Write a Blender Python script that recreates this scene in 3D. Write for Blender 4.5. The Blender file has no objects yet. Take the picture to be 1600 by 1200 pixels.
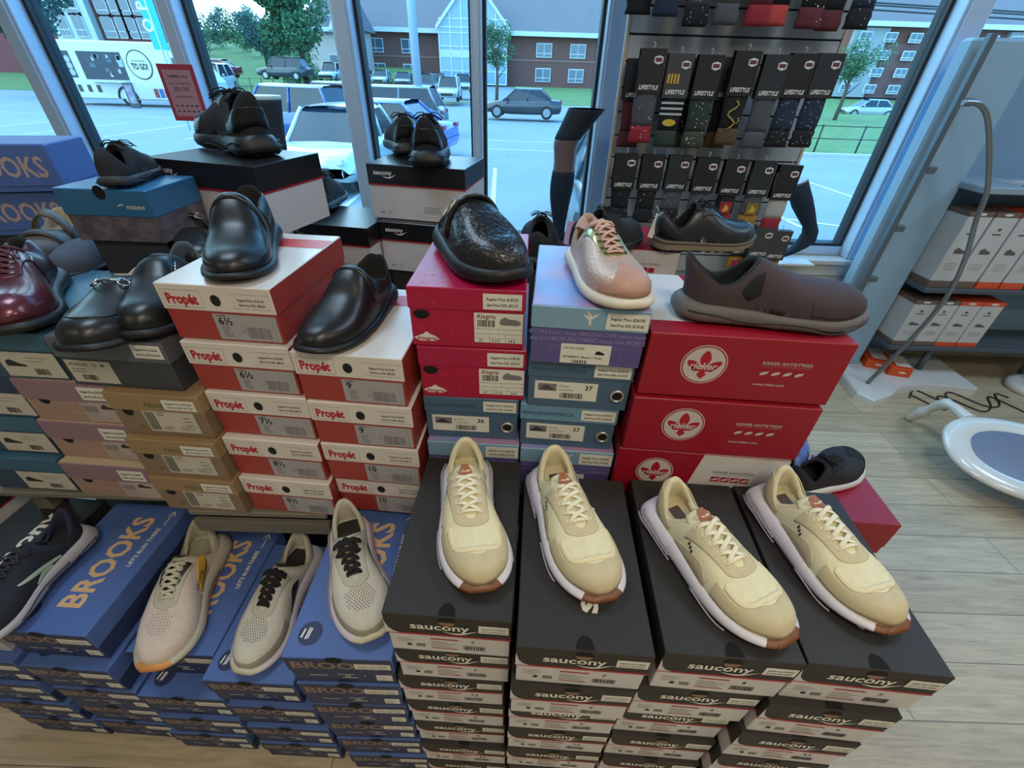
import bpy, math, random
from mathutils import Vector, Matrix
R = math.radians
SC = bpy.context.scene
COL = SC.collection
# ------------------------------------------------------------ camera
H = 1.5; FPX = 680.0; PITCH = R(35.6); ROLL = math.atan2(30, 950)
_f = Vector((0, math.cos(PITCH), -math.sin(PITCH))); _r = Vector((1, 0, 0)); _u = _r.cross(_f)
cx = _r*math.cos(ROLL) + _u*math.sin(ROLL); cy = -_r*math.sin(ROLL) + _u*math.cos(ROLL)
cam = bpy.data.cameras.new('camera'); cam.sensor_width = 36; cam.lens = 36*FPX/1600; cam.clip_start = .02; cam.clip_end = 2000
camo = bpy.data.objects.new('camera', cam); COL.objects.link(camo)
mt = Matrix((cx, cy, -_f)).transposed().to_4x4(); mt.translation = (0, 0, H); camo.matrix_world = mt
SC.camera = camo
def ray(px, py):
    u = px-800; v = py-600
    return _f*FPX + cx*u - cy*v
def atz(px, py, z):
    "the point at height z seen at this place of the photograph"
    d = ray(px, py); t = (z-H)/d.z; return Vector((d.x*t, d.y*t, z))
def aty(px, py, Y):
    "the point on the wall plane y=Y"
    d = ray(px, py); t = Y/d.y; return Vector((d.x*t, Y, H+d.z*t))
# ------------------------------------------------------------ exposure, world
SC.view_settings.view_transform = 'Standard'; SC.view_settings.look = 'None'
SC.view_settings.exposure = 0.36; SC.view_settings.gamma = 1; SC.view_settings.use_curve_mapping = False
SC.cycles.max_bounces = 6; SC.cycles.transparent_max_bounces = 12; SC.cycles.caustics_reflective = False; SC.cycles.caustics_refractive = False
SC.cycles.sample_clamp_indirect = 6
w = bpy.data.worlds.new('sky'); SC.world = w; w.use_nodes = True
nt = w.node_tree; nt.nodes.clear()
def N(t, **k):
    n = nt.nodes.new(t)
    for a, b in k.items(): setattr(n, a, b)
    return n
tc = N('ShaderNodeTexCoord'); sep = N('ShaderNodeSeparateXYZ'); nt.links.new(tc.outputs['Generated'], sep.inputs[0])
mr = N('ShaderNodeMapRange'); mr.inputs[1].default_value = -.05; mr.inputs[2].default_value = .5
nt.links.new(sep.outputs[2], mr.inputs[0])
cr = N('ShaderNodeValToRGB'); e = cr.color_ramp.elements
e[0].position = 0; e[0].color = (.62, .80, .95, 1); e[1].position = 1; e[1].color = (.16, .42, .80, 1)
nt.links.new(mr.outputs[0], cr.inputs[0])
mp = N('ShaderNodeMapping'); mp.inputs['Scale'].default_value = (1.6, 1.6, 5)
nt.links.new(tc.outputs['Generated'], mp.inputs[0])
no = N('ShaderNodeTexNoise'); no.inputs['Scale'].default_value = 2.2; no.inputs['Detail'].default_value = 7; no.inputs['Roughness'].default_value = .55
nt.links.new(mp.outputs[0], no.inputs['Vector'])
# the cloud deck thickens to the left of the view
mx = N('ShaderNodeMath', operation='MULTIPLY_ADD'); mx.inputs[1].default_value = -.38
nt.links.new(sep.outputs[0], mx.inputs[0]); nt.links.new(no.outputs[0], mx.inputs[2])
c2 = N('ShaderNodeValToRGB'); c2.color_ramp.elements[0].position = .47; c2.color_ramp.elements[1].position = .68
nt.links.new(mx.outputs[0], c2.inputs[0])
mix = N('ShaderNodeMixRGB'); mix.inputs[2].default_value = (1.15, 1.2, 1.2, 1)
nt.links.new(c2.outputs[0], mix.inputs[0]); nt.links.new(cr.outputs[0], mix.inputs[1])
bg = N('ShaderNodeBackground'); bg.inputs[1].default_value = 4.0
nt.links.new(mix.outputs[0], bg.inputs[0])
ow = N('ShaderNodeOutputWorld'); nt.links.new(bg.outputs[0], ow.inputs[0])
w.cycles.sampling_method = 'MANUAL'; w.cycles.sample_map_resolution = 256
# ------------------------------------------------------------ unseen shop ceiling lights, the window-side ones tinted blue for effect
def area(name, loc, sx, sy, power, col, rot=(0, 0, 0)):
    l = bpy.data.lights.new(name, 'AREA'); l.shape = 'RECTANGLE'; l.size = sx; l.size_y = sy; l.energy = power; l.color = col
    o = bpy.data.objects.new(name, l); o.location = loc; o.rotation_euler = rot; COL.objects.link(o); return o
WARM = (1, .86, .66)
for k, (x, y, p) in enumerate([(-1.9, -1.0, 6), (.35, -.75, 20), (2.4, -.9, 15), (-1.0, 1.0, 14), (1.5, 1.0, 13), (-2.2, -2.6, 6), (1.0, -2.6, 14), (3.4, 1.2, 16)]):
    area('ceiling_or_fill_light', (x, y, 2.93), .6, .6, p, WARM if y < .5 else (.60, .80, 1))  # window-side lamps tinted blue and boosted to imitate a bluish veil
pt = area('window_daylight', (0, 2.66, 1.75), 6.8, 2.0, 10, (.4, .72, 1), (R(-90), 0, 0)); pt.data.cycles.is_portal = True
# ------------------------------------------------------------ materials
def lin(c):
    if isinstance(c, str):
        c = tuple(int(c[i:i+2], 16)/255 for i in (0, 2, 4))
        c = tuple(x/12.92 if x <= .04045 else ((x+.055)/1.055)**2.4 for x in c)
    return (*c[:3], 1)
MATS = {}
def M(name, col, rough=.6, metal=0., nz=None, bump=None, coat=0., spec=.5, wave=None, emit=None):
    """procedural principled: nz=(scale, amount, colour2) mottles the colour, bump=(scale, strength)"""
    if name in MATS: return MATS[name]
    m = bpy.data.materials.new(name); m.use_nodes = True; t = m.node_tree; b = t.nodes['Principled BSDF']
    b.inputs['Base Color'].default_value = lin(col); b.inputs['Roughness'].default_value = rough; b.inputs['Metallic'].default_value = metal
    b.inputs['Coat Weight'].default_value = coat; b.inputs['Specular IOR Level'].default_value = spec
    tcn = t.nodes.new('ShaderNodeTexCoord')
    if nz is None: nz = (60, .06, None)
    n = t.nodes.new('ShaderNodeTexNoise'); n.inputs['Scale'].default_value = nz[0]; n.inputs['Detail'].default_value = 4
    t.links.new(tcn.outputs['Object'], n.inputs['Vector'])
    mm = t.nodes.new('ShaderNodeMixRGB'); c = lin(col)
    mm.inputs[1].default_value = c
    mm.inputs[2].default_value = lin(nz[2]) if nz[2] else (c[0]*.72, c[1]*.72, c[2]*.72, 1)
    rr = t.nodes.new('ShaderNodeMapRange'); rr.inputs[1].default_value = .35; rr.inputs[2].default_value = .65; rr.inputs[4].default_value = min(1, nz[1]*2)
    t.links.new(n.outputs[0], rr.inputs[0]); t.links.new(rr.outputs[0], mm.inputs[0]); t.links.new(mm.outputs[0], b.inputs['Base Color'])
    if bump:
        bp = t.nodes.new('ShaderNodeBump'); bp.inputs['Strength'].default_value = bump[1]; bp.inputs['Distance'].default_value = .002 if len(bump) < 3 else bump[2]
        if wave:
            v = t.nodes.new('ShaderNodeTexVoronoi'); v.inputs['Scale'].default_value = bump[0]
        else:
            v = t.nodes.new('ShaderNodeTexNoise'); v.inputs['Scale'].default_value = bump[0]; v.inputs['Detail'].default_value = 3
        t.links.new(tcn.outputs['Object'], v.inputs['Vector']); t.links.new(v.outputs[0], bp.inputs['Height']); t.links.new(bp.outputs[0], b.inputs['Normal'])
    if emit:
        b.inputs['Emission Color'].default_value = lin(emit[0]); b.inputs['Emission Strength'].default_value = emit[1]
    MATS[name] = m; return m
def card(name, col, rough=.45, **k): return M(name, col, rough, nz=(9, .07, None), bump=(25, .08), **k)
def leather(name, col, rough=.28, **k): return M(name, col, rough, nz=(30, .15, None), bump=(260, .25, .0006), **k)
def fabric(name, col, rough=.9, **k): return M(name, col, rough, nz=(90, .12, None), bump=(700, .5, .0008), **k)
# ------------------------------------------------------------ mesh builder
_TX = {}
def text_mesh(s, bold=.012, shear=0.):
    k = (s, bold, shear)
    if k in _TX: return _TX[k]
    cu = bpy.data.curves.new('lettering', 'FONT'); cu.body = s; cu.size = 1; cu.resolution_u = 2; cu.offset = bold; cu.shear = shear
    o = bpy.data.objects.new('lettering', cu); COL.objects.link(o)
    me = bpy.data.meshes.new_from_object(o)
    vs = [tuple(v.co) for v in me.vertices]; fs = [tuple(p.vertices) for p in me.polygons]
    bpy.data.objects.remove(o); bpy.data.curves.remove(cu); bpy.data.meshes.remove(me)
    xs = [v[0] for v in vs] or [0, 1]; x0, x1 = min(xs), max(xs)
    ys = [v[1] for v in vs] or [0, 1]; y0, y1 = min(ys), max(ys)
    _TX[k] = (vs, fs, x0, x1, y0, y1); return _TX[k]
class MB:
    def __init__(s): s.v = []; s.f = []; s.m = []; s.s = []
    def add(s, vs, fs, m=0, sm=False):
        o = len(s.v); s.v += [tuple(v) for v in vs]
        for i, f in enumerate(fs):
            s.f.append(tuple(o+k for k in f)); s.m.append(m[i] if isinstance(m, list) else m); s.s.append(sm)
        return s
    def quad(s, a, b, c, d, m=0): return s.add([a, b, c, d], [(0, 1, 2, 3)], m)
    def poly(s, pts, m=0): return s.add(pts, [tuple(range(len(pts)))], m)
    def box(s, x0, x1, y0, y1, z0, z1, m=0, c=0.):
        if c <= 0:
            v = [(x0, y0, z0), (x1, y0, z0), (x1, y1, z0), (x0, y1, z0), (x0, y0, z1), (x1, y0, z1), (x1, y1, z1), (x0, y1, z1)]
            return s.add(v, [(0, 3, 2, 1), (4, 5, 6, 7), (0, 1, 5, 4), (1, 2, 6, 5), (2, 3, 7, 6), (3, 0, 4, 7)], m)
        def ring(i, z):
            a0, a1, b0, b1 = x0+i, x1-i, y0+i, y1-i; k = c*.9
            return [(a0+k, b0, z), (a1-k, b0, z), (a1, b0+k, z), (a1, b1-k, z), (a1-k, b1, z), (a0+k, b1, z), (a0, b1-k, z), (a0, b0+k, z)]
        return s.loft([ring(c, z0), ring(0, z0+c), ring(0, z1-c), ring(c, z1)], m, True, True, False)
    def loft(s, rings, m=0, cap0=False, cap1=False, sm=True, closed=True):
        n = len(rings[0]); vs = [p for r in rings for p in r]; fs = []
        for i in range(len(rings)-1):
            for j in range(n if closed else n-1):
                k = (j+1) % n; fs.append((i*n+j, i*n+k, (i+1)*n+k, (i+1)*n+j))
        mm = m
        if isinstance(m, list): mm = [m[i] for i in range(len(rings)-1) for j in range(n if closed else n-1)]
        s.add(vs, fs, mm, sm)
        o = len(s.v)-len(vs)
        for c, i in ((cap0, 0), (cap1, len(rings)-1)):
            if c:
                idx = tuple(o+i*n+j for j in range(n)); s.f.append(idx[::-1] if i == 0 else idx)
                s.m.append((m[0] if i == 0 else m[-1]) if isinstance(m, list) else m); s.s.append(False)
        return s
    def tube(s, pts, r, m=0, seg=8, flat=1., up=None, caps=True, sm=True, closed=False):
        "round or flattened tube along points; r may be a list; flat = height/width"
        P = [Vector(p) for p in pts]; n = len(P); rings = []
        side = None
        for i, p in enumerate(P):
            if closed: t = P[(i+1) % n]-P[(i-1) % n]
            else: t = P[min(i+1, n-1)]-P[max(i-1, 0)]
            t.normalize()
            if up is not None:
                u = Vector(up[i] if isinstance(up, list) else up); sd = t.cross(u)
            else:
                if side is None:
                    a = Vector((0, 0, 1)) if abs(t.z) < .9 else Vector((1, 0, 0)); sd = t.cross(a)
                else: sd = side-t*side.dot(t)
            if sd.length < 1e-6: sd = t.orthogonal()
            sd.normalize(); side = sd; u = sd.cross(t)
            ri = r[i] if isinstance(r, (list, tuple)) else r
            rings.append([p+sd*(ri*math.cos(2*math.pi*k/seg))+u*(ri*flat*math.sin(2*math.pi*k/seg)) for k in range(seg)])
        if closed: rings.append(rings[0]); caps = False
        return s.loft(rings, m, caps, caps, sm)
    def disc(s, c, r, n=(0, 0, 1), m=0, seg=24, ry=None, xd=None):
        n = Vector(n).normalized(); a = Vector(xd) if xd else n.orthogonal().normalized(); b = n.cross(a); ry = r if ry is None else ry
        c = Vector(c); return s.poly([c+a*(r*math.cos(2*math.pi*k/seg))+b*(ry*math.sin(2*math.pi*k/seg)) for k in range(seg)], m)
    def text(s, t, o, xd, yd, size, m=0, sx=1., anchor='l', bold=.012, width=None, shear=0.):
        vs, fs, x0, x1, y0, y1 = text_mesh(t, bold, shear)
        if width: sx = width/((x1-x0)*size)
        o = Vector(o); xd = Vector(xd)*size*sx; yd = Vector(yd)*size
        dx = {'l': x0, 'c': (x0+x1)/2, 'r': x1}[anchor]
        return s.add([o+xd*(v[0]-dx)+yd*v[1] for v in vs], fs, m)
    def xf(s, mat):
        s.v = [tuple(mat @ Vector(v)) for v in s.v]; return s
    def mesh(s, name, mats):
        me = bpy.data.meshes.new(name); me.from_pydata(s.v, [], s.f)
        for m in mats: me.materials.append(m)
        me.polygons.foreach_set('material_index', s.m); me.polygons.foreach_set('use_smooth', s.s); me.update(); return me
    def build(s, name, mats, parent=None, **k): return obj(name, s.mesh(name, mats if isinstance(mats, (list, tuple)) else [mats]), parent, **k)
def obj(name, me, parent=None, loc=None, rot=None):
    o = bpy.data.objects.new(name, me); COL.objects.link(o)
    if parent: o.parent = parent
    if loc is not None: o.location = loc
    if rot is not None: o.rotation_euler = rot
    return o
def tag(o, label=None, cat=None, group=None, kind=None):
    if label: o['label'] = label
    if cat: o['category'] = cat
    if group: o['group'] = group
    if kind: o['kind'] = kind
    return o
def thing(name, label, cat, loc=(0, 0, 0), rotz=0., group=None, rot=None):
    o = bpy.data.objects.new(name, None); COL.objects.link(o); o.empty_display_size = .05
    o.location = loc; o.rotation_euler = rot if rot else (0, 0, rotz)
    return tag(o, label, cat, group)
def struct(name, mb, mats, label=None):
    o = mb.build(name, mats); o['kind'] = 'structure'
    if label: o['label'] = label
    return o
def catmull(cp, x):
    if x <= cp[0][0]: return cp[0][1]
    if x >= cp[-1][0]: return cp[-1][1]
    for i in range(len(cp)-1):
        if cp[i][0] <= x <= cp[i+1][0]: break
    x0, y0 = cp[i]; x1, y1 = cp[i+1]; h = x1-x0; t = (x-x0)/h
    def sl(k):
        if k <= 0 or k >= len(cp)-1:
            a, b = (0, 1) if k <= 0 else (len(cp)-2, len(cp)-1)
            return (cp[b][1]-cp[a][1])/(cp[b][0]-cp[a][0])
        return (cp[k+1][1]-cp[k-1][1])/(cp[k+1][0]-cp[k-1][0])
    m0 = sl(i)*h; m1 = sl(i+1)*h
    return (2*t**3-3*t*t+1)*y0+(t**3-2*t*t+t)*m0+(-2*t**3+3*t*t)*y1+(t**3-t*t)*m1
def sstep(a, b, x):
    t = max(0, min(1, (x-a)/(b-a))); return t*t*(3-2*t)
WHITE = card('white_card', 'd8d6cf'); BLACK = card('black_card', '0f0f10'); INK = M('black_ink', '151515', .7)
GREYINK = M('grey_ink', '77767a', .7); PAPER = M('sticker_paper', 'dcdcd4', .5); HOLE = M('dark_hole', '08080a', .9)
# ------------------------------------------------------------ shoe boxes
X, Y_, Z = (1, 0, 0), (0, 1, 0), (0, 0, 1)
E_ = .0004
class Kind: pass
KINDS = {}
def barcode(mb, x, z, w, h, y, m, seed=1):
    r = random.Random(seed); t = x
    while t < x+w:
        d = r.choice((.0007, .0012, .002)); mb.quad((t, y, z), (min(t+d, x+w), y, z), (min(t+d, x+w), y, z+h), (t, y, z+h), m); t += d+r.choice((.0008, .0013))
def fquad(mb, x0, x1, z0, z1, y, m): mb.quad((x0, y, z0), (x1, y, z0), (x1, y, z1), (x0, y, z1), m)
def price(y, x0, x1, z0, z1, reg, sale):
    mb = MB(); mb.box(x0, x1, y-.0006, y, z0, z1, 0)
    s = (z1-z0)*.26; yy = y-.0009
    mb.text('Regular Price: '+reg, ((x0+x1)/2, yy, z0+(z1-z0)*.58), X, Z, s, 1, anchor='c', width=(x1-x0)*.8)
    mb.text('Sale Price 50%: '+sale, ((x0+x1)/2, yy, z0+(z1-z0)*.2), X, Z, s, 1, anchor='c', width=(x1-x0)*.8)
    return ('price_sticker', mb, [PAPER, INK])
def lines(mb, x, z, n, w, dz, y, m, h=.0012):
    r = random.Random(int(x*1e4)+n)
    for i in range(n): fquad(mb, x, x+w*r.uniform(.6, 1), z-i*dz, z-i*dz+h, y, m)
def hole(mb, x, z, rx, rz, y, m): mb.disc((x, y, z), rx, (0, -1, 0), m, 20, rz, xd=(1, 0, 0))
def ring_(mb, x, z, r0, r1, y, m, a=1.):
    for k in range(24):
        p = 2*math.pi*k/24; q = 2*math.pi*(k+1)/24
        mb.quad(*[(x+r*math.cos(t)*a, y, z+r*math.sin(t)) for r, t in ((r0, p), (r1, p), (r1, q), (r0, q))], m)
def swoosh(mb, x, z, w, y, m):
    "crescent tail with dots under the lettering"
    n = 10; top = []; bot = []
    for i in range(n+1):
        t = i/n; zx = x+w*t; c = -.075*w*math.sin(math.pi*min(1, t*1.35)) + (max(0, t-.62)**1.3)*.42*w
        top.append((zx, y, z+c)); bot.append((zx, y, z+c-.075*w*math.sin(math.pi*min(1, t*1.02))))
    for i in range(n): mb.quad(bot[i], bot[i+1], top[i+1], top[i], m)
def define(key):
    k = Kind(); parts = []; t = key[0]; k.w, k.l, k.h = .196, .325, .118
    body, lid = MB(), MB()
    if t == 'saucony':
        k.h = .1185; w, l, h = k.w, k.l, k.h; yf = -l/2-E_
        cb = [card('pale_grey_card', 'cbc9cb'), card('black_lid_card', '262320', .6), card('red_card_edge', 'a31d2a'), M('logo_white', 'e4e2da', .6), GREYINK, INK, HOLE, M('brown_tissue', '8a6a52')]
        body.box(-w/2+.002, w/2-.002, -l/2+.002, l/2-.002, 0, h-.003, 0, .001)
        y = -l/2+.002-E_
        lines(body, -.085, .04, 3, .03, .006, y, 4); hole(body, -.066, .02, .004, .004, y, 5); fquad(body, -.055, -.04, .015, .025, y, 4)
        fquad(body, -.03, .015, .042, .046, y, 5 if len(key) < 2 else 2); lines(body, -.03, .034, 4, .042, .005, y, 4); fquad(body, -.03, .012, .012, .0145, y, 2)
        body.text(key[1] if len(key) > 1 else '7', (.035, y, .036), X, Z, .012, 5); barcode(body, .022, .014, .035, .014, y, 5, 3)
        lid.box(-w/2, w/2, -l/2, l/2, .062, h, 1, .0012)
        lid.box(-w/2-.0002, w/2+.0002, -l/2-.0002, l/2+.0002, .0585, .0622, 2)
        # pale corner where the sleeve rounds off at the left of the front
        lid.poly([(-w/2-.0002, yf, .062), (-w/2+.022, yf, .062), (-w/2+.012, yf, .067), (-w/2+.005, yf, .077), (-w/2+.001, yf, .094), (-w/2-.0002, yf, .1)], 0)
        lid.text('saucony', (-.012, yf-E_, .080), X, Z, .026, 3, width=.092, anchor='c', bold=.02); swoosh(lid, -.01, .077, .058, yf-E_, 3)
        lid.text('saucony', (.022, -l/2+.055, h+E_), Y_, (-1, 0, 0), .05, 3, width=.22, bold=.03)
        hole(lid, .0, .105, .0135, .013, yf-E_*.5, 6)
        lid.poly([(.0135*math.cos(a), -l/2+.002+.02*math.sin(a), h+E_) for a in [math.pi*i/14 for i in range(15)]], 6)
        lid.poly([(.0125*math.cos(a), yf-E_*1.2, .1045+.011*math.sin(a)) for a in [math.pi*(1+i/14) for i in range(15)]], 7)
        parts = [price(yf, .048, .094, .08, .101, '$180.00', '$90.00')]
        k.parts = [('box_body', body, cb), ('lid', lid, cb)]+parts
    elif t == 'saucony_side':   # the same box lying with its long side to the front
        k.w, k.l, k.h = .325, .24, .165; w, l, h = k.w, k.l, k.h; yf = -l/2-E_
        cb = [card('pale_grey_card', 'cbc9cb'), card('glossy_black_lid_card', '1c1c1e', .3), card('red_card_edge', 'a31d2a'), M('logo_white', 'e4e2da', .6), GREYINK]
        body.box(-w/2+.002, w/2-.002, -l/2+.002, l/2-.002, 0, h-.003, 0, .001)
        for i in range(4): fquad(body, .02, .075, .043-i*.0055, .0445-i*.0055, -l/2+.0015, 4)
        ring_(body, -.10, .02, .004, .0055, -l/2+.0015, 4); ring_(body, .0, .02, .005, .006, -l/2+.0015, 4)
        fquad(body, -.135, -.118, .018, .021, -l/2+.0015, 4)
        for a in (.02, .075): 
            for q in ((a, a+.045, .0125, .0132), (a, a+.045, .0272, .028), (a, a+.0007, .0125, .028), (a+.0445, a+.045, .0125, .028)): fquad(body, *q, -l/2+.0015, 4)
        lid.box(-w/2, w/2, -l/2, l/2, h-.058, h, 1, .0012); lid.box(-w/2-.0002, w/2+.0002, -l/2-.0002, l/2+.0002, h-.062, h-.0578, 2)
        lid.text('saucony', (-w/2+.022, yf-E_, h-.03), X, Z, .019, 3, width=.062, bold=.02); swoosh(lid, -w/2+.05, h-.033, .05, yf-E_, 3)
        k.parts = [('box_body', body, cb), ('lid', lid, cb)]
    elif t == 'brooks':
        k.w, k.l, k.h = .198, .33, .1055; w, l, h = k.w, k.l, k.h; yf = -l/2-E_
        blue = card('royal_blue_card', '4c68a6', .55); dark = card('deep_blue_card', '28335a', .55); gold = M('gold_print', 'd2ad80', .6); wt = M('logo_white', 'e4e2da', .6)
        gd = M('dull_gold_print', '8a7466', .6)
        mats = [blue, dark, gold, wt, HOLE, gd, GREYINK, M('fine_gold_line', '8c7f94', .6), PAPER]
        body.box(-w/2+.002, w/2-.002, -l/2+.002, l/2-.002, 0, h-.003, 1, .001); y = -l/2+.002-E_
        fquad(body, -.065, -.03, .03, .032, y, 8); fquad(body, -.012, .02, .036, .038, y, 8); fquad(body, -.005, .025, .022, .0245, y, 8)
        body.text(key[1] if len(key) > 1 else '10', (.003, y, .0265), X, Z, .011, 8); fquad(body, .037, .04, .03, .033, y, 8)
        lid.box(-w/2, w/2, -l/2, l/2, .052, h, 0, .0015); fquad(lid, -w/2+.0015, w/2-.0015, .053, h-.0015, yf, 1)
        lid.text('BROOKS', (-.088, yf-E_, .066), X, Z, .036, 5, width=.165, bold=.03)
        hole(lid, -.005, h-.003, .016, .011, yf-2*E_, 4)
        # long lettering on the top, fine outlines around it
        zt = h+E_
        lid.text('BROOKS', (.038, -l/2+.055, zt), Y_, (-1, 0, 0), .072, 2, width=.235, bold=.028)
        lid.text("LET'S RUN THERE", (.072, -.01, zt), Y_, (-1, 0, 0), .014, 3, width=.105, bold=.02)
        for p in ([(.072, .104), (.072, .145)], [(.062, .133), (.072, .147), (.082, .133)]):
            for a, b in zip(p, p[1:]):
                dx, dy = b[0]-a[0], b[1]-a[1]; n = math.hypot(dx, dy); ox, oy = -dy/n*.001, dx/n*.001
                lid.quad((a[0]-ox, a[1]-oy, zt), (b[0]-ox, b[1]-oy, zt), (b[0]+ox, b[1]+oy, zt), (a[0]+ox, a[1]+oy, zt), 3)
        for p in ([(.05, -.12), (.055, -.02), (.05, .02), (-.03, -.02), (-.045, -.03)], [(.06, -.085), (.088, -.045)], [(.066, -.095), (.088, -.06)], [(-.03, .05), (-.045, .13)], [(-.02, -.02), (-.04, .15)]):
            for a, b in zip(p, p[1:]):
                dx, dy = b[0]-a[0], b[1]-a[1]; n = math.hypot(dx, dy); ox, oy = -dy/n*.0004, dx/n*.0004
                lid.quad((a[0]-ox, a[1]-oy, zt), (b[0]-ox, b[1]-oy, zt), (b[0]+ox, b[1]+oy, zt), (a[0]+ox, a[1]+oy, zt), 7)
        lid.disc((-.062, -l/2+.042, zt-.0001), .022, Z, 1, 24); 
        for i, (a, b) in enumerate(((-.012, -.009), (-.0035, -.001), (.0005, .003))): 
            hh = (.008, .0105, .0095)[i]; lid.quad((-.066+a, -.123-hh, zt), (-.066+b, -.123-hh, zt), (-.066+b+.003, -.123+hh, zt), (-.066+a+.003, -.123+hh, zt), 3)
        ps = price(yf, .028, .094, .068, .087, '$190.00', '$190.00'); sl = MB(); sl.box(.06, .09, -l/2+.0012, -l/2+.002, .014, .036, 0); lines(sl, .063, .03, 4, .022, .005, -l/2+.001, 1)
        k.parts = [('box_body', body, mats), ('lid', lid, mats), ps, ('size_label', sl, [PAPER, GREYINK])]
    elif t == 'propet':
        k.w, k.l, k.h = .203, .29, .1065; w, l, h = k.w, k.l, k.h; yf = -l/2-E_
        red = card('brick_red_card', '9e3a34', .4); wh = card('white_lid_card', 'd9d4cf', .24); br = M('brand_red_print', 'b5202c', .6); gl = M('grey_label', 'a3a2a6', .6)
        mats = [red, wh, br, INK, gl, GREYINK, card('bright_red_card', 'c8322a', .35)]
        body.box(-w/2+.002, w/2-.002, -l/2+.002, l/2-.002, 0, h-.003, 0, .001); y = -l/2+.002-E_
        lid.box(-w/2, w/2, -l/2, l/2, .058, h, 1, .0015)
        # white flap hangs lower only at the front; the long sides are red
        lid.box(-w/2-.0003, -w/2, -l/2+.012, l/2, .058, h-.002, 0); lid.box(w/2, w/2+.0003, -l/2+.001, l/2, .058, h-.002, 0)
        fquad(lid, -w/2+.0015, w/2-.0015, .0, .0, yf, 1)
        lid.quad((-w/2+.002, .06, h+E_), (w/2-.002, .06, h+E_), (w/2-.002, .11, h+E_), (-w/2+.002, .11, h+E_), 6)
        lid.text('Propét', (-.088, yf-E_, .071), X, Z, .026, 2, width=.056, bold=.036)
        for q in ((-.094, -.024, .064, .0646), (-.094, -.024, .0955, .096), (-.094, -.0936, .064, .096), (-.0244, -.024, .064, .096)): fquad(lid, *q, yf, 5)
        hole(lid, .0, .08, .0088, .0105, yf-E_, 3)
        for q in ((.028, .098, .067, .0675), (.028, .098, .0935, .094)): fquad(lid, *q, yf, 5)
        lid.text('Regular Price: $165.00', (.063, yf-E_, .0815), X, Z, .006, 3, anchor='c', width=.046); lid.text('Sale Price 50%: $82.50', (.063, yf-E_, .0725), X, Z, .006, 3, anchor='c', width=.046)
        sl = MB(); sl.box(-.018, .096, y-.0006, y, .004, .054, 0); yy = y-.0009
        sl.text(key[1], (-.01, yy, .034), X, Z, .02, 1, bold=.02); lines(sl, -.008, .028, 5, .018, .0045, yy, 2, .0018)
        sl.text('WOMENS', (-.012, yy, .0495), X, Z, .004, 1); barcode(sl, .038, .009, .042, .022, yy, 2, 5); sl.text('S5', (.028, yy, .02), X, Z, .006, 2)
        fquad(sl, .088, .0885, .006, .05, yy, 2)
        k.parts = [('box_body', body, mats), ('lid', lid, mats), ('size_label', sl, [gl, INK, GREYINK])]
    elif t == 'alegria':
        k.w, k.l, k.h = .199, .31, .112; w, l, h = k.w, k.l, k.h; yf = -l/2-E_
        mg = card('magenta_card', 'a8103c', .4); pt_ = M('pale_magenta_print', 'c7385c', .5); mats = [mg, pt_, HOLE, PAPER, INK, card('magenta_lid_card', 'a81042', .33)]
        body.box(-w/2+.002, w/2-.002, -l/2+.002, l/2-.002, 0, h-.003, 0, .001); y = -l/2+.002-E_
        lid.box(-w/2, w/2, -l/2, l/2, h-.04, h, 5, .0015)
        r = random.Random(7)
        for i in range(46):
            g = r.choice('agero'); sz = r.uniform(.008, .015); a = r.uniform(-1, 1); c, s_ = math.cos(a), math.sin(a)
            z = r.uniform(.004, .066) if i % 2 else r.uniform(h-.037, h-.014); x = r.uniform(-.097, .085)
            (body if i % 2 else lid).text(g, (x, (y if i % 2 else yf), z), (c, 0, s_), (-s_, 0, c), sz, 1, bold=-.01)
        for i in range(60):
            a = r.uniform(0, 6.3); c, s_ = math.cos(a), math.sin(a)
            lid.text(r.choice('agero'), (r.uniform(-.09, .085), r.uniform(-.145, .14), h+E_), (c, s_, 0), (-s_, c, 0), r.uniform(.009, .015), 1, bold=-.01)
        lid.text('Alegria', (-.03, -.09, h+2*E_), X, Y_, .02, 3, bold=.02)
        for i, (x, z) in enumerate(((-.078, .061),)):
            body.poly([(x+.014*math.cos(a), y-E_, z+.003+(.011 if math.sin(a) < 0 else .006)*math.sin(a)) for a in [2*math.pi*j/20 for j in range(20)]], 2)
        bp = [(-.095, .016), (-.088, .02), (-.078, .024), (-.072, .029), (-.066, .024), (-.056, .02), (-.05, .014), (-.06, .01), (-.085, .01)]
        body.poly([(a, y-E_, b) for a, b in bp], 3); body.text('Alegria', (-.09, y-2*E_, .0125), X, Z, .009, 0, width=.036, bold=.02)
        sl = MB(); sl.box(.012, .096, y-.0006, y, .012, .069, 0); yy = y-.0009
        sl.text('Alegria', (.016, yy, .059), X, Z, .0115, 2, width=.033, bold=.01); barcode(sl, .018, .043, .03, .013, yy, 1, 9)
        for q in ((.012, .096, .0385, .039), (.012, .096, .029, .0295), (.012, .096, .021, .0214), (.038, .0384, .012, .029), (.066, .0664, .012, .029), (.054, .0544, .029, .039)): fquad(sl, *q, yy, 1)
        shoe = [(.055, .051), (.058, .058), (.065, .063), (.072, .059), (.084, .058), (.091, .055), (.093, .05), (.088, .047), (.06, .047)]
        sl.poly([(a, yy, b) for a, b in shoe], 3)
        sl.text('37', (.02, yy, .0135), X, Z, .0075, 1); sl.text('7-7.5', (.042, yy, .0135), X, Z, .0075, 1); sl.text('24.5', (.071, yy, .0135), X, Z, .0075, 1)
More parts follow.
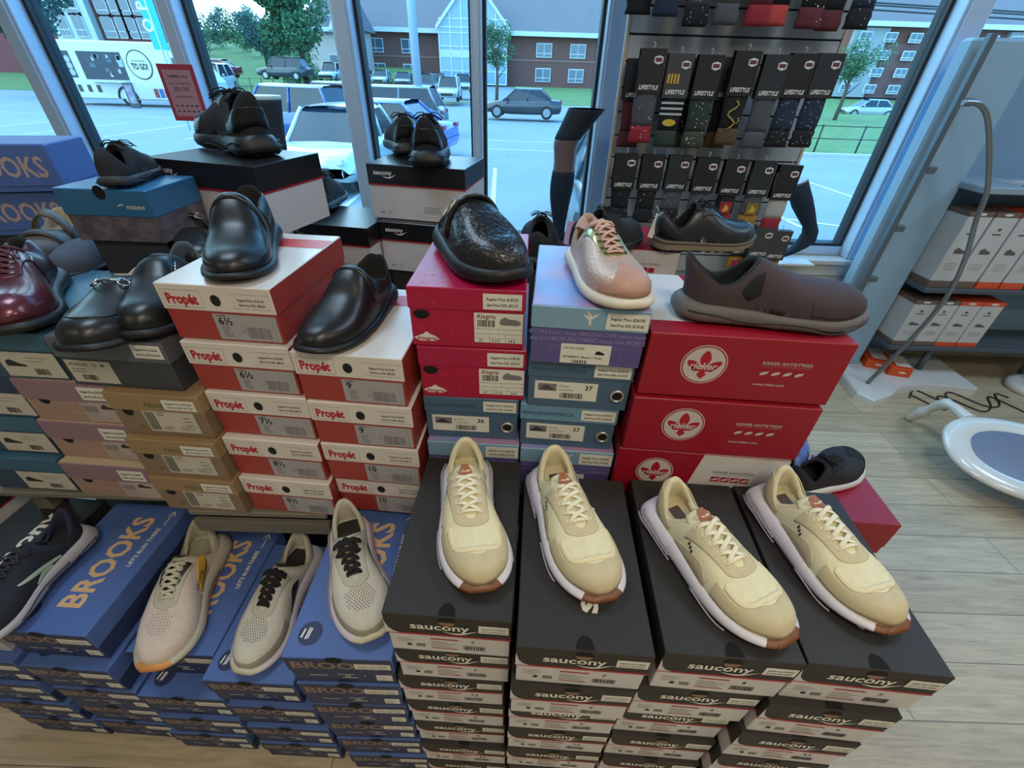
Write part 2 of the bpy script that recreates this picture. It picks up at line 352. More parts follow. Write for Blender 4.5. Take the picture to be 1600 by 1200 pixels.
        k.parts = [('box_body', body, mats), ('lid', lid, mats), price(yf, .028, .093, h-.035, h-.007, '$185.00', '$92.50'), ('size_label', sl, [PAPER, INK, M('dark_red_print', '7a2030', .6), GREYINK])]
    elif t == 'teal':
        k.w, k.l, k.h = .188, .3, .105; w, l, h = k.w, k.l, k.h; yf = -l/2-E_
        bl = card('steel_blue_card', '4a6580', .42); mats = [bl, M('dark_blue_print', '27486a', .5), HOLE, M('grommet_steel', 'c8c8c4', .35, .8), card('light_blue_card', '6a94b0', .4)]
        lm = 4 if len(key) > 2 else 0
        body.box(-w/2+.002, w/2-.002, -l/2+.002, l/2-.002, 0, h-.003, 0, .001); y = -l/2+.002-E_
        lid.box(-w/2, w/2, -l/2, l/2, h-.038, h, lm, .0015); lid.text('WWW.NORTHSTEPS.CA', (-.09, yf, h-.024), X, Z, .011, 1, width=.1)
        gr = MB(); gr.tube([(.072+.0115*math.cos(a), y-.001, .034+.0115*math.sin(a)) for a in [2*math.pi*i/20 for i in range(20)]], .0028, 0, 8, closed=True); gr.disc((.072, y-.0004, .034), .0115, (0, -1, 0), 1)
        sl = MB(); sl.box(-.08, .035, y-.0006, y, .018, .058, 0); yy = y-.0009
        fquad(sl, -.074, -.04, .037, .053, yy, 2); sl.poly([(-.072, yy, .041), (-.06, yy, .05), (-.05, yy, .045), (-.043, yy, .04), (-.045, yy, .0385), (-.07, yy, .0385)], 3)
        sl.text('DY-3121', (-.035, yy, .047), X, Z, .005, 1); lines(sl, -.035, .04, 1, .035, .004, yy, 2); sl.text(key[1], (.012, yy, .043), X, Z, .014, 1, bold=.02); barcode(sl, -.033, .022, .042, .012, yy, 1, 2)
        k.parts = [('box_body', body, mats), ('lid', lid, mats), ('size_label', sl, [PAPER, INK, GREYINK, M('dark_grey_print', '444444', .6)]), ('grommet', gr, [mats[3], HOLE]), price(yf, .024, .089, h-.031, h-.006, '$260.00', '$130.00')]
    elif t == 'lilac':
        k.w, k.l, k.h = .190, .3, .108; w, l, h = k.w, k.l, k.h; yf = -l/2-E_
        pu = card('violet_card', '5a528e', .42); lb = card('pale_blue_card', '7ba3c0', .4)
        top = M('iridescent_card', '6c96d6', .3, nz=(7, .5, 'b884a2'), bump=(25, .08)); mats = [pu, lb, M('pale_violet_print', '8480b0', .5), WHITE, top, HOLE]
        body.box(-w/2+.002, w/2-.002, -l/2+.002, l/2-.002, 0, h-.003, 0, .001); y = -l/2+.002-E_
        lid.box(-w/2, w/2, -l/2, l/2, h-.04, h, 1, .0015); lid.quad((-w/2+.002, -l/2+.002, h+E_), (w/2-.002, -l/2+.002, h+E_), (w/2-.002, l/2-.002, h+E_), (-w/2+.002, l/2-.002, h+E_), 4)
        body.text('E CARE better shoes AMAZING CARE better shoes', (-.095, y, .057), X, Z, .011, 2, width=.19, bold=.01); body.text('eux vivre MORE ENJOYMENT mieux vivre MORE E', (-.095, y, .045), X, Z, .012, 2, width=.19, bold=.02)
        bird = [(-.016, .012), (-.004, .008), (-.008, .02), (.0, .012), (.003, .008), (.01, .012), (.018, .014), (.008, .004), (.002, .0), (.003, -.012), (-.002, -.014), (-.003, -.002)]
        lid.poly([(a*.8, yf, h-.02+b*.8) for a, b in bird], 3)
        for q in ((-.06, .06, .0365, .037), (-.06, -.0596, .004, .037), (.0596, .06, .004, .037)): fquad(body, *q, y, 2)
        sl = MB(); sl.box(-.042, .042, y-.0006, y, .003, .041, 0); yy = y-.0009
        sl.text('DY-3121XXX', (-.037, yy, .031), X, Z, .006, 1); sl.poly([(.016, yy, .024), (.018, yy, .029), (.022, yy, .03), (.032, yy, .0255), (.032, yy, .0225), (.016, yy, .0225)], 1); sl.text('ROSARIO (Rame / Pink)', (-.037, yy, .014), X, Z, .006, 1, width=.066); barcode(sl, -.022, .004, .026, .006, yy, 1, 4)
        k.parts = [('box_body', body, mats), ('lid', lid, mats), ('size_label', sl, [PAPER, INK]), price(yf, .026, .093, h-.035, h-.006, '$260.00', '$130.00')]
    elif t == 'rieker':
        k.w, k.l, k.h = .325, .26, .125; w, l, h = k.w, k.l, k.h; yf = -l/2-E_
        red = card('crimson_card', '960f26', .45); dk = M('crimson_print', 'a8142a', .5); gp = M('greyish_white_print', 'c4bcbc', .5); mats = [red, gp, dk, GREYINK, card('white_box_card', 'cfcdcd', .4), card('deep_red_card', '6d0f1a', .5)]
        body.box(-w/2+.003, w/2-.003, -l/2+.003, l/2-.003, 0, h-.02, 5, .001)
        lid.box(-w/2, w/2, -l/2, l/2, .002, h, 0, .0015)
        wp = len(key) > 1 and key[1] == 'panel'
        ex_, ez = -w/2+(.098 if not wp else .078), h*.56
        def EL(rx, rz, yy, m): lid.disc((ex_, yy, ez), rx, (0, -1, 0), m, 40, rz, xd=(1, 0, 0))
        s = 1 if not wp else .95
        EL(.038*s, .038*s, yf, 1); EL(.0362*s, .0362*s, yf-E_*.5, 0); EL(.034*s, .034*s, yf-E_, 1)
        yy = yf-E_*1.5
        def pet(cx_, cz, rx, rz, a, m=2):
            ca, sa = math.cos(a), math.sin(a); pts = []
            for i in range(18):
                t_ = 2*math.pi*i/18; px = rx*math.cos(t_); pz = rz*math.sin(t_)*(1 if math.sin(t_) < 0 else 1.15); px *= (1-.25*max(0, math.sin(t_)))
                pts.append((ex_+s*(cx_+ca*px-sa*pz), yy, ez+s*(cz+sa*px+ca*pz)))
            lid.poly(pts, m)
        pet(0, .012, .009, .0135, 0); pet(-.017, -.001, .0075, .012, .95); pet(.017, -.001, .0075, .012, -.95)
        lid.poly([(ex_+s*a, yy, ez+s*b) for a, b in ((-.022, -.004), (.022, -.004), (.016, -.013), (.004, -.013), (.008, -.02), (0, -.028), (-.008, -.02), (-.004, -.013), (-.016, -.013))], 2)
        lid.text('rieker', (ex_, yy-E_*.5, ez-.0085), X, Z, .0185*s, 1, anchor='c', width=.046*s, bold=.025, shear=.2)
        if wp:
            lid.poly([(-.02, yf, .003), (w/2-.001, yf, .003), (w/2-.001, yf, h-.001), (.0, yf, h-.001)], 4)
            lid.poly([(-.0, -l/2+.001, h+E_), (w/2-.001, -l/2+.001, h+E_), (w/2-.001, l/2-.001, h+E_), (.08, l/2-.001, h+E_)], 4)
        else: lid.poly([(-w/2+.001, -l/2+.045, h+E_), (-w/2+.13, -l/2+.045, h+E_), (-w/2+.10, l/2-.002, h+E_), (-w/2+.001, l/2-.002, h+E_)], 4)
        bx = .028; y2 = yf-E_; pm = 3 if wp else 1; rm = 2 if wp else 0
        lid.text('RIEKER ANTISTRESS', (bx, y2, .078), X, Z, .0085, pm, width=.08); fquad(lid, bx, bx+.08, .0745, .0748, y2, pm)
        for i in range(4):
            q = bx+i*.019
            if wp: fquad(lid, q, q+.0165, .054, .068, y2, rm)
            lid.poly([(q+.002, y2-E_, .057), (q+.002, y2-E_, .061), (q+.007, y2-E_, .0645), (q+.015, y2-E_, .0655), (q+.014, y2-E_, .061), (q+.008, y2-E_, .058)], 1)
        lid.text('www.rieker.com', (bx-.002, y2, .036), X, Z, .008, pm, width=.052)
        k.parts = [('box_body', body, mats), ('lid', lid, mats)]
    elif t == 'pink':
        k.w, k.l, k.h = .208, .3, .106; w, l, h = k.w, k.l, k.h; yf = -l/2-E_
        pk = card('dusty_pink_card', '8f7280', .5); pb = card('warm_pink_card', 'a08478', .5); mats = [pb, pk, M('pale_pink_print', 'b89c90', .5), HOLE, card('beige_top_card', 'c4b49c', .5)]
        body.box(-w/2+.002, w/2-.002, -l/2+.002, l/2-.002, 0, h-.003, 0, .001); y = -l/2+.002-E_
        lid.box(-w/2, w/2, -l/2, l/2, h-.05, h, 1, .0015); lid.quad((-w/2+.002, -l/2+.002, h+E_), (w/2-.002, -l/2+.002, h+E_), (w/2-.002, l/2-.002, h+E_), (-w/2+.002, l/2-.002, h+E_), 4)  # lid top is a paler beige than the lid sides
        hole(body, -.062, .056, .012, .012, y, 3); body.text('TAMARIS', (-.062, y, .022), X, Z, .015, 2, width=.08, bold=-.005)
        sl = MB(); sl.box(.012, .096, y-.0006, y, .006, .062, 0); yy = y-.0009; sl.text('37 1/2', (.016, yy, .052), X, Z, .006, 1); barcode(sl, .016, .03, .03, .017, yy, 1, 6); sl.poly([(.054, yy, .042), (.056, yy, .048), (.066, yy, .053), (.07, yy, .047), (.086, yy, .044), (.086, yy, .04), (.056, yy, .04)], 2); lines(sl, .016, .025, 4, .05, .005, yy, 1, .001)
        k.parts = [('box_body', body, mats), ('lid', lid, mats), ('size_label', sl, [M('dull_label', 'b0a49c', .6), GREYINK, M('dark_plum_print', '3a2a34', .6)]), price(yf, .03, .088, h-.042, h-.01, '$220.00', '$110.00')]
    elif t == 'tan':
        k.w, k.l, k.h = .190, .3, .106; w, l, h = k.w, k.l, k.h; yf = -l/2-E_
        tn = card('kraft_card', '84705a', .6); tl = card('golden_kraft_card', '987f5c', .5); mats = [tn, tl, M('olive_print', '5e6a3a', .6), HOLE]
        body.box(-w/2+.002, w/2-.002, -l/2+.002, l/2-.002, 0, h-.003, 0, .001); y = -l/2+.002-E_
        lid.box(-w/2, w/2, -l/2, l/2, h-.042, h, 1, .0015); lid.text('Naot', (-.02, yf, h-.03), X, Z, .018, 2, bold=.01, shear=.2)
        hole(body, -.064, .06, .011, .011, y, 3); body.disc((-.052, y, .022), .005, (0, -1, 0), 2)
        sl = MB(); sl.box(-.035, .07, y-.0006, y, .012, .068, 0); yy = y-.0009; barcode(sl, -.032, .016, .02, .046, yy, 1, 8); lines(sl, -.005, .06, 2, .02, .006, yy, 1, .0014); lines(sl, .045, .05, 3, .02, .009, yy, 1, .0014); lines(sl, -.005, .024, 2, .03, .005, yy, 1, .0012); lines(sl, .03, .026, 2, .036, .006, yy, 1, .0012)
        k.parts = [('box_body', body, mats), ('lid', lid, mats), ('size_label', sl, [M('dull_label2', 'c0bcb0', .6), M('dark_print2', '2a2a2c', .7)]), price(yf, .02, .085, h-.034, h-.01, '$235.00', '$117.50')]
    elif t == 'charcoal':
        k.w, k.l, k.h = key[1], .3, .108; w, l, h = k.w, k.l, k.h; yf = -l/2-E_
        ch = card('charcoal_card', '3c4046', .5); lg = card('mid_grey_card', '5a5f68', .4); mats = [ch, lg, GREYINK]
        body.box(-w/2+.002, w/2-.002, -l/2+.002, l/2-.002, 0, h-.003, 0, .001); y = -l/2+.002-E_
        lid.box(-w/2, w/2, -l/2, l/2, h-.045, h, 1, .0015)
        sl = MB(); x1 = -w/2+.01; sl.box(x1, x1+.09, y-.0006, y, .008, .058, 0); yy = y-.0009; sl.text('47203-73   12   M', (x1+.006, yy, .046), X, Z, .009, 1, width=.07); barcode(sl, x1+.02, .014, .03, .012, yy, 1, 12); lines(sl, x1+.006, .038, 2, .03, .006, yy, 1)
        k.parts = [('box_body', body, mats), ('lid', lid, mats), ('size_label', sl, [M('dull_label2', 'c0bcb0', .6), M('dark_print2', '2a2a2c', .7)]), price(yf, w/2-.062, w/2-.006, h-.034, h-.006, '$210.00', '$105.00')]
    elif t == 'blueplain':     # deep blue boxes of the left-hand stacks with a big printed label
        k.w, k.l, k.h = .2, .3, .106; w, l, h = k.w, k.l, k.h; yf = -l/2-E_
        a1, a2 = card('petrol_card', '334a5e', .5), card('navy_lid_card', '26345c', .5); mats = [a1, a2 if key[1] == 'navy' else card('sea_blue_card', '3b6680', .45)]
        body.box(-w/2+.002, w/2-.002, -l/2+.002, l/2-.002, 0, h-.003, 0, .001); y = -l/2+.002-E_
        lid.box(-w/2, w/2, -l/2, l/2, h-.04, h, 1, .0015)
        sl = MB(); sl.box(-.02, .098, y-.0006, y, .006, .062, 0); yy = y-.0009; sl.poly([(-.01, yy, .03), (-.008, yy, .042), (.002, yy, .046), (.016, yy, .038), (.03, yy, .034), (.03, yy, .03)], 1); barcode(sl, .04, .012, .03, .014, yy, 1, 13); lines(sl, .035, .05, 2, .05, .008, yy, 2)
        k.parts = [('box_body', body, mats), ('lid', lid, mats), ('size_label', sl, [M('dull_label2', 'c0bcb0', .6), M('dark_print2', '2a2a2c', .7), GREYINK])]
    elif t == 'asics':
        k.w, k.l, k.h = .2, .165, .11; w, l, h = k.w, k.l, k.h; yf = -l/2-E_
        mats = [card('blue_steel_card', '2f6c9a', .32), WHITE, HOLE, M('mottled_grey_card', '6d6872', .6, nz=(45, .5, '4a4654'))]; body.box(-w/2+.002, w/2-.002, -l/2+.002, l/2-.002, 0, h-.003, 3, .001)
        lid.box(-w/2, w/2, -l/2, l/2, h-.055, h, 0, .0015); hole(lid, .0, h-.006, .013, .014, yf, 2)
        lid.text('mizuno', (.045, yf, h-.038), X, Z, .014, 1, width=.04, shear=.2); lid.poly([(.024, yf, h-.034), (.034, yf, h-.028), (.043, yf, h-.03), (.034, yf, h-.0315)], 1)
        k.parts = [('box_body', body, mats), ('lid', lid, mats)]
    elif t == 'brooks_side':
        k.w, k.l, k.h = .33, .2, .125; w, l, h = k.w, k.l, k.h; yf = -l/2-E_
        mats = [card('royal_blue_card', '4c68a6', .55), M('dull_gold_print2', 'b39a92', .6), M('pale_blue_line', '5f86c0', .6)]
        body.box(-w/2+.002, w/2-.002, -l/2+.002, l/2-.002, 0, h-.003, 0, .001); lid.box(-w/2, w/2, -l/2, l/2, .012, h, 0, .004)
        lid.text('BROOKS', (-.072, yf, .04), X, Z, .076, 1, width=.215, bold=.02)
        k.parts = [('box_body', body, mats), ('lid', lid, mats)]
    elif t == 'redplain':
        k.w, k.l, k.h = .33, .24, .12; w, l, h = k.w, k.l, k.h; yf = -l/2-E_
        mats = [card('crimson_card', '960f26', .45), card('white_box_card', 'cfcdcd', .4), M('crimson_print', 'a8142a', .5), GREYINK, M('flap_pale', 'c7b6ba', .5)]
        body.box(-w/2+.002, w/2-.002, -l/2+.002, l/2-.002, 0, h-.003, 0, .001); lid.box(-w/2, w/2, -l/2, l/2, .03, h, 0, .0015)
        if key[1] == 'panel':
            lid.poly([(-.01, yf, .031), (w/2-.001, yf, .031), (w/2-.001, yf, h-.001), (-.03, yf, h-.001)], 1)
            lid.text('RIEKER ANTISTRESS', (.03, yf-E_, .078), X, Z, .008, 3, width=.09)
            for i in range(4): fquad(lid, .03+i*.019, .0465+i*.019, .056, .07, yf-E_, 2)
        k.parts = [('box_body', body, mats), ('lid', lid, mats)]
    k.me = [(n, mb.mesh(n, ms)) for n, mb, ms in k.parts]
    return k
def kind(key):
    if key not in KINDS: KINDS[key] = define(key)
    return KINDS[key]
ORD = ['topmost', 'second', 'third', 'fourth', 'fifth', 'sixth', 'seventh', 'eighth']
PLACED = []
STAND = thing('bench_and_risers', 'grey laminate bench with dark stepped tiers behind, carrying the shoe boxes by the window', 'display stand', (0, 0, 0))  # bench and free-standing risers grouped as one object
def put_box(key, x, y, z, yaw, label, group=None):
    k = kind(key); t = thing('shoe_box', label, 'shoe box', (x, y, z), R(yaw), group)
    for n, me in k.me: obj(n, me, t)
    PLACED.append([t, k.w/2+.0015, k.l/2+.0015, z, z+k.h])
    return t
def box_at(key, px, py, ztop, yaw, label, group=None, corner='l'):
    "place a box by its front-left (or front-right) top corner"
    k = kind(key); p = atz(px, py, ztop); a = R(yaw); sx = 1 if corner == 'l' else -1
    ox, oy = sx*k.w/2, k.l/2
    x = p.x+ox*math.cos(a)-oy*math.sin(a); y = p.y+ox*math.sin(a)+oy*math.cos(a)
    return put_box(key, x, y, ztop-k.h, yaw, label, group)
def stack(items, zbase, tmpl, group, gap=.0012):
    "items top to bottom: (key, px, py, yaw[, corner]); the heights add up from zbase"
    n = len(items); hs = [kind(i[0]).h+gap for i in items]
    for j, it in enumerate(items):
        zt = zbase+sum(hs[j:]) if n else 0
        box_at(it[0], it[1], it[2], zt, it[3], tmpl.format(ORD[j], ORD[j].replace('most', '')), group, it[4] if len(it) > 4 else 'l')
# front row: black lidded boxes, seven high, floor to the cream sneakers
def sau(size='7'): return ('saucony', size)
stack([(sau('7'), 591, 952, -2.5), (sau('7'), 619, 1008, -2), (sau('7.5'), 617, 1054, -1.5), (sau('8'), 629, 1092, -2), (sau('8'), 637, 1125, -1.5), (sau('8.5'), 650, 1160, -2), (sau('8.5'), 660, 1186, -2)], 0,
      '{0} black-lidded grey shoe box in the stack under the leftmost cream sneaker', 'black lidded boxes in the front stacks')
stack([(sau('7'), 807, 1010, -2.5), (sau('9'), 792, 1068, -2), (sau('9'), 800, 1100, -2), (sau('7.5'), 797, 1136, -2), (sau('8'), 795, 1168, -2), (sau('8'), 800, 1196, -2), (sau('8'), 802, 1222, -2)], 0,
      '{0} black-lidded grey shoe box in the stack under the second cream sneaker from the left', 'black lidded boxes in the front stacks')
stack([(sau('8'), 1040, 1020, -3), (sau('9'), 1004, 1072, -2.5), (sau('9'), 980, 1105, -2.5), (sau('9'), 960, 1147, -2.5), (sau('10'), 944, 1182, -2.5), (sau('10'), 938, 1207, -2.5), (sau('10'), 928, 1232, -2.5)], 0,
      '{0} black-lidded grey shoe box in the stack under the third cream sneaker from the left', 'black lidded boxes in the front stacks')
stack([(sau('7'), 1492, 1057, -4, 'r'), (sau('9'), 1407, 1122, -4, 'r'), (sau('9.5'), 1334, 1163, -3.5, 'r'), (sau('10'), 1290, 1197, -3.5, 'r'), (sau('10'), 1250, 1222, -3, 'r'), (sau('10'), 1215, 1247, -3, 'r'), (sau('10'), 1185, 1267, -3, 'r')], 0,
      '{0} black-lidded grey shoe box in the stack under the rightmost cream sneaker', 'black lidded boxes in the front stacks')
BR = ('brooks', '10')
stack([(BR, 439, 1027, 0), (BR, 468, 1068, 0), (BR, 493, 1100, 0), (('brooks', '9'), 517, 1127, 0), (BR, 534, 1154, 0), (('brooks', '9'), 550, 1180, 0)], 0,
      '{0} blue shoe box in the stack under the white sneaker nearest the black boxes', 'blue boxes in the front left stacks')
stack([(BR, 313, 1063, -1), (('brooks', '9'), 354, 1102, -1), (BR, 384, 1135, -1), (BR, 404, 1160, -1)], 0,
      '{0} blue shoe box in the stack under the middle white running sneaker', 'blue boxes in the front left stacks')
stack([(BR, 327, 1025, -1, 'r'), (('brooks', '9'), 212, 1087, -1), (BR, 246, 1120, -1), (BR, 262, 1145, -1)], 0,
      '{0} blue shoe box in the stack under the pinkish sneaker with a yellow patch', 'blue boxes in the front left stacks')
stack([(BR, 132, 995, -2, 'r'), (BR, 172, 1050, -2, 'r'), (BR, 212, 1083, -2, 'r'), (('brooks', '9'), 240, 1108, -2, 'r'), (BR, 262, 1133, -2, 'r')], .0,
      '{0} blue box in the stack topped by the uncovered gold-lettered lid', 'blue boxes in the front left stacks')
stack([(BR, 18, 1036, -2, 'r'), (BR, 57, 1072, -2, 'r'), (BR, 104, 1102, -2, 'r'), (BR, 148, 1127, -2, 'r')], 0,
      '{0} blue shoe box in the low stack cut off by the left edge', 'blue boxes in the front left stacks')
# second row: on the grey bench
def pr(s): return ('propet', s)
BZ = .66
stack([(pr('6½'), 237, 441, -4), (pr('6½'), 279, 533, -4), (pr('7½'), 320, 612, -4), (pr('8½'), 352, 684, -4), (pr('9½'), 385, 747, -4)], BZ,
      '{0} white-lidded red box in the stack under the strapped black clog', 'red boxes with white lids on the bench')
stack([(pr('9'), 456, 549, -4.5), (pr('9'), 481, 626, -4), (pr('10'), 507, 692, -4), (pr('10'), 529, 745, -4)], BZ,
      '{0} white-lidded red box in the stack under the clog pointing down left', 'red boxes with white lids on the bench')
AL = ('alegria',); TE = ('teal', '36'); LI = ('lilac',)
def one(key, px, py, zt, yaw, label, group=None, corner='l'): return box_at(key, px, py, zt, yaw, label, group, corner)
hA = [kind(k).h+.0012 for k in (AL, AL, TE, LI, LI)]
def run(keys, pos, labels, zb):
    hs = [kind(k).h+.0012 for k in keys]
    for j, (k, ps, lb) in enumerate(zip(keys, pos, labels)): o = one(k, ps[0], ps[1], zb+sum(hs[j:]), ps[2], lb, None, ps[3] if len(ps) > 3 else 'l')
    return o
run((AL, AL, TE, LI, LI), ((633, 447, -1.5), (648, 541, -1.5), (653, 618, -2), (661, 690, -2), (668, 740, -2)),
    ('magenta printed shoe box directly under the black buckled clog', 'lower magenta printed shoe box, above a blue box with a steel ring',
     'blue shoe box with a steel ring, directly below the two magenta boxes', 'pale blue lidded violet box whose lid shows behind the leftmost cream sneaker', 'violet box hidden lowest below the magenta boxes'), BZ)
run((LI, ('teal', '37'), ('teal', '37', 'b'), LI, LI), ((830, 476, -4), (830, 560, -3.5), (806, 630, -3.5), (801, 700, -3), (800, 752, -3)),
    ('violet box with iridescent pale blue lid directly under the pink lace-up sneaker', 'upper steel blue box marked 37, below the violet box with the pink sneaker',
     'lower blue box marked 37 with a lighter lid, behind the second cream sneaker', 'violet box with pale blue lid just above the second cream sneaker heel', 'violet box lowest of the blue stack beside the crimson boxes'), BZ)
RK = ('rieker',)
run((RK, RK, ('rieker', 'panel'), RK), ((1018, 519, -3.5), (986, 620, -3.5), (955, 700, -4), (945, 760, -4)),
    ('topmost crimson box with white oval lily emblem, under the brown slip-on shoe', 'middle crimson box with white oval lily emblem', 'lowest crimson box in view, with a white panel at the right of its front', 'crimson box hidden at the bottom of the emblem stack'), BZ)
TN = ('tan',); PK = ('pink',)
run((PK, PK, PK), ((22, 592, -3), (54, 657, -3), (88, 723, -3)),
    ('topmost dusty pink shoe box, partly under the charcoal box', 'middle dusty pink shoe box with a pale lit top edge', 'lowest dusty pink shoe box, above the lettered blue box'), BZ)
hN = .1072
for j_, (px, py, cn, lb) in enumerate(((302, 622, 'r', 'topmost brown kraft shoe box, right below the charcoal box'), (206, 686, 'l', 'middle golden kraft shoe box with green lettering on its lid'), (246, 746, 'l', 'lowest kraft shoe box at the left of the red boxes'))): one(TN, px, py, BZ+hN*(3-j_), -3, lb, None, cn)
one(('charcoal', .225), 250, 537, BZ+hN*3+.1092, -3.5, 'charcoal grey shoe box under the black loafer with the metal bit', None, 'r')
for j_, (px, py, c_, lb) in enumerate(((60, 522, 'sea', 'petrol blue shoe box under the burgundy lace-up shoe at the left edge'), (18, 590, 'navy', 'navy-lidded box second from the top of the left edge blue stack'), (50, 655, 'sea', 'sea blue lidded box with white label beside the middle pink box'), (84, 720, 'sea', 'lowest sea blue lidded box of the left edge stack, beside the lowest pink box'))): one(('blueplain', c_), px, py, BZ+hN*(4-j_), -2, lb, None, 'r')
# third row: risers near the window
RISERS = []
def riser(t, key, label): RISERS.append((t, key, label))
def make_riser(t, key, label):
    k = kind(key); z = t.location.z-.0012; w, l = k.w-.03, k.l-.03
    m = MB(); m.box(-w/2, w/2, -l/2, l/2, 0, z, 0, .002); o = m.build('riser_block', [card('riser_grey_board', '34353a', .6)], STAND)
    o.location = (t.location.x, t.location.y, 0); o.rotation_euler = t.rotation_euler; return o
SS = ('saucony_side',)
riser(run((SS, SS), ((215, 246, -15), (222, 330, -15)), ('black-lidded box holding the chunky black work shoe by the red sale sign', 'pale grey box under the black-lidded one behind the strapped clog'), .9766), SS, 'dark plinth under the boxes behind the strapped clog')
riser(run((SS, SS), ((571, 255, -10), (584, 345, -10)), ('black-lidded box below the black sneaker shown from behind in the window', 'lower black-lidded window box, its lettering showing left of the magenta box'), .9216), SS, 'dark plinth under the two window boxes left of the mule')
riser(one(SS, 425, 349, 1.085, -9, 'black-lidded box under the dark sneaker between the two window stacks'), SS, 'dark plinth under the box with the dark sneaker')
riser(one(('asics',), 86, 292, 1.278, -1, 'blue steel coloured shoe box below the dark knitted sneaker'), ('asics',), 'dark plinth under the blue steel box')
BS = ('brooks_side',)
riser(run((BS, BS), ((66, 225, 14, 'r'), (92, 298, 14, 'r')), ('upper royal blue box turned at an angle by the left window frame', 'lower royal blue box turned at an angle by the left window frame'), 1.048), BS, 'dark plinth under the angled royal blue boxes')
RP = ('redplain', 'panel')
riser(one(RP, 880, 381, 1.10, -8, 'crimson and white box under the black ankle shoe with pale welt'), RP, 'dark plinth under the crimson and white box')
RX = ('redplain', 'x')
riser(one(RX, 1410, 822, .60, -4, 'crimson box under the black canvas shoe, beside the rightmost front stack', None, 'r'), RX, 'dark plinth under the crimson box on the right')
for j_ in range(5): put_box(sau('8'), -1.43-.004*(j_ % 2), .663, .1197*j_, -3, '%s box of the grey black-lidded stack in the dark left corner' % ORD[4-j_], 'black lidded boxes at the left edge')
put_box(sau('8'), -1.178, .585, .4270+.0008, -3, 'single black-lidded box under the dark navy sneaker')
# neighbouring stacks are nudged apart so that no two boxes share space
def corners(b):
    t, hw, hl = b[0], b[1], b[2]; a = t.rotation_euler.z; c, s = math.cos(a), math.sin(a); x, y = t.location.x, t.location.y
    return [(x+sx*hw*c-sy*hl*s, y+sx*hw*s+sy*hl*c) for sx, sy in ((-1, -1), (1, -1), (1, 1), (-1, 1))], [(c, s), (-s, c)]
def mtv(A, B):
    ca, xa = corners(A); cb, xb = corners(B); best = None
    for ax in xa+xb:
        pa = [p[0]*ax[0]+p[1]*ax[1] for p in ca]; pb = [p[0]*ax[0]+p[1]*ax[1] for p in cb]
        o = min(max(pa), max(pb))-max(min(pa), min(pb))
        if o <= 0: return None
        if best is None or o < best[0]: best = (o, ax if sum(pa) < sum(pb) else (-ax[0], -ax[1]))
    return best
for it in range(400):
    mv = 0
    for i in range(len(PLACED)):
        for j in range(i+1, len(PLACED)):
            A, B = PLACED[i], PLACED[j]
            if A[3] >= B[4]-.0005 or B[3] >= A[4]-.0005: continue
            if abs(A[0].location.x-B[0].location.x) > .5 or abs(A[0].location.y-B[0].location.y) > .5: continue
            r_ = mtv(A, B)
            if r_:
                o, ax = r_; o = o*.5+.0001; mv += o
                A[0].location.x -= ax[0]*o; A[0].location.y -= ax[1]*o; B[0].location.x += ax[0]*o; B[0].location.y += ax[1]*o
    if mv < .0005: break
for r_ in RISERS: make_riser(*r_)
# ------------------------------------------------------------ shoes
class Last:
    """closed last surface: u 0 heel .. 1 toe, rho -1..1 across"""
    def __init__(s, **k):
        d = dict(L=.265, W=.1, side=1, hw=.66, waist=.72, n=2.5, toe_p=2.35, toe_a=.27, heel_a=.14, H=[(0, .062), (.1, .064), (.22, .052), (.36, .066), (.5, .062), (.66, .046), (.85, .034), (1, .028)],
                 uc=.20, ul=.175, wo=.032, th=[(0, .03), (.35, .026), (.7, .02), (1, .012)], spring=.014, heelup=.004, toeH=.09, toeHp=2.0, lean=.0, curve=.10, flare=.007, heelH=.05)
        d.update(k); s.__dict__.update(d)
    def w(s, u):
        u = max(0., min(1., u)); base = catmull([(0, s.hw*.86), (.12, s.hw), (.38, s.waist), (.68, 1.), (.85, .96), (1, .82)], u)
        c = 1
        if u < s.heel_a: c *= max(0, 1-(1-u/s.heel_a)**2.3)**(1/2.3)
        if u > 1-s.toe_a: c *= max(0, 1-((u-1+s.toe_a)/s.toe_a)**s.toe_p)**(1/s.toe_p)
        return s.W/2*base*c
    def c(s, u): return s.side*s.curve*s.W*(sstep(.45, 1, u)*1.0-.35*math.exp(-((u-.4)/.22)**2))
    def zb(s, u): return s.spring*max(0, (u-.72)/.28)**2+s.heelup*max(0, (.1-u)/.1)**2
    def zt(s, u): return s.zb(u)+catmull(s.th, u)
    def Hc(s, u):
        h = catmull(s.H, u)
        if u < s.heelH: h *= max(0, 1-(1-u/s.heelH)**2.6)**(1/2.6)
        if u > 1-s.toeH: h *= max(0, 1-((u-1+s.toeH)/s.toeH)**s.toeHp)**(1/s.toeHp)
        return h
    def S(s, rho): return max(0, 1-abs(rho)**s.n)**(1/s.n)
    def p(s, u, y, dz=0):
        "surface point over plan position (u, y in metres from the centre line)"
        w = max(s.w(u), 1e-5); rho = max(-1, min(1, y/w)); h = s.Hc(u)*s.S(rho)
        x = (u-.5)*s.L
        if s.lean and u < .3: x -= s.lean*(h/.06)**2*(1-u/.3)
        return Vector((x, s.c(u)+y, s.zt(u)-.003+h+dz))
def nrm(S, u, y):
    w = S.w(u); e = .0015; y = max(-w+.0016, min(w-.0016, y)); c = S.p(u, y); n = (S.p(u, y+e)-S.p(u, y-e)).cross(S.p(u+.004, y)-S.p(u-.004, y))
    n = -n if n.z < 0 else n
    return n.normalized() if n.length > 1e-12 else Vector(Z)
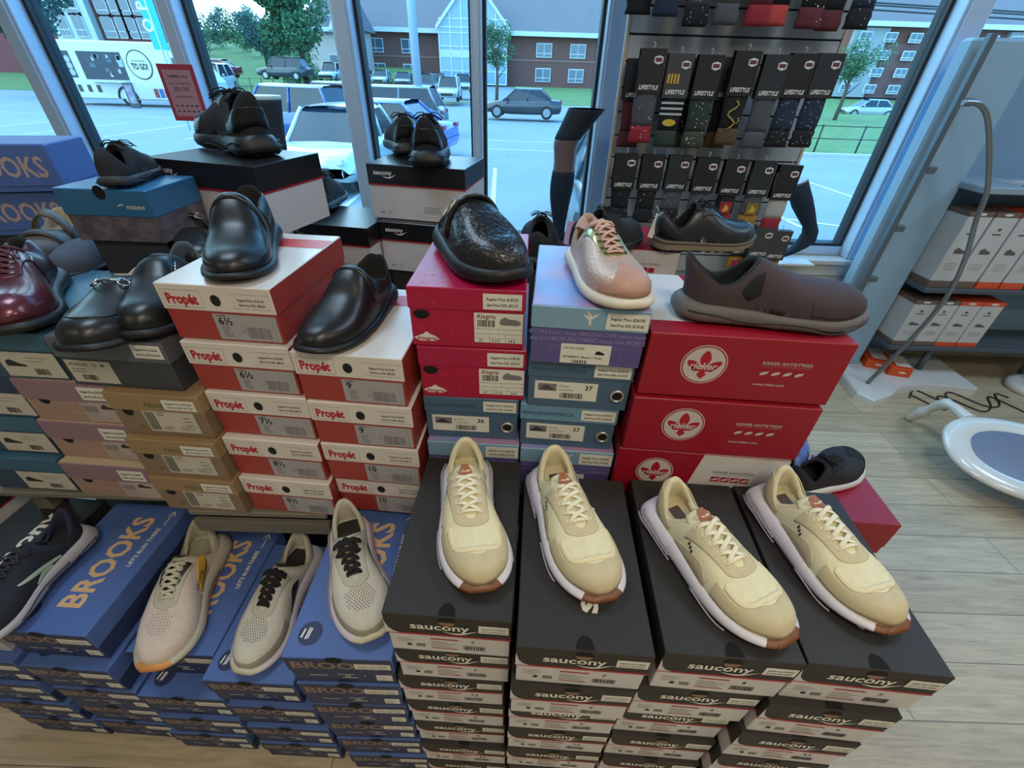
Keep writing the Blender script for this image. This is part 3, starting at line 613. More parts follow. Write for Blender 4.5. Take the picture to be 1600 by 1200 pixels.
def offp(S, u, y, o):
    w = S.w(max(0, min(1, u))); y = max(-w, min(w, y)); n = nrm(S, u, y)
    if abs(y) > w*.9 or u < .04 or u > .97:
        h = Vector(((u-.62)*S.L*(1 if u > .6 else .0)+(-(.3-u)*S.L if u < .2 else 0), y*1.0, 0)); h = h.normalized() if h.length > 1e-6 else n; f = min(1, max((abs(y)/max(w, 1e-5)-.9)*10, (u-.97)/.03, (.04-u)/.04)); n = n.lerp(h, f).normalized()
    return S.p(u, y)+n*o
def band(S, mb, A, B, off=.0011, m=0, nv=40, k=8, closed=False):
    "raised panel between two boundary curves given in (u, y)"
    rows = []
    for i in range(nv+1):
        v = i/nv; a, b = A(v), B(v); r_ = []
        for q in range(k+1):
            f = q/k; u, y = a[0]+(b[0]-a[0])*f, a[1]+(b[1]-a[1])*f
            if q == 0: r_.append(offp(S, u, y, -.0008))
            r_.append(offp(S, u, y, off))
            if q == k: r_.append(offp(S, u, y, -.0008))
        rows.append(r_)
    mb.loft(rows, m, closed=False); return mb
def at_outline(S, t, d, cu, cyf=0.):
    "plan point a distance d inside the outline, towards the centre (cu, 0)"
    uo = .5-.5*math.cos(t); yo = S.w(uo)*(1 if math.sin(t) >= 0 else -1); dx, dy = (cu-uo)*S.L, -yo; n = math.hypot(dx, dy); f = min(1, d/max(n, 1e-6)); return (uo+(cu-uo)*f, yo*(1-f))
def at_height(S, t, h, cu):
    lo, hi = 0., .045
    for _ in range(14):
        mid = (lo+hi)/2; u, y = at_outline(S, t, mid, cu); z = S.p(u, y).z-S.zt(u)
        if z < h: lo = mid
        else: hi = mid
    return at_outline(S, t, hi, cu)
def pieces_to_parts(sp, S, parts):
    for nm, mat, fns in sp.get('panels', []):
        for f in (fns if isinstance(fns, list) else [fns]):
            mb = MB(); f(S, mb); parts.append((nm, mb, [mat], []))
def eyestay(wi=.010, wo_=.027, uf=.70, back=0.):
    def f(S, mb):
        ut = S.uc+S.ul; 
        def arc(y0, uend, y1f):
            def g(v):     # v 0..1 round the U: left rear, front, right rear
                s_ = -1 if v < .5 else 1; q = abs(v-.5)*2
                if q > .45: f_ = (q-.45)/.55; return (uend-.055*1+(ut+back-(uend-.055))*f_, s_*(y0+(y1f-y0)*f_))
                a = q/.45*math.pi/2; return (uend-.055*(1-math.cos(a)), s_*y0*math.sin(a))
            return g
        band(S, mb, arc(wo_, uf, wo_+.006), arc(wi, uf-.05, wi+.004), nv=70, k=10)
    return f
def mudguard(ts=1.25, d0=.010, d1=.034, cu=.60):
    "toe cap and mud guard: a band along the outline, deep over the toe"
    def f(S, mb):
        def A(v): t = math.pi+(v-.5)*2*ts; return at_outline(S, t, .0002, cu)
        def B(v):
            q = abs(v-.5)*2; t = math.pi+(v-.5)*2*ts; return at_outline(S, t, d0+(d1-d0)*(1-sstep(.15, .75, q)), cu)
        band(S, mb, A, B, off=.0012, nv=80, k=18)
    return f
def toe_ridge(ts=1.12, d0=.020, d1=.046, wd=.008, cu=.60):
    def f(S, mb):
        def A(v):
            q = abs(v-.5)*2; t = math.pi+(v-.5)*2*ts; return at_outline(S, t, d0+(d1-d0)*(1-sstep(.1, .8, q)), cu)
        def B(v):
            q = abs(v-.5)*2; t = math.pi+(v-.5)*2*ts; return at_outline(S, t, d0+(d1-d0)*(1-sstep(.1, .8, q))-wd, cu)
        band(S, mb, A, B, off=.0014, nv=56, k=3)
    return f
def counter(ts=.95, h0=.050, h1=.016, cu=.3, off=.0012):
    def f(S, mb):
        def A(v): t = (v-.5)*2*ts; return at_outline(S, t, .0001, cu)
        def B(v): q = abs(v-.5)*2; t = (v-.5)*2*ts; return at_height(S, t, h0+(h1-h0)*sstep(.35, 1, q), cu)
        band(S, mb, A, B, off=off, nv=40, k=7)
    return f
def flank(sd, pts, off=.001):
    "panel on one flank: pts = [(u, h_low, h_high)]"
    def f(S, mb):
        us = [q[0] for q in pts]
        def yy(u, h): 
            hh = min(.985, h/max(S.Hc(u), 1e-4)); return sd*S.side*S.w(u)*max(0, 1-hh**S.n)**(1/S.n)
        def A(v): u = us[0]+(us[-1]-us[0])*v; return (u, yy(u, catmull([(q[0], q[1]) for q in pts], u)))
        def B(v): u = us[0]+(us[-1]-us[0])*v; return (u, yy(u, catmull([(q[0], q[2]) for q in pts], u)))
        band(S, mb, A, B, off=off, nv=24, k=5)
    return f
def shoe_meshes(sp):
    "returns a list of (part name, MB, materials, children) for one shoe"
    S = Last(**sp.get('last', {})); NT, NS = sp.get('nt', 144), sp.get('ns', 44)
    reg = sp.get('reg', lambda u, y, r, h, sd: (0, 0)); up = MB(); rings = []; info = []
    closed = sp.get('closed', False)
    for i in range(NS+1):
        s_ = i/NS; ring = []; inf = []
        for j in range(NT):
            t = 2*math.pi*j/NT; ct, st = math.cos(t), math.sin(t)
            uo = .5-.5*ct; yo = S.w(uo)*(1 if st > 0 else -1 if st < 0 else 0)
            ur = S.uc-S.ul*ct; yr = S.wo*(1+.12*ct)*st
            k = 2.3-.75*sstep(1.6, math.pi, min(t, 2*math.pi-t)); g = s_**k
            # plan positions measured off the curved centre line
            u = uo+(ur-uo)*g; y = yo+(yr-yo)*g
            wv = S.w(u); y = max(-wv, min(wv, y))
            ring.append(S.p(u, y)); inf.append((u, y, y/max(wv, 1e-5)))
        rings.append(ring); info.append(inf)
    # overlays stand slightly proud
    disp = [[r.copy() for r in ring] for ring in rings]; mats_i = []
    cen = [Vector(((u-.5)*S.L, S.c(u), S.zt(u)+.3*S.Hc(u))) for u in [0]]
    R_ = [[reg(*info[i][j], rings[i][j].z-S.zt(info[i][j][0]), 1 if info[i][j][1]*S.side > 0 else -1) for j in range(NT)] for i in range(NS+1)]
    for i in range(NS+1):
        for j in range(NT):
            d = R_[i][j][1]
            if d:
                a = rings[min(i+1, NS)][j]-rings[max(i-1, 0)][j]; b = rings[i][(j+1) % NT]-rings[i][j-1]
                n = b.cross(a)
                if n.length > 1e-12: disp[i][j] = rings[i][j]+n.normalized()*(-d if n.z < 0 and i > NS*.5 else d)
    mi = [R_[i][j][0] for i in range(NS) for j in range(NT)]
    n0 = NT; vs = [p for r in disp for p in r]; fs = []
    for i in range(NS):
        for j in range(NT): k = (j+1) % NT; fs.append((i*n0+k, i*n0+j, (i+1)*n0+j, (i+1)*n0+k))
    up.add(vs, fs, mi, True)
    parts = []
    lm = sp.get('lining_slot', 1); im = sp.get('insole_slot', 2)
    # collar roll and lining down to the insole
    rim = disp[-1]; C0 = Vector(((S.uc-.5)*S.L, S.c(S.uc), 0))
    pad = sp.get('pad', .006); rl = [rim]; 
    def inw(p, d, f=1.):
        v = Vector((C0.x-p.x, C0.y-p.y, 0)); L_ = v.length; return Vector((p.x, p.y, 0))+v*min(d/max(L_, 1e-6), .8)
    def mk(d, dz): return [Vector((*inw(p, d).xy, p.z+dz)) for p in rim]
    rl.append(mk(pad*.25, pad*.45)); rl.append(mk(pad*.7, pad*.5)); rl.append(mk(pad*1.1, 0)); rl.append(mk(pad*1.25, -.008))
    bot = []
    for j in range(NT):
        t = 2*math.pi*j/NT; uo = .5-.5*math.cos(t); u = min(max(uo, .045), .84); sg = 1 if math.sin(t) >= 0 else -1
        y = S.w(uo)*.80*sg if .045 < uo < .84 else S.w(u)*.8*sg*abs(math.sin(t))**.5
        bot.append(Vector(((u-.5)*S.L, S.c(u)+y, S.zt(u)+.004)))
    a = rl[-1]; 
    for f in (.35, .7, 1): rl.append([Vector((a[j].x+(bot[j].x-a[j].x)*f, a[j].y+(bot[j].y-a[j].y)*f, a[j].z+(bot[j].z-a[j].z)*(f**.8 if f < 1 else 1))) for j in range(NT)])
    li = MB(); li.loft([list(r) for r in rl], 0); cc = sum(bot, Vector())/NT; o = len(li.v); li.v.append(tuple(cc))
    for j in range(NT): li.f.append((o-NT+j, o-NT+(j+1) % NT, o)); li.m.append(1); li.s.append(True)
    if sp.get('insole_patch'):
        zc = S.zt(.15)+.006
        li.quad(*[((u-.5)*S.L, S.c(u)+y, zc) for u, y in ((.10, -.011), (.10, .011), (.27, .010), (.27, -.010))], 2)
    parts.append(('upper', up, sp['mats'], [('lining', li, sp['lining'])]))
    # sole
    so = MB(); prof = sp.get('sole', [(0, -.004, 1), (.16, .003, 1), (.20, .005, 0), (.45, .0075, 0), (.75, .0065, 0), (.97, .0028, 0), (1, .0005, 0), (1, -.004, 0)]); rr = []
    slots = [q[2] for q in prof]
    def out(t, d):
        uo = .5-.5*math.cos(t); sg = math.sin(t); y = S.w(uo)*(1 if sg > 0 else -1 if sg < 0 else 0)
        nx = (1+2*d/S.L); wv = S.w(uo); f = 1+d/max(wv, .012)
        return uo, Vector(((uo-.5)*S.L*nx, S.c(uo)+y*f, 0))
    tread = sp.get('tread', 0)
    for q in prof:
        ring = []
        for j in range(NT):
            t = 2*math.pi*j/NT; fl = S.flare*(math.exp(-(min(t, 2*math.pi-t)/1.1)**2)); uo, p = out(t, q[1]+(fl*(1-q[0]) if q[0] < 1 or q[1] >= 0 else 0)*1.2)
            z = S.zb(uo)+(S.zt(uo)-S.zb(uo))*q[0]
            arch = sp.get('arch', 0)
            if q[0] < .15 and arch: z += arch*math.exp(-((uo-.42)/.11)**2)
            if tread and q[0] < .1 and (j//2) % 2: z += tread
            if sp.get('wave') and 0 < q[0] < 1: z += sp['wave']*math.sin(uo*22+q[0]*6)*(q[0]*(1-q[0])*4)
            if sp.get('topwave') and q[0] >= 1: z += sp['topwave'](uo)
            p.z = z; ring.append(p)
        rr.append(ring)
    n = NT; vs = [p for r in rr for p in r]; fs = []; mi = []
    for i in range(len(rr)-1):
        for j in range(n):
            k = (j+1) % n; fs.append((i*n+j, i*n+k, (i+1)*n+k, (i+1)*n+j)); uo = .5-.5*math.cos(2*math.pi*j/n)
            m = slots[i]
            if sp.get('toe_rubber') and uo > sp['toe_rubber'] : m = 2
            mi.append(m)
    fs.append(tuple(range(n))[::-1]); mi.append(slots[0]); fs.append(tuple((len(rr)-1)*n+j for j in range(n))); mi.append(slots[-1])
    so.add(vs, fs, mi, True); so.s[-1] = so.s[-2] = False
    if sp.get('grooves'):
        for q, uu0, uu1 in sp['grooves']:
            for sg in (1, -1):
                pts = []
                for i in range(19):
                    u = uu0+(uu1-uu0)*i/18; t = math.acos(1-2*u)*sg; uo, p = out(t, .0082+S.flare*math.exp(-(abs(t)/1.1)**2)*(1-q)*1.2); p.z = S.zb(uo)+(S.zt(uo)-S.zb(uo))*(q+.13*math.sin(u*14)); pts.append(p)
                so.tube(pts, .0015, 3, 5)
    parts.append(('sole', so, sp['sole_mats'], []))
    if sp.get('bumper'):     # rubber toe guard wrapping up over the toe
        bm = MB(); m_ = sp['bumper']; rg = []
        for q, d in ((0, .003), (.5, .0088), (1.0, .0048), (1.2, .0022), (1.35, -.001)):
            r_ = []
            for j in range(13):
                f = (j-6)/6; t = math.pi+f*.17; uo, p = out(t, d); hz = q*(1-.35*abs(f)**2) if q > 1 else q
                p.z = S.zb(uo)+(S.zt(uo)-S.zb(uo))*hz
                if q > 1: p.x -= (q-1)*.010
                r_.append(p)
            rg.append(r_)
        bm.loft(rg, 0, closed=False); parts.append(('toe_guard', bm, [m_], []))
    ut = S.uc+S.ul
    # tongue
    if sp.get('tongue'):
        tg = sp['tongue']; tm = MB(); K = 12; half = tg.get('w', .024); rows = []
        p1 = S.p(ut+.02, 0); p0 = S.p(ut+.17, 0); dr = (p1-p0).normalized(); up_ = Vector((-dr.z, 0, dr.x)); up_ = up_ if up_.z > 0 else -up_
        Lt = tg.get('len', .05)
        for i in range(K+1):
            f = i/K; base = p1+dr*(f*Lt-.012)+up_*(-.005+tg.get('bend', .0)*f*f); hw = half*(1-.28*f**3); r_ = []
            for sgn, off in ((1, 0), (-1, -.005*(1 if f < .95 else .3))):
                for j in range(9):
                    v = (j-4)/4*sgn; c_ = (1-v*v); r_.append(base+Vector((0, v*hw, 0))+up_*(-(v*v)*.010+off+.002*c_))
            rows.append(r_)
        tm.loft(rows, 0, True, True)
        kids = []
        if tg.get('patch'):
            pm = MB(); q = p1+dr*(Lt*.62-.012)+up_*.0008
            a, b = dr*.013, Vector((0, .011, 0)); pm.add([q-a-b-up_*.0015, q-a+b-up_*.0015, q-a*.2+b*1.1-up_*.0015, q+a+b*.5, q+a-b*.5, q-a*.2-b*1.1-up_*.0015, q+up_*.001], [(0, 1, 6), (1, 2, 6), (2, 3, 6), (3, 4, 6), (4, 5, 6), (5, 0, 6)], 0)
            kids.append(('tongue_patch', pm, [tg['patch']]))
        parts.append(('tongue', tm, [tg['mat']], kids))
    # laces
    if sp.get('lace'):
        lc = sp['lace']; lm_ = MB(); n_ = lc.get('n', 5); u0 = lc.get('u0', ut+.25); u1 = lc.get('u1', ut+.015); wd = lc.get('w', .0028); fl = lc.get('flat', .4)
        E = []
        ey = [MB(), MB()]
        for i in range(n_):
            f = i/(n_-1); u = u0+(u1-u0)*f; y = lc.get('y0', .012)+(lc.get('y1', .019)-lc.get('y0', .012))*f
            pr_ = []
            for sg in (1, -1):
                p = S.p(u, sg*y); q = S.p(u, sg*(y+.004)); tv = (q-p).normalized(); nn = Vector((0, -tv.z*sg, abs(tv.y))).normalized() if True else Vector((0, 0, 1))
                pr_.append((p, nn))
                if lc.get('eyelets'): 
                    cpt = p+nn*.0016; a = tv; b = nn.cross(a)
                    ey[0 if sg > 0 else 1].tube([cpt+a*.0032*math.cos(x)+b*.0032*math.sin(x) for x in [2*math.pi*k/12 for k in range(12)]], .0009, 0, 5, closed=True)
            E.append(pr_)
        def seg(A, B, lift, w_=wd):
            pts = []; ups = []
            for k in range(9):
                f = k/8; p = A[0].lerp(B[0], f); uu = (p.x/S.L)+.5
                z = S.p(uu, p.y-S.c(uu)).z; p.z = max(z, p.z)+.0022+lift*math.sin(math.pi*f); n_v = A[1].lerp(B[1], f); pts.append(p); ups.append(n_v if f not in (0, 1) else n_v)
            pts[0] = A[0]-A[1]*.001+(pts[0]-pts[1]).normalized()*.001; pts[-1] = B[0]-B[1]*.001
            lm_.tube(pts, w_, 0, 8, fl, up=ups)
        seg(E[0][0], E[0][1], .001)
        for i in range(n_-1): seg(E[i][0], E[i+1][1], .0025); seg(E[i][1], E[i+1][0], .0045)
        top = E[-1]; K = (top[0][0]+top[1][0])/2+Vector((0, 0, .008))
        if lc.get('bow', 1):
            seg(top[0], (K, Vector(Z)), .001); seg(top[1], (K, Vector(Z)), .001)
            for sg in (1, -1):
                b = lc.get('bow', 1)
                lp = [(0, 0, 0), (.006, .012, .006), (.012, .026, .004), (.010, .037, -.006), (.002, .034, -.009), (-.003, .018, .0), (0, 0, .001)]
                lm_.tube([K+Vector((x*b, sg*y*b, z*b)) for x, y, z in lp], wd*.9, 0, 7, .55)
                tl = [(0, 0, .001), (.014, .010, .002), (.028, .022, -.004), (.036, .032, -.013)]
                lm_.tube([K+Vector((x*b, sg*y*b, z*b)) for x, y, z in tl], wd*.9, 0, 7, .55)
            lm_.tube([K+Vector((-.004, -.004, 0)), K+Vector((0, 0, .003)), K+Vector((.004, .004, 0))], wd*1.5, 0, 8, .8)
        kids = [('eyelet_row', e_, [lc['eyelets']]) for e_ in ey] if lc.get('eyelets') else []
        parts.append(('laces', lm_, [lc['mat']], kids))
    pieces_to_parts(sp, S, parts)
    # a strap across the instep
    for st in sp.get('straps', []):
        sm_ = MB(); u0, u1 = st['u']; th = st.get('t', .0022); rgs = []; y1 = st.get('y1', .97); K = 22
        for k in range(K+1):
            f = -y1+2*y1*k/K; row = []
            for u, o in ((u0, -.002), (u0, th), ((u0+u1)/2, th*1.25), (u1, th), (u1, -.002)):
                uu = u+st.get('slant', 0)*f; p = S.p(uu, f*S.w(uu)); q = S.p(uu, max(-1, min(1, f+.02))*S.w(uu)); e = S.p(uu+.01, f*S.w(uu+.01)); nn = (q-p).cross(e-p)
                nn = -nn if nn.z < 0 else nn; nn = nn.normalized() if nn.length > 1e-9 else Vector(Z)
                if abs(f) > .8: nn = Vector((0, 1 if f > 0 else -1, .3)).normalized()
                row.append(p+nn*o+Vector((0, 0, st.get('rise', 0)*(1-f*f))))
            rgs.append(row)
        sm_.loft(rgs, 0, True, True); kids = []
        if st.get('buckle'):
            bk = MB(); f = st.get('bf', .62); uu = (u0+u1)/2; p = S.p(uu, f*S.w(uu)); q = S.p(uu, (f+.03)*S.w(uu)); e = S.p(uu+.02, f*S.w(uu+.02)); a = (q-p).normalized(); b = (e-p).normalized(); nn = a.cross(b); nn = -nn if nn.z < 0 else nn; nn.normalize(); p = p+nn*.005+Vector((0, 0, st.get('rise', 0)*(1-f*f)))
            ra, rb = st.get('bs', (.009, .012)); bk.tube([p+a*ra*x+b*rb*y for x, y in ((1, .7), (.7, 1), (-.7, 1), (-1, .7), (-1, -.7), (-.7, -1), (.7, -1), (1, -.7))], .0016, 0, 6, closed=True); bk.tube([p-a*ra, p+a*ra], .001, 0, 5); kids.append(('buckle', bk, [st['buckle']]))
        parts.append(('strap', sm_, [st['mat']], kids))
    if sp.get('bit'):         # snaffle bit across a loafer
        b = MB(); u = sp['bit']; c_ = S.p(u, 0)
        for sg in (1, -1):
            q = S.p(u, sg*.024)+Vector((0, 0, .004)); b.tube([q+Vector((.009*math.cos(a), .0065*math.sin(a)*1.0, -.0055*sg*math.sin(a))) for a in [2*math.pi*k/16 for k in range(16)]], .0018, 0, 6, closed=True)
        b.tube([S.p(u, y)+Vector((0, 0, .005)) for y in (-.02, -.012, -.004, 0, .004, .012, .02)], [.0022, .0017, .003, .0022, .003, .0017, .0022], 0, 7)
        parts.append(('metal_bit', b, [sp['bit_mat']], []))
    if sp.get('decals'):
        for nm, f in sp['decals']:
            d = MB(); mats = f(S, d); parts.append((nm, d, mats, []))
    return parts
SHOES = {}
def make_shoe(key, label, loc, yaw, group=None, cat='shoe', pitch=0, roll=0, scale=1.):
    if key not in SHOES:
        SHOES[key] = [(n, mb.mesh(n, ms), [(kn, kb.mesh(kn, km)) for kn, kb, km in kids]) for n, mb, ms, kids in shoe_meshes(SPECS[key])]
    t = thing(SPECS[key].get('name', 'sneaker'), label, cat, loc, R(yaw), group, rot=(R(roll), R(pitch), R(yaw)))
    if scale != 1.: t.scale = (scale,)*3
    for n, me, kids in SHOES[key]:
        p = obj(n, me, t)
        for kn, km in kids: obj(kn, km, p)
    return t
def shoe_at(key, heel, toe, z, label, group=None, hz=.1, tz=.014, cat='shoe', L=None, anchor='toe', yaw=None, **k):
    "heel / toe: where the collar top and the toe tip are seen; z: what it stands on"
    a = atz(*heel, z+hz); b = atz(*toe, z+tz); v = (b-a); v.z = 0; ya = math.degrees(math.atan2(v.y, v.x)) if yaw is None else yaw
    l = (L or SPECS[key]['last'].get('L', .265))*k.get('scale', 1.); d = Vector((math.cos(R(ya)), math.sin(R(ya)), 0))
    c = b-d*(l/2) if anchor == 'toe' else a+d*(l/2-.018) if anchor == 'heel' else (a+b)/2
    return make_shoe(key, label, (c.x, c.y, z+.0012), ya, group, cat, **k)
SPECS = {}
def side_text(txt, u, h, size, sd, mat, sx=1.):
    "lettering laid on the flank of the upper"
    def f(S, d):
        vs, fs, x0, x1, y0, y1 = text_mesh(txt, .02); out = []
        for v in vs:
            uu = u+(v[0]-x0)*size*sx/S.L*(-1 if sd*S.side < 0 else 1)*1.0; hh = h+v[1]*size
            w_ = S.w(uu); rho = max(0, 1-(min(.99, hh/max(S.Hc(uu), 1e-4)))**S.n)**(1/S.n); p = S.p(uu, sd*S.side*rho*w_); out.append(p+Vector((0, sd*S.side*.0012, .0002)))
        d.add(out, fs, 0); return [mat]
    return f
# ---- materials of the shoes
cream = fabric('cream_mesh', 'e2dbb6'); suede = fabric('beige_suede', 'c9bc98'); creamlin = fabric('cream_lining', 'd5cba8'); creamlace = fabric('cream_lace', 'ece5c8'); whitemid = M('white_foam', 'd9d4dc', .45, bump=(60, .15)); gum = M('gum_rubber', '7a4c30', .5); foamline = M('foam_groove', 'a29aa4', .6)
tan_patch = leather('tan_leather_patch', '9a5a34', .5)
def reg_cream(u, y, r, h, sd): return (0, -.0006) if .38 < u < .62 and abs(y) < .009 else (0, 0)
def cream_mark(S, d):
    for sd in (1, -1):
        for i in range(3):
            pts = []
            for du, dh in ((0, 0), (.012, 0), (.012, .006), (0, .006)):
                u = .395+i*.018+du; hh = .030-.003*i+dh; rho = max(0, 1-(min(.98, hh/S.Hc(u)))**S.n)**(1/S.n); pts.append(S.p(u, sd*rho*S.w(u))+Vector((0, sd*.001, .0004)))
            d.poly(pts, 0)
    return [M('dark_brown_print', '2a2018', .6)]
SPECS['cream'] = dict(last=dict(L=.258, W=.104, th=[(0, .040), (.35, .033), (.7, .025), (.93, .015), (1, .010)], H=[(0, .056), (.07, .060), (.16, .050), (.26, .048), (.36, .062), (.5, .056), (.66, .044), (.85, .036), (1, .030)], uc=.195, ul=.160, wo=.034, flare=.013, lean=.007), mats=[cream, suede], reg=reg_cream, panels=[('eyestay', suede, eyestay(.011, .028, .70)), ('mudguard', suede, mudguard()), ('toe_trim', M('pale_cream_overlay', 'e0d5ac', .6), toe_ridge()), ('heel_counter', suede, counter(1.0, .046, .014)), ('side_panel', suede, [flank(1, [(.30, .0, .010), (.42, .0, .024), (.52, .0, .030), (.60, .0, .014)]), flank(-1, [(.30, .0, .010), (.42, .0, .024), (.52, .0, .030), (.60, .0, .014)])])], pad=.009, lining=[creamlin, fabric('cream_insole', 'cfc49e'), M('insole_print', '4a3a30', .6)], insole_patch=1,
    sole_mats=[whitemid, M('pale_rubber', 'cfc9cc', .5), gum, foamline], toe_rubber=.965, grooves=[(.25, .04, .36), (.42, .05, .34), (.6, .05, .30), (.2, .55, .8)], tread=.0025, bumper=gum, lace=dict(mat=creamlace, n=5, w=.0037, eyelets=creamlace, bow=0, y0=.017, y1=.021), tongue=dict(mat=cream, w=.025, len=.036, patch=tan_patch), decals=[('side_mark', cream_mark)], arch=.004)
knit = M('white_knit', 'cfcabb', .9, nz=(120, .1, None), bump=(420, .9, .001), wave=1); greyknit = fabric('grey_knit', '9b9688'); blklace = fabric('black_lace', '161512'); peach = fabric('peach_tongue', 'c9a08c'); blklin = fabric('black_lining', '25221f'); whitelin = fabric('offwhite_lining', 'b9b4a2')
def reg_bk(u, y, r, h, sd): return (2, -.0008) if .40 < u < .62 and abs(y) < .009 else (0, 0)
def perfs(rows=11, cols=11, u0=.69, u1=.86, half=.027, col='4c4740'):
    def f(S, d):
        for i in range(rows):
            u = u0+(u1-u0)*i/(rows-1)
            for j in range(cols):
                y = -half+2*half*(j+.5*(i % 2))/(cols-.5)
                if (y/half)**2+((u-(u0+u1)/2)/((u1-u0)*.56))**2 > 1: continue
                y -= S.side*.002; c = S.p(u, y); a = (S.p(u, y+.002)-c).normalized(); b = (S.p(u+.008, y)-c).normalized(); n = a.cross(b); n = n if n.z > 0 else -n; n.normalize(); c = c+n*.0006
                d.poly([c+a*(.00095*math.cos(q))+b*(.0017*math.sin(q)) for q in [math.pi*k/3 for k in range(6)]], 0)
        return [M('perforation_'+col, col, .8)]
    return f
dark_mark = M('black_overlay', '1c1b19', .5); smoky = M('translucent_grey_overlay', 'b3ae9e', .5)
CHEV = [(.30, .004, .006), (.36, .006, .028), (.44, .003, .024), (.54, .002, .006)]
SPECS['brooks'] = dict(last=dict(L=.266, W=.102, th=[(0, .038), (.35, .031), (.7, .024), (1, .012)], H=[(0, .062), (.06, .066), (.16, .051), (.26, .046), (.38, .060), (.5, .056), (.66, .044), (.85, .036), (1, .028)], uc=.20, ul=.165, wo=.034, flare=.010, lean=.011), mats=[knit, greyknit, peach, dark_mark], reg=reg_bk, pad=.009, panels=[('eyestay', smoky, eyestay(.011, .024, .70)), ('side_chevron', dark_mark, [flank(1, [(.34, .018, .022), (.42, .006, .030), (.50, .003, .018), (.58, .003, .006)]), flank(-1, [(.34, .018, .022), (.42, .006, .030), (.50, .003, .018), (.58, .003, .006)])]), ('sole_edge_band', greyknit, mudguard(1.25, .006, .004))], lining=[whitelin, blklin, blklin],  # grey panel round the toe along the sole edge
    sole_mats=[M('lilac_white_foam', 'c9c2c8', .45, bump=(60, .15)), M('pale_rubber', 'cfc9cc', .5), M('bone_rubber', 'c4c0a8', .5), M('rose_line', '9c8488', .6)], toe_rubber=.965, grooves=[(.35, .08, .5), (.6, .3, .75)], tread=.002, bumper=M('bone_rubber', 'c4c0a8', .5), lace=dict(mat=blklace, n=6, w=.0042, flat=.55, bow=.7, y0=.013, y1=.019), tongue=dict(mat=blklin, w=.022, len=.034), decals=[('mesh_perforations', perfs())])
yel = fabric('yellow_overlay', 'e0a83c')
def reg_by(u, y, r, h, sd): return (2, -.0008) if .38 < u < .62 and abs(y) < .010 else (0, 0)
SPECS['brooks_yellow'] = dict(SPECS['brooks'], panels=[('eyestay', dark_mark, eyestay(.012, .019, .56)), ('lace_guard', smoky, eyestay(.012, .022, .69)), ('yellow_patch', yel, [flank(1, [(.26, .032, .036), (.32, .016, .042), (.42, .008, .034), (.50, .006, .014)]), flank(-1, [(.26, .032, .036), (.32, .016, .042), (.42, .008, .034), (.50, .006, .014)])])], mats=[M('blush_knit', 'd2c2b6', .9, nz=(120, .1, None), bump=(420, .9, .001), wave=1), greyknit, dark_mark, yel], reg=reg_by, lining=[fabric('sage_lining', 'a8a48c'), fabric('sage_insole', '8f8b76'), blklin], bumper=M('orange_rubber', 'c98a4c', .5),
    sole_mats=[M('bone_foam', 'b4ae9e', .45), M('pale_rubber', 'cfc9cc', .5), M('orange_rubber', 'c98a4c', .5), M('rose_line2', '8c6a62', .6)], lace=dict(mat=fabric('bone_lace', 'c6bfa6'), n=6, w=.0034, flat=.4, bow=0, y0=.014, y1=.018), tongue=dict(mat=dark_mark, w=.022, len=.030), decals=[('side_lettering', side_text('BROOKS', .37, .022, .009, 1, dark_mark, 1.2)), ('mesh_perforations', perfs(9, 9, .70, .85, .022, '8f8278'))])
blkl = leather('black_leather', '17181a', .36); blksole = M('black_rubber', '101012', .5); blkin = fabric('dark_lining', '1d1d1f'); softblk = fabric('black_suede', '1b1d20')
CL = dict(L=.268, W=.108, th=[(0, .034), (.2, .032), (.42, .016), (.7, .016), (1, .012)], spring=.010, H=[(0, .076), (.08, .080), (.2, .066), (.32, .070), (.42, .098), (.5, .088), (.62, .058), (.8, .040), (1, .032)], uc=.20, ul=.18, wo=.036, flare=.003, toe_a=.34, toe_p=2.3, toeH=.16, toeHp=2.2, hw=.70, waist=.80, curve=.07)
SPECS['clog_plain'] = dict(name='clog', last=CL, mats=[blkl, softblk], lining=[blkin, blkin], pad=.003, sole_mats=[blksole]*4, arch=.010, straps=[dict(u=(.37, .47), mat=blkl, t=.002)], panels=[('heel_counter', blkl, counter(1.15, .056, .05)), ('welt_seam', blkl, mudguard(1.4, .004, .004))])
SPECS['clog_slip'] = dict(name='clog', last=dict(CL, L=.27, side=-1, ul=.19, H=[(0, .078), (.08, .082), (.2, .060), (.32, .064), (.42, .094), (.5, .086), (.62, .058), (.8, .040), (1, .032)]), mats=[blkl], lining=[blkin, blkin], pad=.003, sole_mats=[blksole]*4, arch=.010, straps=[dict(u=(.37, .455), mat=blkl, t=.002)])
emb = M('embossed_black_leather', '1c1d20', .3, nz=(30, .2, None), bump=(130, 1., .003), coat=.2)
SPECS['clog_buckle'] = dict(name='clog', last=dict(CL, L=.25, W=.112, th=[(0, .040), (.3, .034), (.7, .030), (1, .022)], H=[(0, .018), (.1, .022), (.25, .030), (.38, .060), (.48, .074), (.6, .066), (.8, .046), (1, .036)], uc=.21, ul=.20, wo=.042, flare=.004), mats=[emb], lining=[blkin, fabric('dark_footbed', '26262a')], pad=.002, sole_mats=[blksole]*4,
    straps=[dict(u=(.39, .49), mat=emb, t=.004, y1=.99, rise=.006, buckle=M('bronze_metal', 'b0a890', .3, .9), bf=-.72, bs=(.014, .017))])
rose = M('metallic_rose_leather', 'd0b4a4', .35, metal=.35, nz=(60, .2, 'd0b0a0'), bump=(260, 1., .0012)); blush = leather('blush_leather', 'bb907f', .5); roselace = fabric('rose_lace', 'cfa898')
def reg_pink(u, y, r, h, sd): return (2, -.0008) if .37 < u < .62 and abs(y) < .009 else (0, 0)
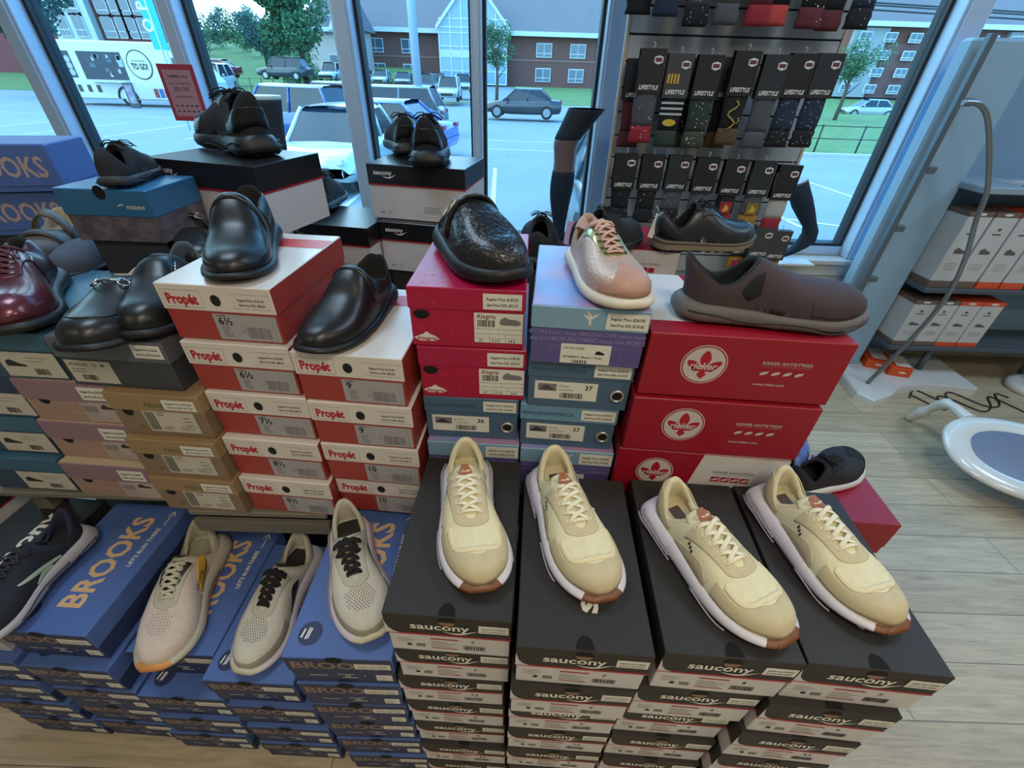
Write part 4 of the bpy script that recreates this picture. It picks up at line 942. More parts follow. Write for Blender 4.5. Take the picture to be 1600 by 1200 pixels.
SPECS['pink'] = dict(last=dict(L=.25, W=.098, th=[(0, .026), (.4, .022), (1, .018)], spring=.006, H=[(0, .062), (.08, .063), (.2, .050), (.34, .068), (.45, .072), (.62, .052), (.8, .042), (1, .036)], uc=.20, ul=.165, wo=.031, flare=.003, toeH=.14, curve=.08), mats=[rose, blush, fabric('rose_tongue', 'b58c7c'), M('champagne_metallic', 'b9a77e', .3, metal=.7, nz=(30, .3, 'a8c088'))], reg=reg_pink, panels=[('toe_cap', blush, mudguard(.80, .004, .056, .58)), ('eyestay', M('champagne_metallic', 'b9a77e', .3, metal=.7, nz=(30, .3, 'a8c088')), eyestay(.010, .022, .70)), ('heel_tab', blush, counter(.55, .058, .058))], lining=[fabric('tan_lining', 'b39a84'), fabric('tan_insole', '9a8470')],
    sole_mats=[M('cream_rubber', 'd8cfbe', .5), M('cream_rubber', 'd8cfbe', .5), M('cream_rubber', 'd8cfbe', .5), foamline], lace=dict(mat=roselace, n=6, w=.0038, bow=.55, u0=.66, eyelets=M('dark_metal', '3a3838', .3, 1.), y0=.015, y1=.016), tongue=dict(mat=fabric('rose_tongue', 'b58c7c'), w=.024, len=.036), straps=[], zipper=1)
brn = M('brown_nubuck', '41343a', .8, nz=(14, .2, '33292d'), bump=(400, .4, .0008))
def reg_rk(u, y, r, h, sd): return (0, 0)
SPECS['rieker'] = dict(name='slip_on_shoe', last=dict(L=.30, W=.108, th=[(0, .034), (.35, .030), (.5, .026), (.7, .024), (1, .016)], H=[(0, .070), (.05, .074), (.14, .060), (.24, .058), (.34, .076), (.44, .070), (.6, .054), (.82, .046), (1, .040)], uc=.19, ul=.16, wo=.032, flare=.008, lean=.014, toeH=.16), mats=[brn, softblk], reg=reg_rk, panels=[('elastic_gore', softblk, [flank(1, [(.27, .028, .034), (.31, .018, .054), (.36, .030, .064)]), flank(-1, [(.27, .028, .034), (.31, .018, .054), (.36, .030, .064)])]), ('vamp_seam', brn, mudguard(1.3, .006, .006))], lining=[fabric('dark_teal_lining', '23282e'), blkin], sole_mats=[M('taupe_foam', '5f5a58', .6), blksole, blksole, M('taupe_dark', '3c3a3a', .6)], grooves=[(.55, .05, .95), (.3, .5, .95)], tread=.002, pad=.005)
dgl = leather('dark_green_grey_leather', '22282a', .35)
SPECS['welt'] = dict(name='ankle_shoe', last=dict(L=.275, W=.104, th=[(0, .030), (.4, .026), (1, .022)], spring=.012, H=[(0, .062), (.1, .064), (.22, .060), (.36, .086), (.46, .080), (.62, .056), (.82, .044), (1, .038)], uc=.2, ul=.165, wo=.032, flare=.004, toeH=.16), mats=[dgl, softblk], reg=lambda *a: (0, 0), panels=[('eyestay', dgl, eyestay(.010, .024, .66)), ('heel_counter', dgl, counter(.9, .05, .02)), ('toe_cap', dgl, mudguard(.8, .004, .05))], lining=[blkin, blkin], sole=[(0, -.004, 1), (.22, .001, 1), (.26, .003, 0), (.72, .003, 0), (.74, .004, 3), (1, .004, 3), (1.02, -.002, 3)],
    sole_mats=[M('beige_midsole', 'b3a892', .6), M('dark_brown_rubber', '2a2422', .6), blksole, M('brown_welt', '5c4a3c', .6)], tread=.004, lace=dict(mat=blklace, n=5, w=.0022, bow=.8, eyelets=M('dark_metal', '3a3838', .3, 1.), y0=.013, y1=.015), tongue=dict(mat=softblk, w=.023, len=.03))
SPECS['black_low'] = dict(name='low_shoe', last=dict(SPECS['welt']['last'], W=.108), mats=[softblk, blkl], lining=[blkin, blkin], sole_mats=[blksole]*4, tread=.003, lace=dict(mat=blklace, n=5, w=.0022, bow=.8, y0=.013, y1=.015), tongue=dict(mat=softblk, w=.023, len=.03))
canv = fabric('black_canvas', '16181b')
SPECS['canvas'] = dict(last=dict(L=.275, W=.108, th=[(0, .028), (.4, .024), (1, .020)], spring=.008, H=[(0, .055), (.08, .057), (.2, .048), (.34, .062), (.45, .062), (.62, .048), (.85, .040), (1, .034)], uc=.2, ul=.16, wo=.033, flare=.004), mats=[canv, M('black_mesh', '202226', .8, bump=(500, .6))], panels=[('toe_cap', canv, mudguard(.85, .006, .06)), ('eyestay', canv, eyestay(.011, .024, .66))], reg=lambda *a: (1, 0), lining=[blkin, blkin], sole_mats=[M('white_rubber', 'cfccc8', .5)]*3+[M('grey_line', '77777a', .6)], grooves=[(.5, .02, .4)], lace=dict(mat=blklace, n=5, w=.003, bow=.6, y0=.014, y1=.017), tongue=dict(mat=canv, w=.023, len=.03))
blu = M('blue_mesh', '4a5f9a', .8, nz=(20, .3, '7a9ac8'), bump=(300, .7))
SPECS['blue_run'] = dict(SPECS['canvas'], mats=[blu, M('navy_overlay', '222c50', .6)], reg=lambda *a: (0, 0), panels=[('side_stripes', M('navy_overlay', '222c50', .6), [flank(q, [(a, .004, .034), (a+.02, .004, .034)]) for q in (1, -1) for a in (.4, .46, .52, .58, .64)])], lace=dict(mat=fabric('blue_lace', '5a6c9c'), n=5, w=.003, bow=.6, y0=.014, y1=.017))
nvy = M('navy_knit', '1d2230', .85, nz=(60, .2, None), bump=(360, .8, .001))
SPECS['navy'] = dict(SPECS['brooks'], decals=[], panels=[('mint_stripe', M('mint_overlay', 'a8bfb0', .5), [flank(1, [(.28, .004, .010), (.40, .012, .022), (.52, .024, .032), (.60, .034, .037)]), flank(1, [(.36, .004, .008), (.44, .004, .014), (.52, .003, .006)])])], mats=[nvy, nvy, nvy, M('mint_overlay', 'a8bfb0', .5)], reg=lambda *a: (0, 0), lining=[fabric('navy_lining', '20263c'), blkin], sole_mats=[M('grey_white_foam', 'a8a6ac', .5)]*2+[blksole, M('navy_line', '2a3050', .6)], bumper=blksole, lace=dict(mat=fabric('charcoal_lace', '2a2c34'), n=6, w=.003, bow=.7, y0=.013, y1=.018), tongue=dict(mat=nvy, w=.022, len=.034))
burg = M('burgundy_metallic_leather', '5c2a34', .25, metal=.35, nz=(20, .2, '7a4450'), bump=(200, .3, .0008), coat=.2)
SPECS['burgundy'] = dict(name='lace_up_shoe', last=dict(L=.275, W=.108, th=[(0, .030), (.4, .022), (1, .018)], spring=.010, H=[(0, .062), (.08, .064), (.2, .052), (.34, .074), (.45, .074), (.62, .056), (.82, .046), (1, .042)], uc=.2, ul=.16, wo=.033, toeH=.16, toe_a=.34), mats=[burg, M('dark_plum_leather', '3c2a34', .3, metal=.2)], reg=lambda *a: (0, 0), panels=[('heel_quarter', M('dark_plum_leather', '3c2a34', .3, metal=.2), counter(1.35, .058, .05)), ('eyestay', burg, eyestay(.010, .027, .66)), ('toe_cap', burg, mudguard(.8, .004, .05))], lining=[blkin, blkin], sole_mats=[blksole]*4, lace=dict(mat=fabric('burgundy_lace', '5a3036'), n=6, w=.003, bow=.9, eyelets=M('steel_eyelet', 'b8b4b4', .25, 1.), y0=.016, y1=.02), tongue=dict(mat=burg, w=.024, len=.03))
blkm = leather('black_polished_leather', '1d1e1d', .34)
SPECS['loafer'] = dict(name='loafer', last=dict(CL, L=.27, W=.112, th=[(0, .030), (.2, .028), (.42, .014), (1, .014)], H=[(0, .050), (.08, .050), (.2, .046), (.34, .058), (.46, .064), (.6, .054), (.8, .044), (1, .038)], ul=.19, toe_a=.32, toe_p=2.6), mats=[blkm, blkm], panels=[('apron_seam', blkm, toe_ridge(1.25, .020, .034, .0025, .60))], lining=[fabric('cream_loafer_lining', 'b8ab92'), blkin], pad=.003, sole_mats=[blksole]*4, bit=.50, bit_mat=M('polished_steel', 'd0d0cc', .12, 1.))
SPECS['zip_slip'] = dict(name='slip_on_shoe', last=dict(CL, L=.27, W=.104, th=[(0, .028), (.4, .020), (1, .016)], H=[(0, .066), (.08, .07), (.2, .058), (.34, .074), (.46, .078), (.6, .060), (.8, .046), (1, .038)]), mats=[blkl, softblk], lining=[M('blue_grey_lining', '4a5c6c', .5), blkin], pad=.004, sole_mats=[blksole]*4, decals=[('zip_pull', lambda S, d: (d.tube([S.p(.42, .030)+Vector((0, 0, .004)), S.p(.50, .036)+Vector((0, 0, .005))], .0018, 0, 6), [M('polished_steel', 'd0d0cc', .12, 1.)])[1])])
SPECS['mary_jane'] = dict(name='mary_jane_shoe', last=dict(CL, L=.265, W=.1, H=[(0, .060), (.08, .062), (.2, .048), (.34, .044), (.46, .050), (.58, .052), (.7, .050), (.82, .044), (1, .038)], ul=.24, uc=.26, wo=.034), mats=[blkm], lining=[blkin, blkin], pad=.002, sole_mats=[blksole]*4, straps=[dict(u=(.30, .37), mat=blkm, t=.003, rise=.020, y1=1., buckle=M('polished_steel', 'd0d0cc', .12, 1.), bf=.5)])
SPECS['sandal'] = dict(SPECS['mary_jane'], name='sandal', mats=[leather('brown_sandal_leather', '5a4c42', .5)], lining=[fabric('pale_footbed', 'b4a488'), fabric('pale_footbed', 'b4a488')], straps=[dict(u=(.28, .40), mat=leather('brown_sandal_leather', '5a4c42', .5), t=.003, rise=.030, y1=1.), dict(u=(.60, .72), mat=leather('dark_sandal_strap', '3a3632', .5), t=.003, rise=.004, y1=.98)])
SPECS['floral'] = dict(SPECS['mary_jane'], lining=[blkin, M('floral_footbed', '8c4a50', .6, nz=(120, .5, '2f3a48'))])
SPECS['suede_strap'] = dict(SPECS['mary_jane'], mats=[fabric('slate_suede', '4a5260')], lining=[fabric('cream_loafer_lining', 'b8ab92')]*2, straps=[dict(u=(.28, .42), mat=fabric('slate_strap', '3c444e'), t=.004, rise=.022, y1=1.)])
SPECS['knit_black'] = dict(SPECS['brooks'], decals=[], panels=[], mats=[M('charcoal_knit', '262a30', .85, bump=(260, .9, .0015))], reg=lambda *a: (0, 0), lining=[blkin, blkin], sole_mats=[M('dark_foam', '2c2e34', .6), blksole, M('pale_rubber', 'cfc9cc', .5), blksole], bumper=blksole, lace=dict(mat=blklace, n=5, w=.0026, bow=1., y0=.013, y1=.018), tongue=dict(mat=softblk, w=.023, len=.034), last=dict(SPECS['brooks']['last'], L=.26, lean=0, flare=.002, th=[(0, .026), (.35, .022), (.7, .018), (1, .010)], H=[(0, .058), (.06, .062), (.16, .056), (.26, .054), (.38, .070), (.5, .064), (.66, .048), (.85, .038), (1, .030)]))
SPECS['chunky'] = dict(name='work_shoe', last=dict(L=.28, W=.112, th=[(0, .040), (.35, .034), (.7, .030), (1, .020)], H=[(0, .078), (.06, .080), (.16, .064), (.26, .060), (.38, .080), (.5, .074), (.66, .056), (.85, .046), (1, .040)], uc=.205, ul=.172, wo=.033, flare=.010, lean=.006), mats=[softblk, blkl], reg=lambda *a: (0, 0), panels=[('heel_counter', blkl, counter(1.1, .05, .022)), ('toe_cap', blkl, mudguard(1.2, .010, .04)), ('eyestay', blkl, eyestay(.011, .026, .68))], lining=[blkin, blkin], sole_mats=[blksole]*3+[M('soft_black_line', '26282c', .6)], grooves=[(.3, .05, .6), (.6, .05, .5)], tread=.003, lace=dict(mat=blklace, n=6, w=.0028, bow=1.1, y0=.014, y1=.018), tongue=dict(mat=softblk, w=.025, len=.04))
# ---- where they stand
T7 = .8378+.0004
shoe_at('cream', (728, 697), (742, 922), T7, 'leftmost of the four cream lace-up sneakers, on a black-lidded box', hz=.094)
shoe_at('cream', (872, 716), (932, 938), T7, 'second cream lace-up sneaker from the left, turned slightly right, on a black-lidded box', hz=.094)
shoe_at('cream', (1066, 766), (1216, 1006), T7, 'third cream lace-up sneaker from the left, the one showing most of its white side sole', hz=.094)
shoe_at('cream', (1250, 757), (1386, 986), T7, 'rightmost cream lace-up sneaker, beside the black canvas shoe', hz=.094)
shoe_at('brooks_yellow', (314, 820), (234, 1046), .4268, 'pinkish knit running sneaker with a yellow side patch and orange toe tip', scale=1.17)
shoe_at('brooks', (470, 833), (377, 1048), .4268, 'middle white knit running sneaker with black laces, lying at a slant', scale=1.08)
shoe_at('brooks', (535, 778), (572, 1000), .6402, 'white knit running sneaker with black laces nearest the black boxes')
ZT = BZ+.1077*5; 
shoe_at('clog_plain', (415, 275), (352, 437), ZT, 'strapped black leather clog on the topmost red and white box', hz=.095, tz=.012)
shoe_at('clog_slip', (597, 390), (490, 552), BZ+.1077*4, 'plain black leather clog pointing down left, on the second red and white stack', hz=.095, tz=.012)
zA = BZ+sum(hA)
shoe_at('clog_buckle', (762, 318), (794, 434), zA, 'embossed black mule with a bronze buckle on the magenta box', hz=.05, tz=.02, cat='mule', yaw=-63, scale=1.05)
shoe_at('pink', (905, 325), (980, 484), BZ+.1092*3+.1062*2, 'pink and metallic lace-up sneaker on the iridescent pale blue box', hz=.085, tz=.008)
zR = BZ+.1262*4
shoe_at('rieker', (1108, 392), (1352, 482), zR, 'brown nubuck slip-on shoe pointing right on the topmost crimson emblem box', hz=.11, tz=.03)
shoe_at('welt', (1040, 345), (1163, 365), 1.1012, 'black ankle shoe with a pale midsole, pointing right below the sock rack', hz=.085, tz=.03, anchor='mid', yaw=8, scale=1.1)
shoe_at('black_low', (900, 340), (1000, 372), 1.1012, 'plain black lace-up shoe left of the ankle shoe with a pale midsole', hz=.085, tz=.03, anchor='mid', yaw=40)
shoe_at('canvas', (1225, 752), (1350, 718), .6012, 'black canvas lace-up shoe with white sole on the crimson box at the right', hz=.05, tz=.02, anchor='mid', yaw=22)
shoe_at('blue_run', (1194, 752), (1254, 684), .6012, 'blue mesh running shoe mostly hidden behind the crimson emblem boxes', hz=.05, tz=.02, anchor='mid', yaw=48)
shoe_at('navy', (88, 806), (-20, 985), .5468, 'dark navy knit sneaker with a mint stripe at the left edge', hz=.10, tz=.014, anchor='heel', yaw=-96)
shoe_at('burgundy', (-5, 368), (8, 528), BZ+.1072*4, 'metallic burgundy lace-up shoe cut off by the left edge', hz=.09, tz=.01, yaw=-58, scale=1.12)
zc = BZ+.1072*3+.1092
shoe_at('loafer', (150, 400), (112, 550), zc, 'black loafer with a polished metal bit on the charcoal box', hz=.07, tz=.012, cat='loafer', yaw=-86, scale=1.04)
shoe_at('zip_slip', (235, 345), (208, 530), zc, 'black slip-on shoe with a side zip, right of the loafer with the metal bit', hz=.09, tz=.012, yaw=-79, scale=1.06)

# shoes on the window boxes
shoe_at('knit_black', (208, 280), (212, 280), 1.2792, 'dark knitted sneaker on the blue steel box by the left window', anchor='mid', yaw=108, hz=.0, tz=.0, scale=.82)
shoe_at('chunky', (402, 238), (352, 218), 1.3103, 'chunky black work shoe seen from the heel, in front of the sale sign', anchor='mid', yaw=136, hz=.01, tz=.01, scale=1.15)
shoe_at('chunky', (672, 250), (672, 250), 1.2557, 'nearer black work shoe seen from the heel by the middle window frame', anchor='mid', yaw=97, hz=.0, tz=.0, scale=1.12)
shoe_at('chunky', (632, 236), (632, 236), 1.2557, 'farther black work shoe of the pair by the middle window frame', anchor='mid', yaw=108, hz=.0, tz=.0)
shoe_at('knit_black', (512, 318), (512, 318), 1.0862, 'dark lace-up sneaker on the box between the two window stacks', anchor='mid', yaw=96, hz=.0, tz=.0, scale=1.15)
def plinth(px, py, z, hw, hl, label, yaw=0):
    p = atz(px, py, z); o = MB().box(-hw, hw, -hl, hl, 0, z, 0, .003).build('riser_block', [card('riser_grey_board', '34353a', .6)], STAND); o.location = (p.x, p.y, 0); o.rotation_euler = (0, 0, R(yaw)); tag(o, None)
pz_ = 1.075
p_ = MB().box(-1.45, -.63, -.075, .075, 0, pz_, 0, .003).build('riser_block', [card('riser_grey_board', '34353a', .6)], STAND); p_.location = (0, 1.055, 0)
shoe_at('sandal', (70, 385), (95, 385), pz_, 'brown sandal with pale footbed behind the burgundy lace-up shoe', anchor='mid', yaw=-70, hz=.02, tz=.02, cat='sandal')
shoe_at('suede_strap', (140, 395), (160, 400), pz_, 'slate suede strap shoe behind the loafer with the metal bit', anchor='mid', yaw=-88, hz=.02, tz=.02)
shoe_at('floral', (238, 350), (262, 372), pz_, 'black strap shoe with a floral footbed behind the zipped slip-on', anchor='mid', yaw=-50, hz=.02, tz=.02)
p_ = MB().box(-.07, .07, -.07, .07, 0, 1.12, 0, .003).build('riser_block', [card('riser_grey_board', '34353a', .6)], STAND); q_ = atz(318, 392, 1.12); p_.location = (q_.x, q_.y+.02, 0)
shoe_at('mary_jane', (308, 398), (322, 398), 1.12, 'shiny black strap shoe just left of the strapped clog', anchor='mid', yaw=-58, hz=.0, tz=.0)
q_ = atz(842, 395, 1.08); p_ = MB().box(-.05, .05, -.13, .13, 0, 1.08, 0, .003).build('riser_block', [card('riser_grey_board', '34353a', .6)], STAND); p_.location = (q_.x, q_.y, 0)
shoe_at('black_low', (842, 405), (842, 385), 1.0802, 'black lace-up shoe mostly hidden between the mule and the pink sneaker', anchor='mid', yaw=84, hz=.0, tz=.0)

q_ = atz(1022, 350, 1.165); tg_ = thing('hang_tag', 'white paper tag hanging from the black lace-up shoe beside the pale midsole shoe', 'tag', (q_.x, q_.y-.01, q_.z), 0, rot=(R(-20), R(18), 0))
MB().box(-.008, .008, -.0006, .0006, -.035, .03, 0).build('paper_tag', [PAPER], tg_); MB().tube([(0, 0, .03), (-.004, .004, .04), (-.012, .012, .05)], .0006, 0, 5).build('string', [PAPER], tg_)
# ------------------------------------------------------------ the shop room
WY = 2.6       # inner face of the window wall
def planks():
    m = bpy.data.materials.new('floor_planks'); m.use_nodes = True; t = m.node_tree; b = t.nodes['Principled BSDF']; b.inputs['Roughness'].default_value = .42
    tc = t.nodes.new('ShaderNodeTexCoord'); br = t.nodes.new('ShaderNodeTexBrick'); br.inputs['Scale'].default_value = 1; br.inputs['Brick Width'].default_value = 1.2; br.inputs['Row Height'].default_value = .16; br.inputs['Mortar Size'].default_value = .0016; br.inputs['Mortar Smooth'].default_value = .3; br.offset = .37
    br.inputs['Color1'].default_value = lin('c6b99f'); br.inputs['Color2'].default_value = lin('b5a88e'); br.inputs['Mortar'].default_value = lin('6a6358')
    t.links.new(tc.outputs['Object'], br.inputs['Vector'])
    mp = t.nodes.new('ShaderNodeMapping'); mp.inputs['Scale'].default_value = (2.2, 26, 1); t.links.new(tc.outputs['Object'], mp.inputs[0])
    n = t.nodes.new('ShaderNodeTexNoise'); n.inputs['Scale'].default_value = 2; n.inputs['Detail'].default_value = 9; n.inputs['Roughness'].default_value = .68; n.inputs['Distortion'].default_value = .9; t.links.new(mp.outputs[0], n.inputs['Vector'])
    mr = t.nodes.new('ShaderNodeMapRange'); mr.inputs[1].default_value = .38; mr.inputs[2].default_value = .7; t.links.new(n.outputs[0], mr.inputs[0])
    mx = t.nodes.new('ShaderNodeMixRGB'); mx.blend_type = 'MULTIPLY'; mx.inputs[2].default_value = (.62, .6, .58, 1); t.links.new(mr.outputs[0], mx.inputs[0]); t.links.new(br.outputs[0], mx.inputs[1]); t.links.new(mx.outputs[0], b.inputs['Base Color'])
    bp = t.nodes.new('ShaderNodeBump'); bp.inputs['Strength'].default_value = .12; bp.inputs['Distance'].default_value = .002; t.links.new(n.outputs[0], bp.inputs['Height']); t.links.new(bp.outputs[0], b.inputs['Normal'])
    return m
wallm = M('wall_paint', 'b9b2a4', .8, nz=(4, .05, None), bump=(60, .1)); ceilm = M('ceiling_tile', 'c9c6bf', .9, bump=(80, .2))
struct('floor', MB().box(-4.2, 5.2, -4.2, WY+.12, -.1, 0), [planks()])
struct('ceiling', MB().box(-4.2, 5.2, -4.2, WY+.12, 3.0, 3.1), [ceilm])
struct('wall_left', MB().box(-4.3, -4.2, -4.2, WY+.12, 0, 3), [wallm]); struct('wall_right', MB().box(5.2, 5.3, -4.2, WY+.12, 0, 3), [wallm]); struct('wall_back', MB().box(-4.2, 5.2, -4.3, -4.2, 0, 3), [wallm])
alu = M('frame_aluminium', 'c2d8ee', .35, metal=.25, nz=(8, .05, None)); gask = M('black_gasket', '20262c', .6)
sill_z = .675
wf = MB(); wf.box(-4.2, 5.2, WY, WY+.12, 0, sill_z-.02, 0); wf.box(-4.2, 5.2, WY, WY+.12, 2.85, 3, 0)
struct('wall_front', wf, [wallm])
sl = MB(); sl.box(-4.2, 5.2, WY-.09, WY+.0, sill_z-.045, sill_z-.02, 0, .003); sl.box(-4.2, 5.2, WY-.06, WY+.0, sill_z-.12, sill_z-.045, 0, .002); sl.box(-4.2, 5.2, WY-.05, WY, sill_z-.20, sill_z-.125, 0, .002)
struct('trim_1', sl, [M('sill_white', 'c6c8c4', .5)])
# window frames: one per bay between mullions
glass = bpy.data.materials.new('tinted_glass'); glass.use_nodes = True; g = glass.node_tree; g.nodes.clear()
tr = g.nodes.new('ShaderNodeBsdfTransparent'); tr.inputs[0].default_value = (.67, .885, .985, 1); gl = g.nodes.new('ShaderNodeBsdfGlossy'); gl.inputs['Roughness'].default_value = .02; gl.inputs[0].default_value = (.9, .95, 1, 1)
lw = g.nodes.new('ShaderNodeLayerWeight'); lw.inputs[0].default_value = .5; pw = g.nodes.new('ShaderNodeMath'); pw.operation = 'POWER'; pw.inputs[1].default_value = 4; g.links.new(lw.outputs['Facing'], pw.inputs[0]); fr = g.nodes.new('ShaderNodeMath'); fr.operation = 'MULTIPLY_ADD'; fr.inputs[1].default_value = .8; fr.inputs[2].default_value = .03; g.links.new(pw.outputs[0], fr.inputs[0]); ms = g.nodes.new('ShaderNodeMixShader'); go = g.nodes.new('ShaderNodeOutputMaterial')
g.links.new(fr.outputs[0], ms.inputs[0]); g.links.new(tr.outputs[0], ms.inputs[1]); g.links.new(gl.outputs[0], ms.inputs[2]); g.links.new(ms.outputs[0], go.inputs[0])
bays = [-4.2, -3.05, -2.36, -1.63, -.84, -.215, .40, 1.98, 2.12]
MULL = [(-3.05, .075), (-2.37, .085), (-1.62, .075), (-.83, .085), (-.216, .05), (.43, .10), (2.0, .12)]
edges = [-4.2]+[m[0] for m in MULL]
for i, x0 in enumerate(edges):
    wL = 0 if i == 0 else MULL[i-1][1]; x1 = MULL[i][0] if i < len(MULL) else 5.2; wR = MULL[i][1] if i < len(MULL) else 0
    if x1-x0-wL/2-wR/2 < .1: continue
    a, b = x0+wL/2, x1-wR/2; m = MB(); y0, y1 = WY+.02, WY+.10; f = .016
    m.box(a, b, y0, y1, sill_z-.02, sill_z+.03, 0, .002); m.box(a, b, y0, y1, 2.80, 2.85, 0); m.box(a, a+f, y0+.01, y1, sill_z+.03, 2.80, 1); m.box(b-f, b, y0+.01, y1, sill_z+.03, 2.80, 1); m.box(a+f, b-f, y0+.01, y1, sill_z+.03, sill_z+.045, 1)
    w_ = struct('window_%d' % (i+1), m, [alu, gask]); p = MB().box(a+f, b-f, WY+.058, WY+.062, sill_z+.045, 2.80).build('glass_pane', [glass], w_)
for i, (x, w_) in enumerate(MULL):
    m = MB(); m.box(x-w_/2, x+w_/2, WY-.05, WY+.11, sill_z-.02, 2.85, 0, .003); m.box(x-w_/2+.012, x+w_/2-.012, WY-.062, WY-.05, sill_z-.02, 2.85, 0, .002)
    struct('trim_%d' % (i+2), m, [alu])
# display bench
gb = card('grey_laminate', '77746a', .4); t = STAND
MB().box(-.74, -.42, .632, .67, BZ-.016, BZ-.0005, 0, .002).box(-1.24, .62, .668, 1.07, BZ-.016, BZ-.0005, 0, .002).build('bench_top', [gb], t)
MB().box(-.74, -.42, .632, .645, BZ-.075, BZ-.035, 0, .001).build('front_rail', [card('grey_laminate_rail', '6a675e', .5)], t)
for x in (-1.2, .55):
    for y in (.73, 1.03): MB().box(x-.02, x+.02, y-.02, y+.02, 0, BZ-.016, 0, .002).build('leg', [gb], t)
# ------------------------------------------------------------ slatwall with hanging sock packs
SY = 2.16      # front face of the panel
pL, pR = aty(948, 300, SY).x+.0, aty(1250, 235, SY).x
x0 = aty(962, 200, SY).x; x1 = aty(1262, 207, SY).x
zb, zt_ = .70, 2.35
sw = thing('slatwall_panel', 'grey slatted display panel hung with packs of socks, in front of the window', 'display panel', ((x0+x1)/2, SY, 0))
wd = x1-x0; m = MB(); rows_z = []; z = zb
while z < zt_-.02:
    z1 = min(z+.085, zt_); m.box(-wd/2, wd/2, 0, .018, z, z1-.006, 0, .002); rows_z.append(z1-.003); z = z1
m.box(-wd/2, wd/2, .008, .02, zb, zt_, 1); m.build('slatted_board', [card('slat_grey', 'a3abb2', .5), M('slot_dark', '22262a', .8)], sw)
for sx in (-1, 1): MB().box(sx*(wd/2+.006)-.006, sx*(wd/2+.006)+.006, -.004, .026, zb, zt_, 0, .001).build('edge_strip', [M('pale_edge_strip', 'b9a898', .5)], sw)
for sx in (-.7, .7): MB().box(sx*wd/2-.02, sx*wd/2+.02, .03, .07, 0, zt_, 0, .002).build('upright_post', [alu], sw)
for sx in (-.7, .7): MB().box(sx*wd/2-.03, sx*wd/2+.03, -.16, .30, 0, .03, 0, .003).build('foot', [alu], sw)
fabs = {k: fabric('sock_'+k, c) for k, c in dict(black='15181d', grey='4c5056', maroon='5c2630', red='8e2230', green='2c3a34', brown='54432c', navy='1d2c44', olive='3a4234', white='a8aaa8', coral='c04848', gold='96702e').items()}
hcard = card('sock_card_dark', '17191d', .5); wprint = M('white_print', 'dadbdc', .6)
def sock_pack(x, ztop, depth, base, cuff, label, pattern=None, band=True, hgt=.30, wdt=.094, text='LIFESTYLE', tilt=0, word=True):
    r = random.Random(int(x*1000)+int(ztop*100))
    t = thing('sock_pack', label, 'sock pack', (x, SY-depth, ztop), 0, 'sock packs on the slatted panel', rot=(0, R(tilt), 0))
    h = wdt/2
    # two socks folded flat: rounded slab
    def slab(w0, w1, z0, z1, d, cnt=10):
        rg = []
        for i in range(cnt+1):
            f = i/cnt; z = z0+(z1-z0)*f; w_ = w0+(w1-w0)*f+.0025*math.sin(f*9+x*50); e = 1-.5*abs(2*f-1)**8; d_ = d*e
            rg.append([(w_*math.cos(a)*(1 if abs(math.cos(a)) < .6 else 1), d_*math.sin(a), z) for a in [2*math.pi*k/14 for k in range(14)]])
        return rg
    so = MB(); zc = -hgt; so.loft(slab(h*.86, h*.95, zc+.055, -.03, .012), 0, True, True); so.loft(slab(h*.95, h*.88, zc, zc+.058, .0135, 5), 1, True, True); so.build('folded_socks', [base, cuff], t)
    cb = MB(); cb.box(-h, h, -.0145, -.0135, -.135, .0, 0); cb.box(-h, h, .0135, .0145, -.135, 0, 0); cb.box(-h, h, -.0145, .0145, 0, .001, 0)
    if word: cb.text(text, (0, -.0151, -.122), X, Z, .019, 1, anchor='c', width=wdt*.78, bold=.03, shear=.2)
    c_ = (h*.45, -.0151, -.032); cb.poly([(c_[0]-.016, c_[1], c_[2]-.008), (c_[0], c_[1], c_[2]-.014), (c_[0]+.016, c_[1], c_[2]-.008), (c_[0]+.016, c_[1], c_[2]+.008), (c_[0], c_[1], c_[2]+.013), (c_[0]-.016, c_[1], c_[2]+.008)], 1)
    cb.poly([(c_[0]-.012, c_[1]-.0004, c_[2]-.006), (c_[0]+.012, c_[1]-.0004, c_[2]-.006), (c_[0]+.012, c_[1]-.0004, c_[2]+.006), (c_[0]-.012, c_[1]-.0004, c_[2]+.006)], 2); cb.build('header_card', [r.choice([hcard, hcard, card('sock_card_grey', '3a3c40', .5), card('sock_card_slate', '23282e', .5)]), wprint, M('logo_maroon', '5e3038', .6)], t)
    hk = MB(); hk.tube([(0, 0, 0), (0, .0, .006), (.004, 0, .014), (0, 0, .02), (-.006, 0, .016)], .0014, 0, 6); hk.build('hanger_loop', [M('clear_plastic', 'c8ccd0', .2)], t)
    if pattern:
        pm = MB(); ms = pattern(pm, r, h, hgt); pm.build('sock_pattern', ms, t)
    return t
def stripes(c='b0b8bc'):
    def f(m, r, h, H_):
        for i in range(4): m.box(-h*.9, h*.9, -.0135, -.0128, -.20+i*.018, -.193+i*.018, 0)
        m.disc((0, -.0142, -.222), .022, (0, -1, 0), 1, 16, .011, xd=(1, 0, 0)); return [M('stripe_'+c, c, .8), fabs['gold']]
    return f
def dots(c='c8ccd0', n=26):
    def f(m, r, h, H_):
        for i in range(n):
            a, b = r.uniform(-h*.8, h*.8), r.uniform(-H_+.01, -.145); m.disc((a, -.0142, b), r.uniform(.001, .003), (0, -1, 0), 0, 6)
        return [M('dots_'+c, c, .7)]
    return f
def dragon(m, r, h, H_):
    m.tube([(h*.1*math.cos(k*.9)-.004+.014*math.sin(k*1.3), -.0145, -.15-.012*k) for k in range(9)], .0035, 0, 5); m.tube([(.018, -.0145, -.225), (.026, -.0145, -.215), (.022, -.0145, -.205)], .003, 0, 5); return [M('dragon_gold', 'a8904a', .7)]
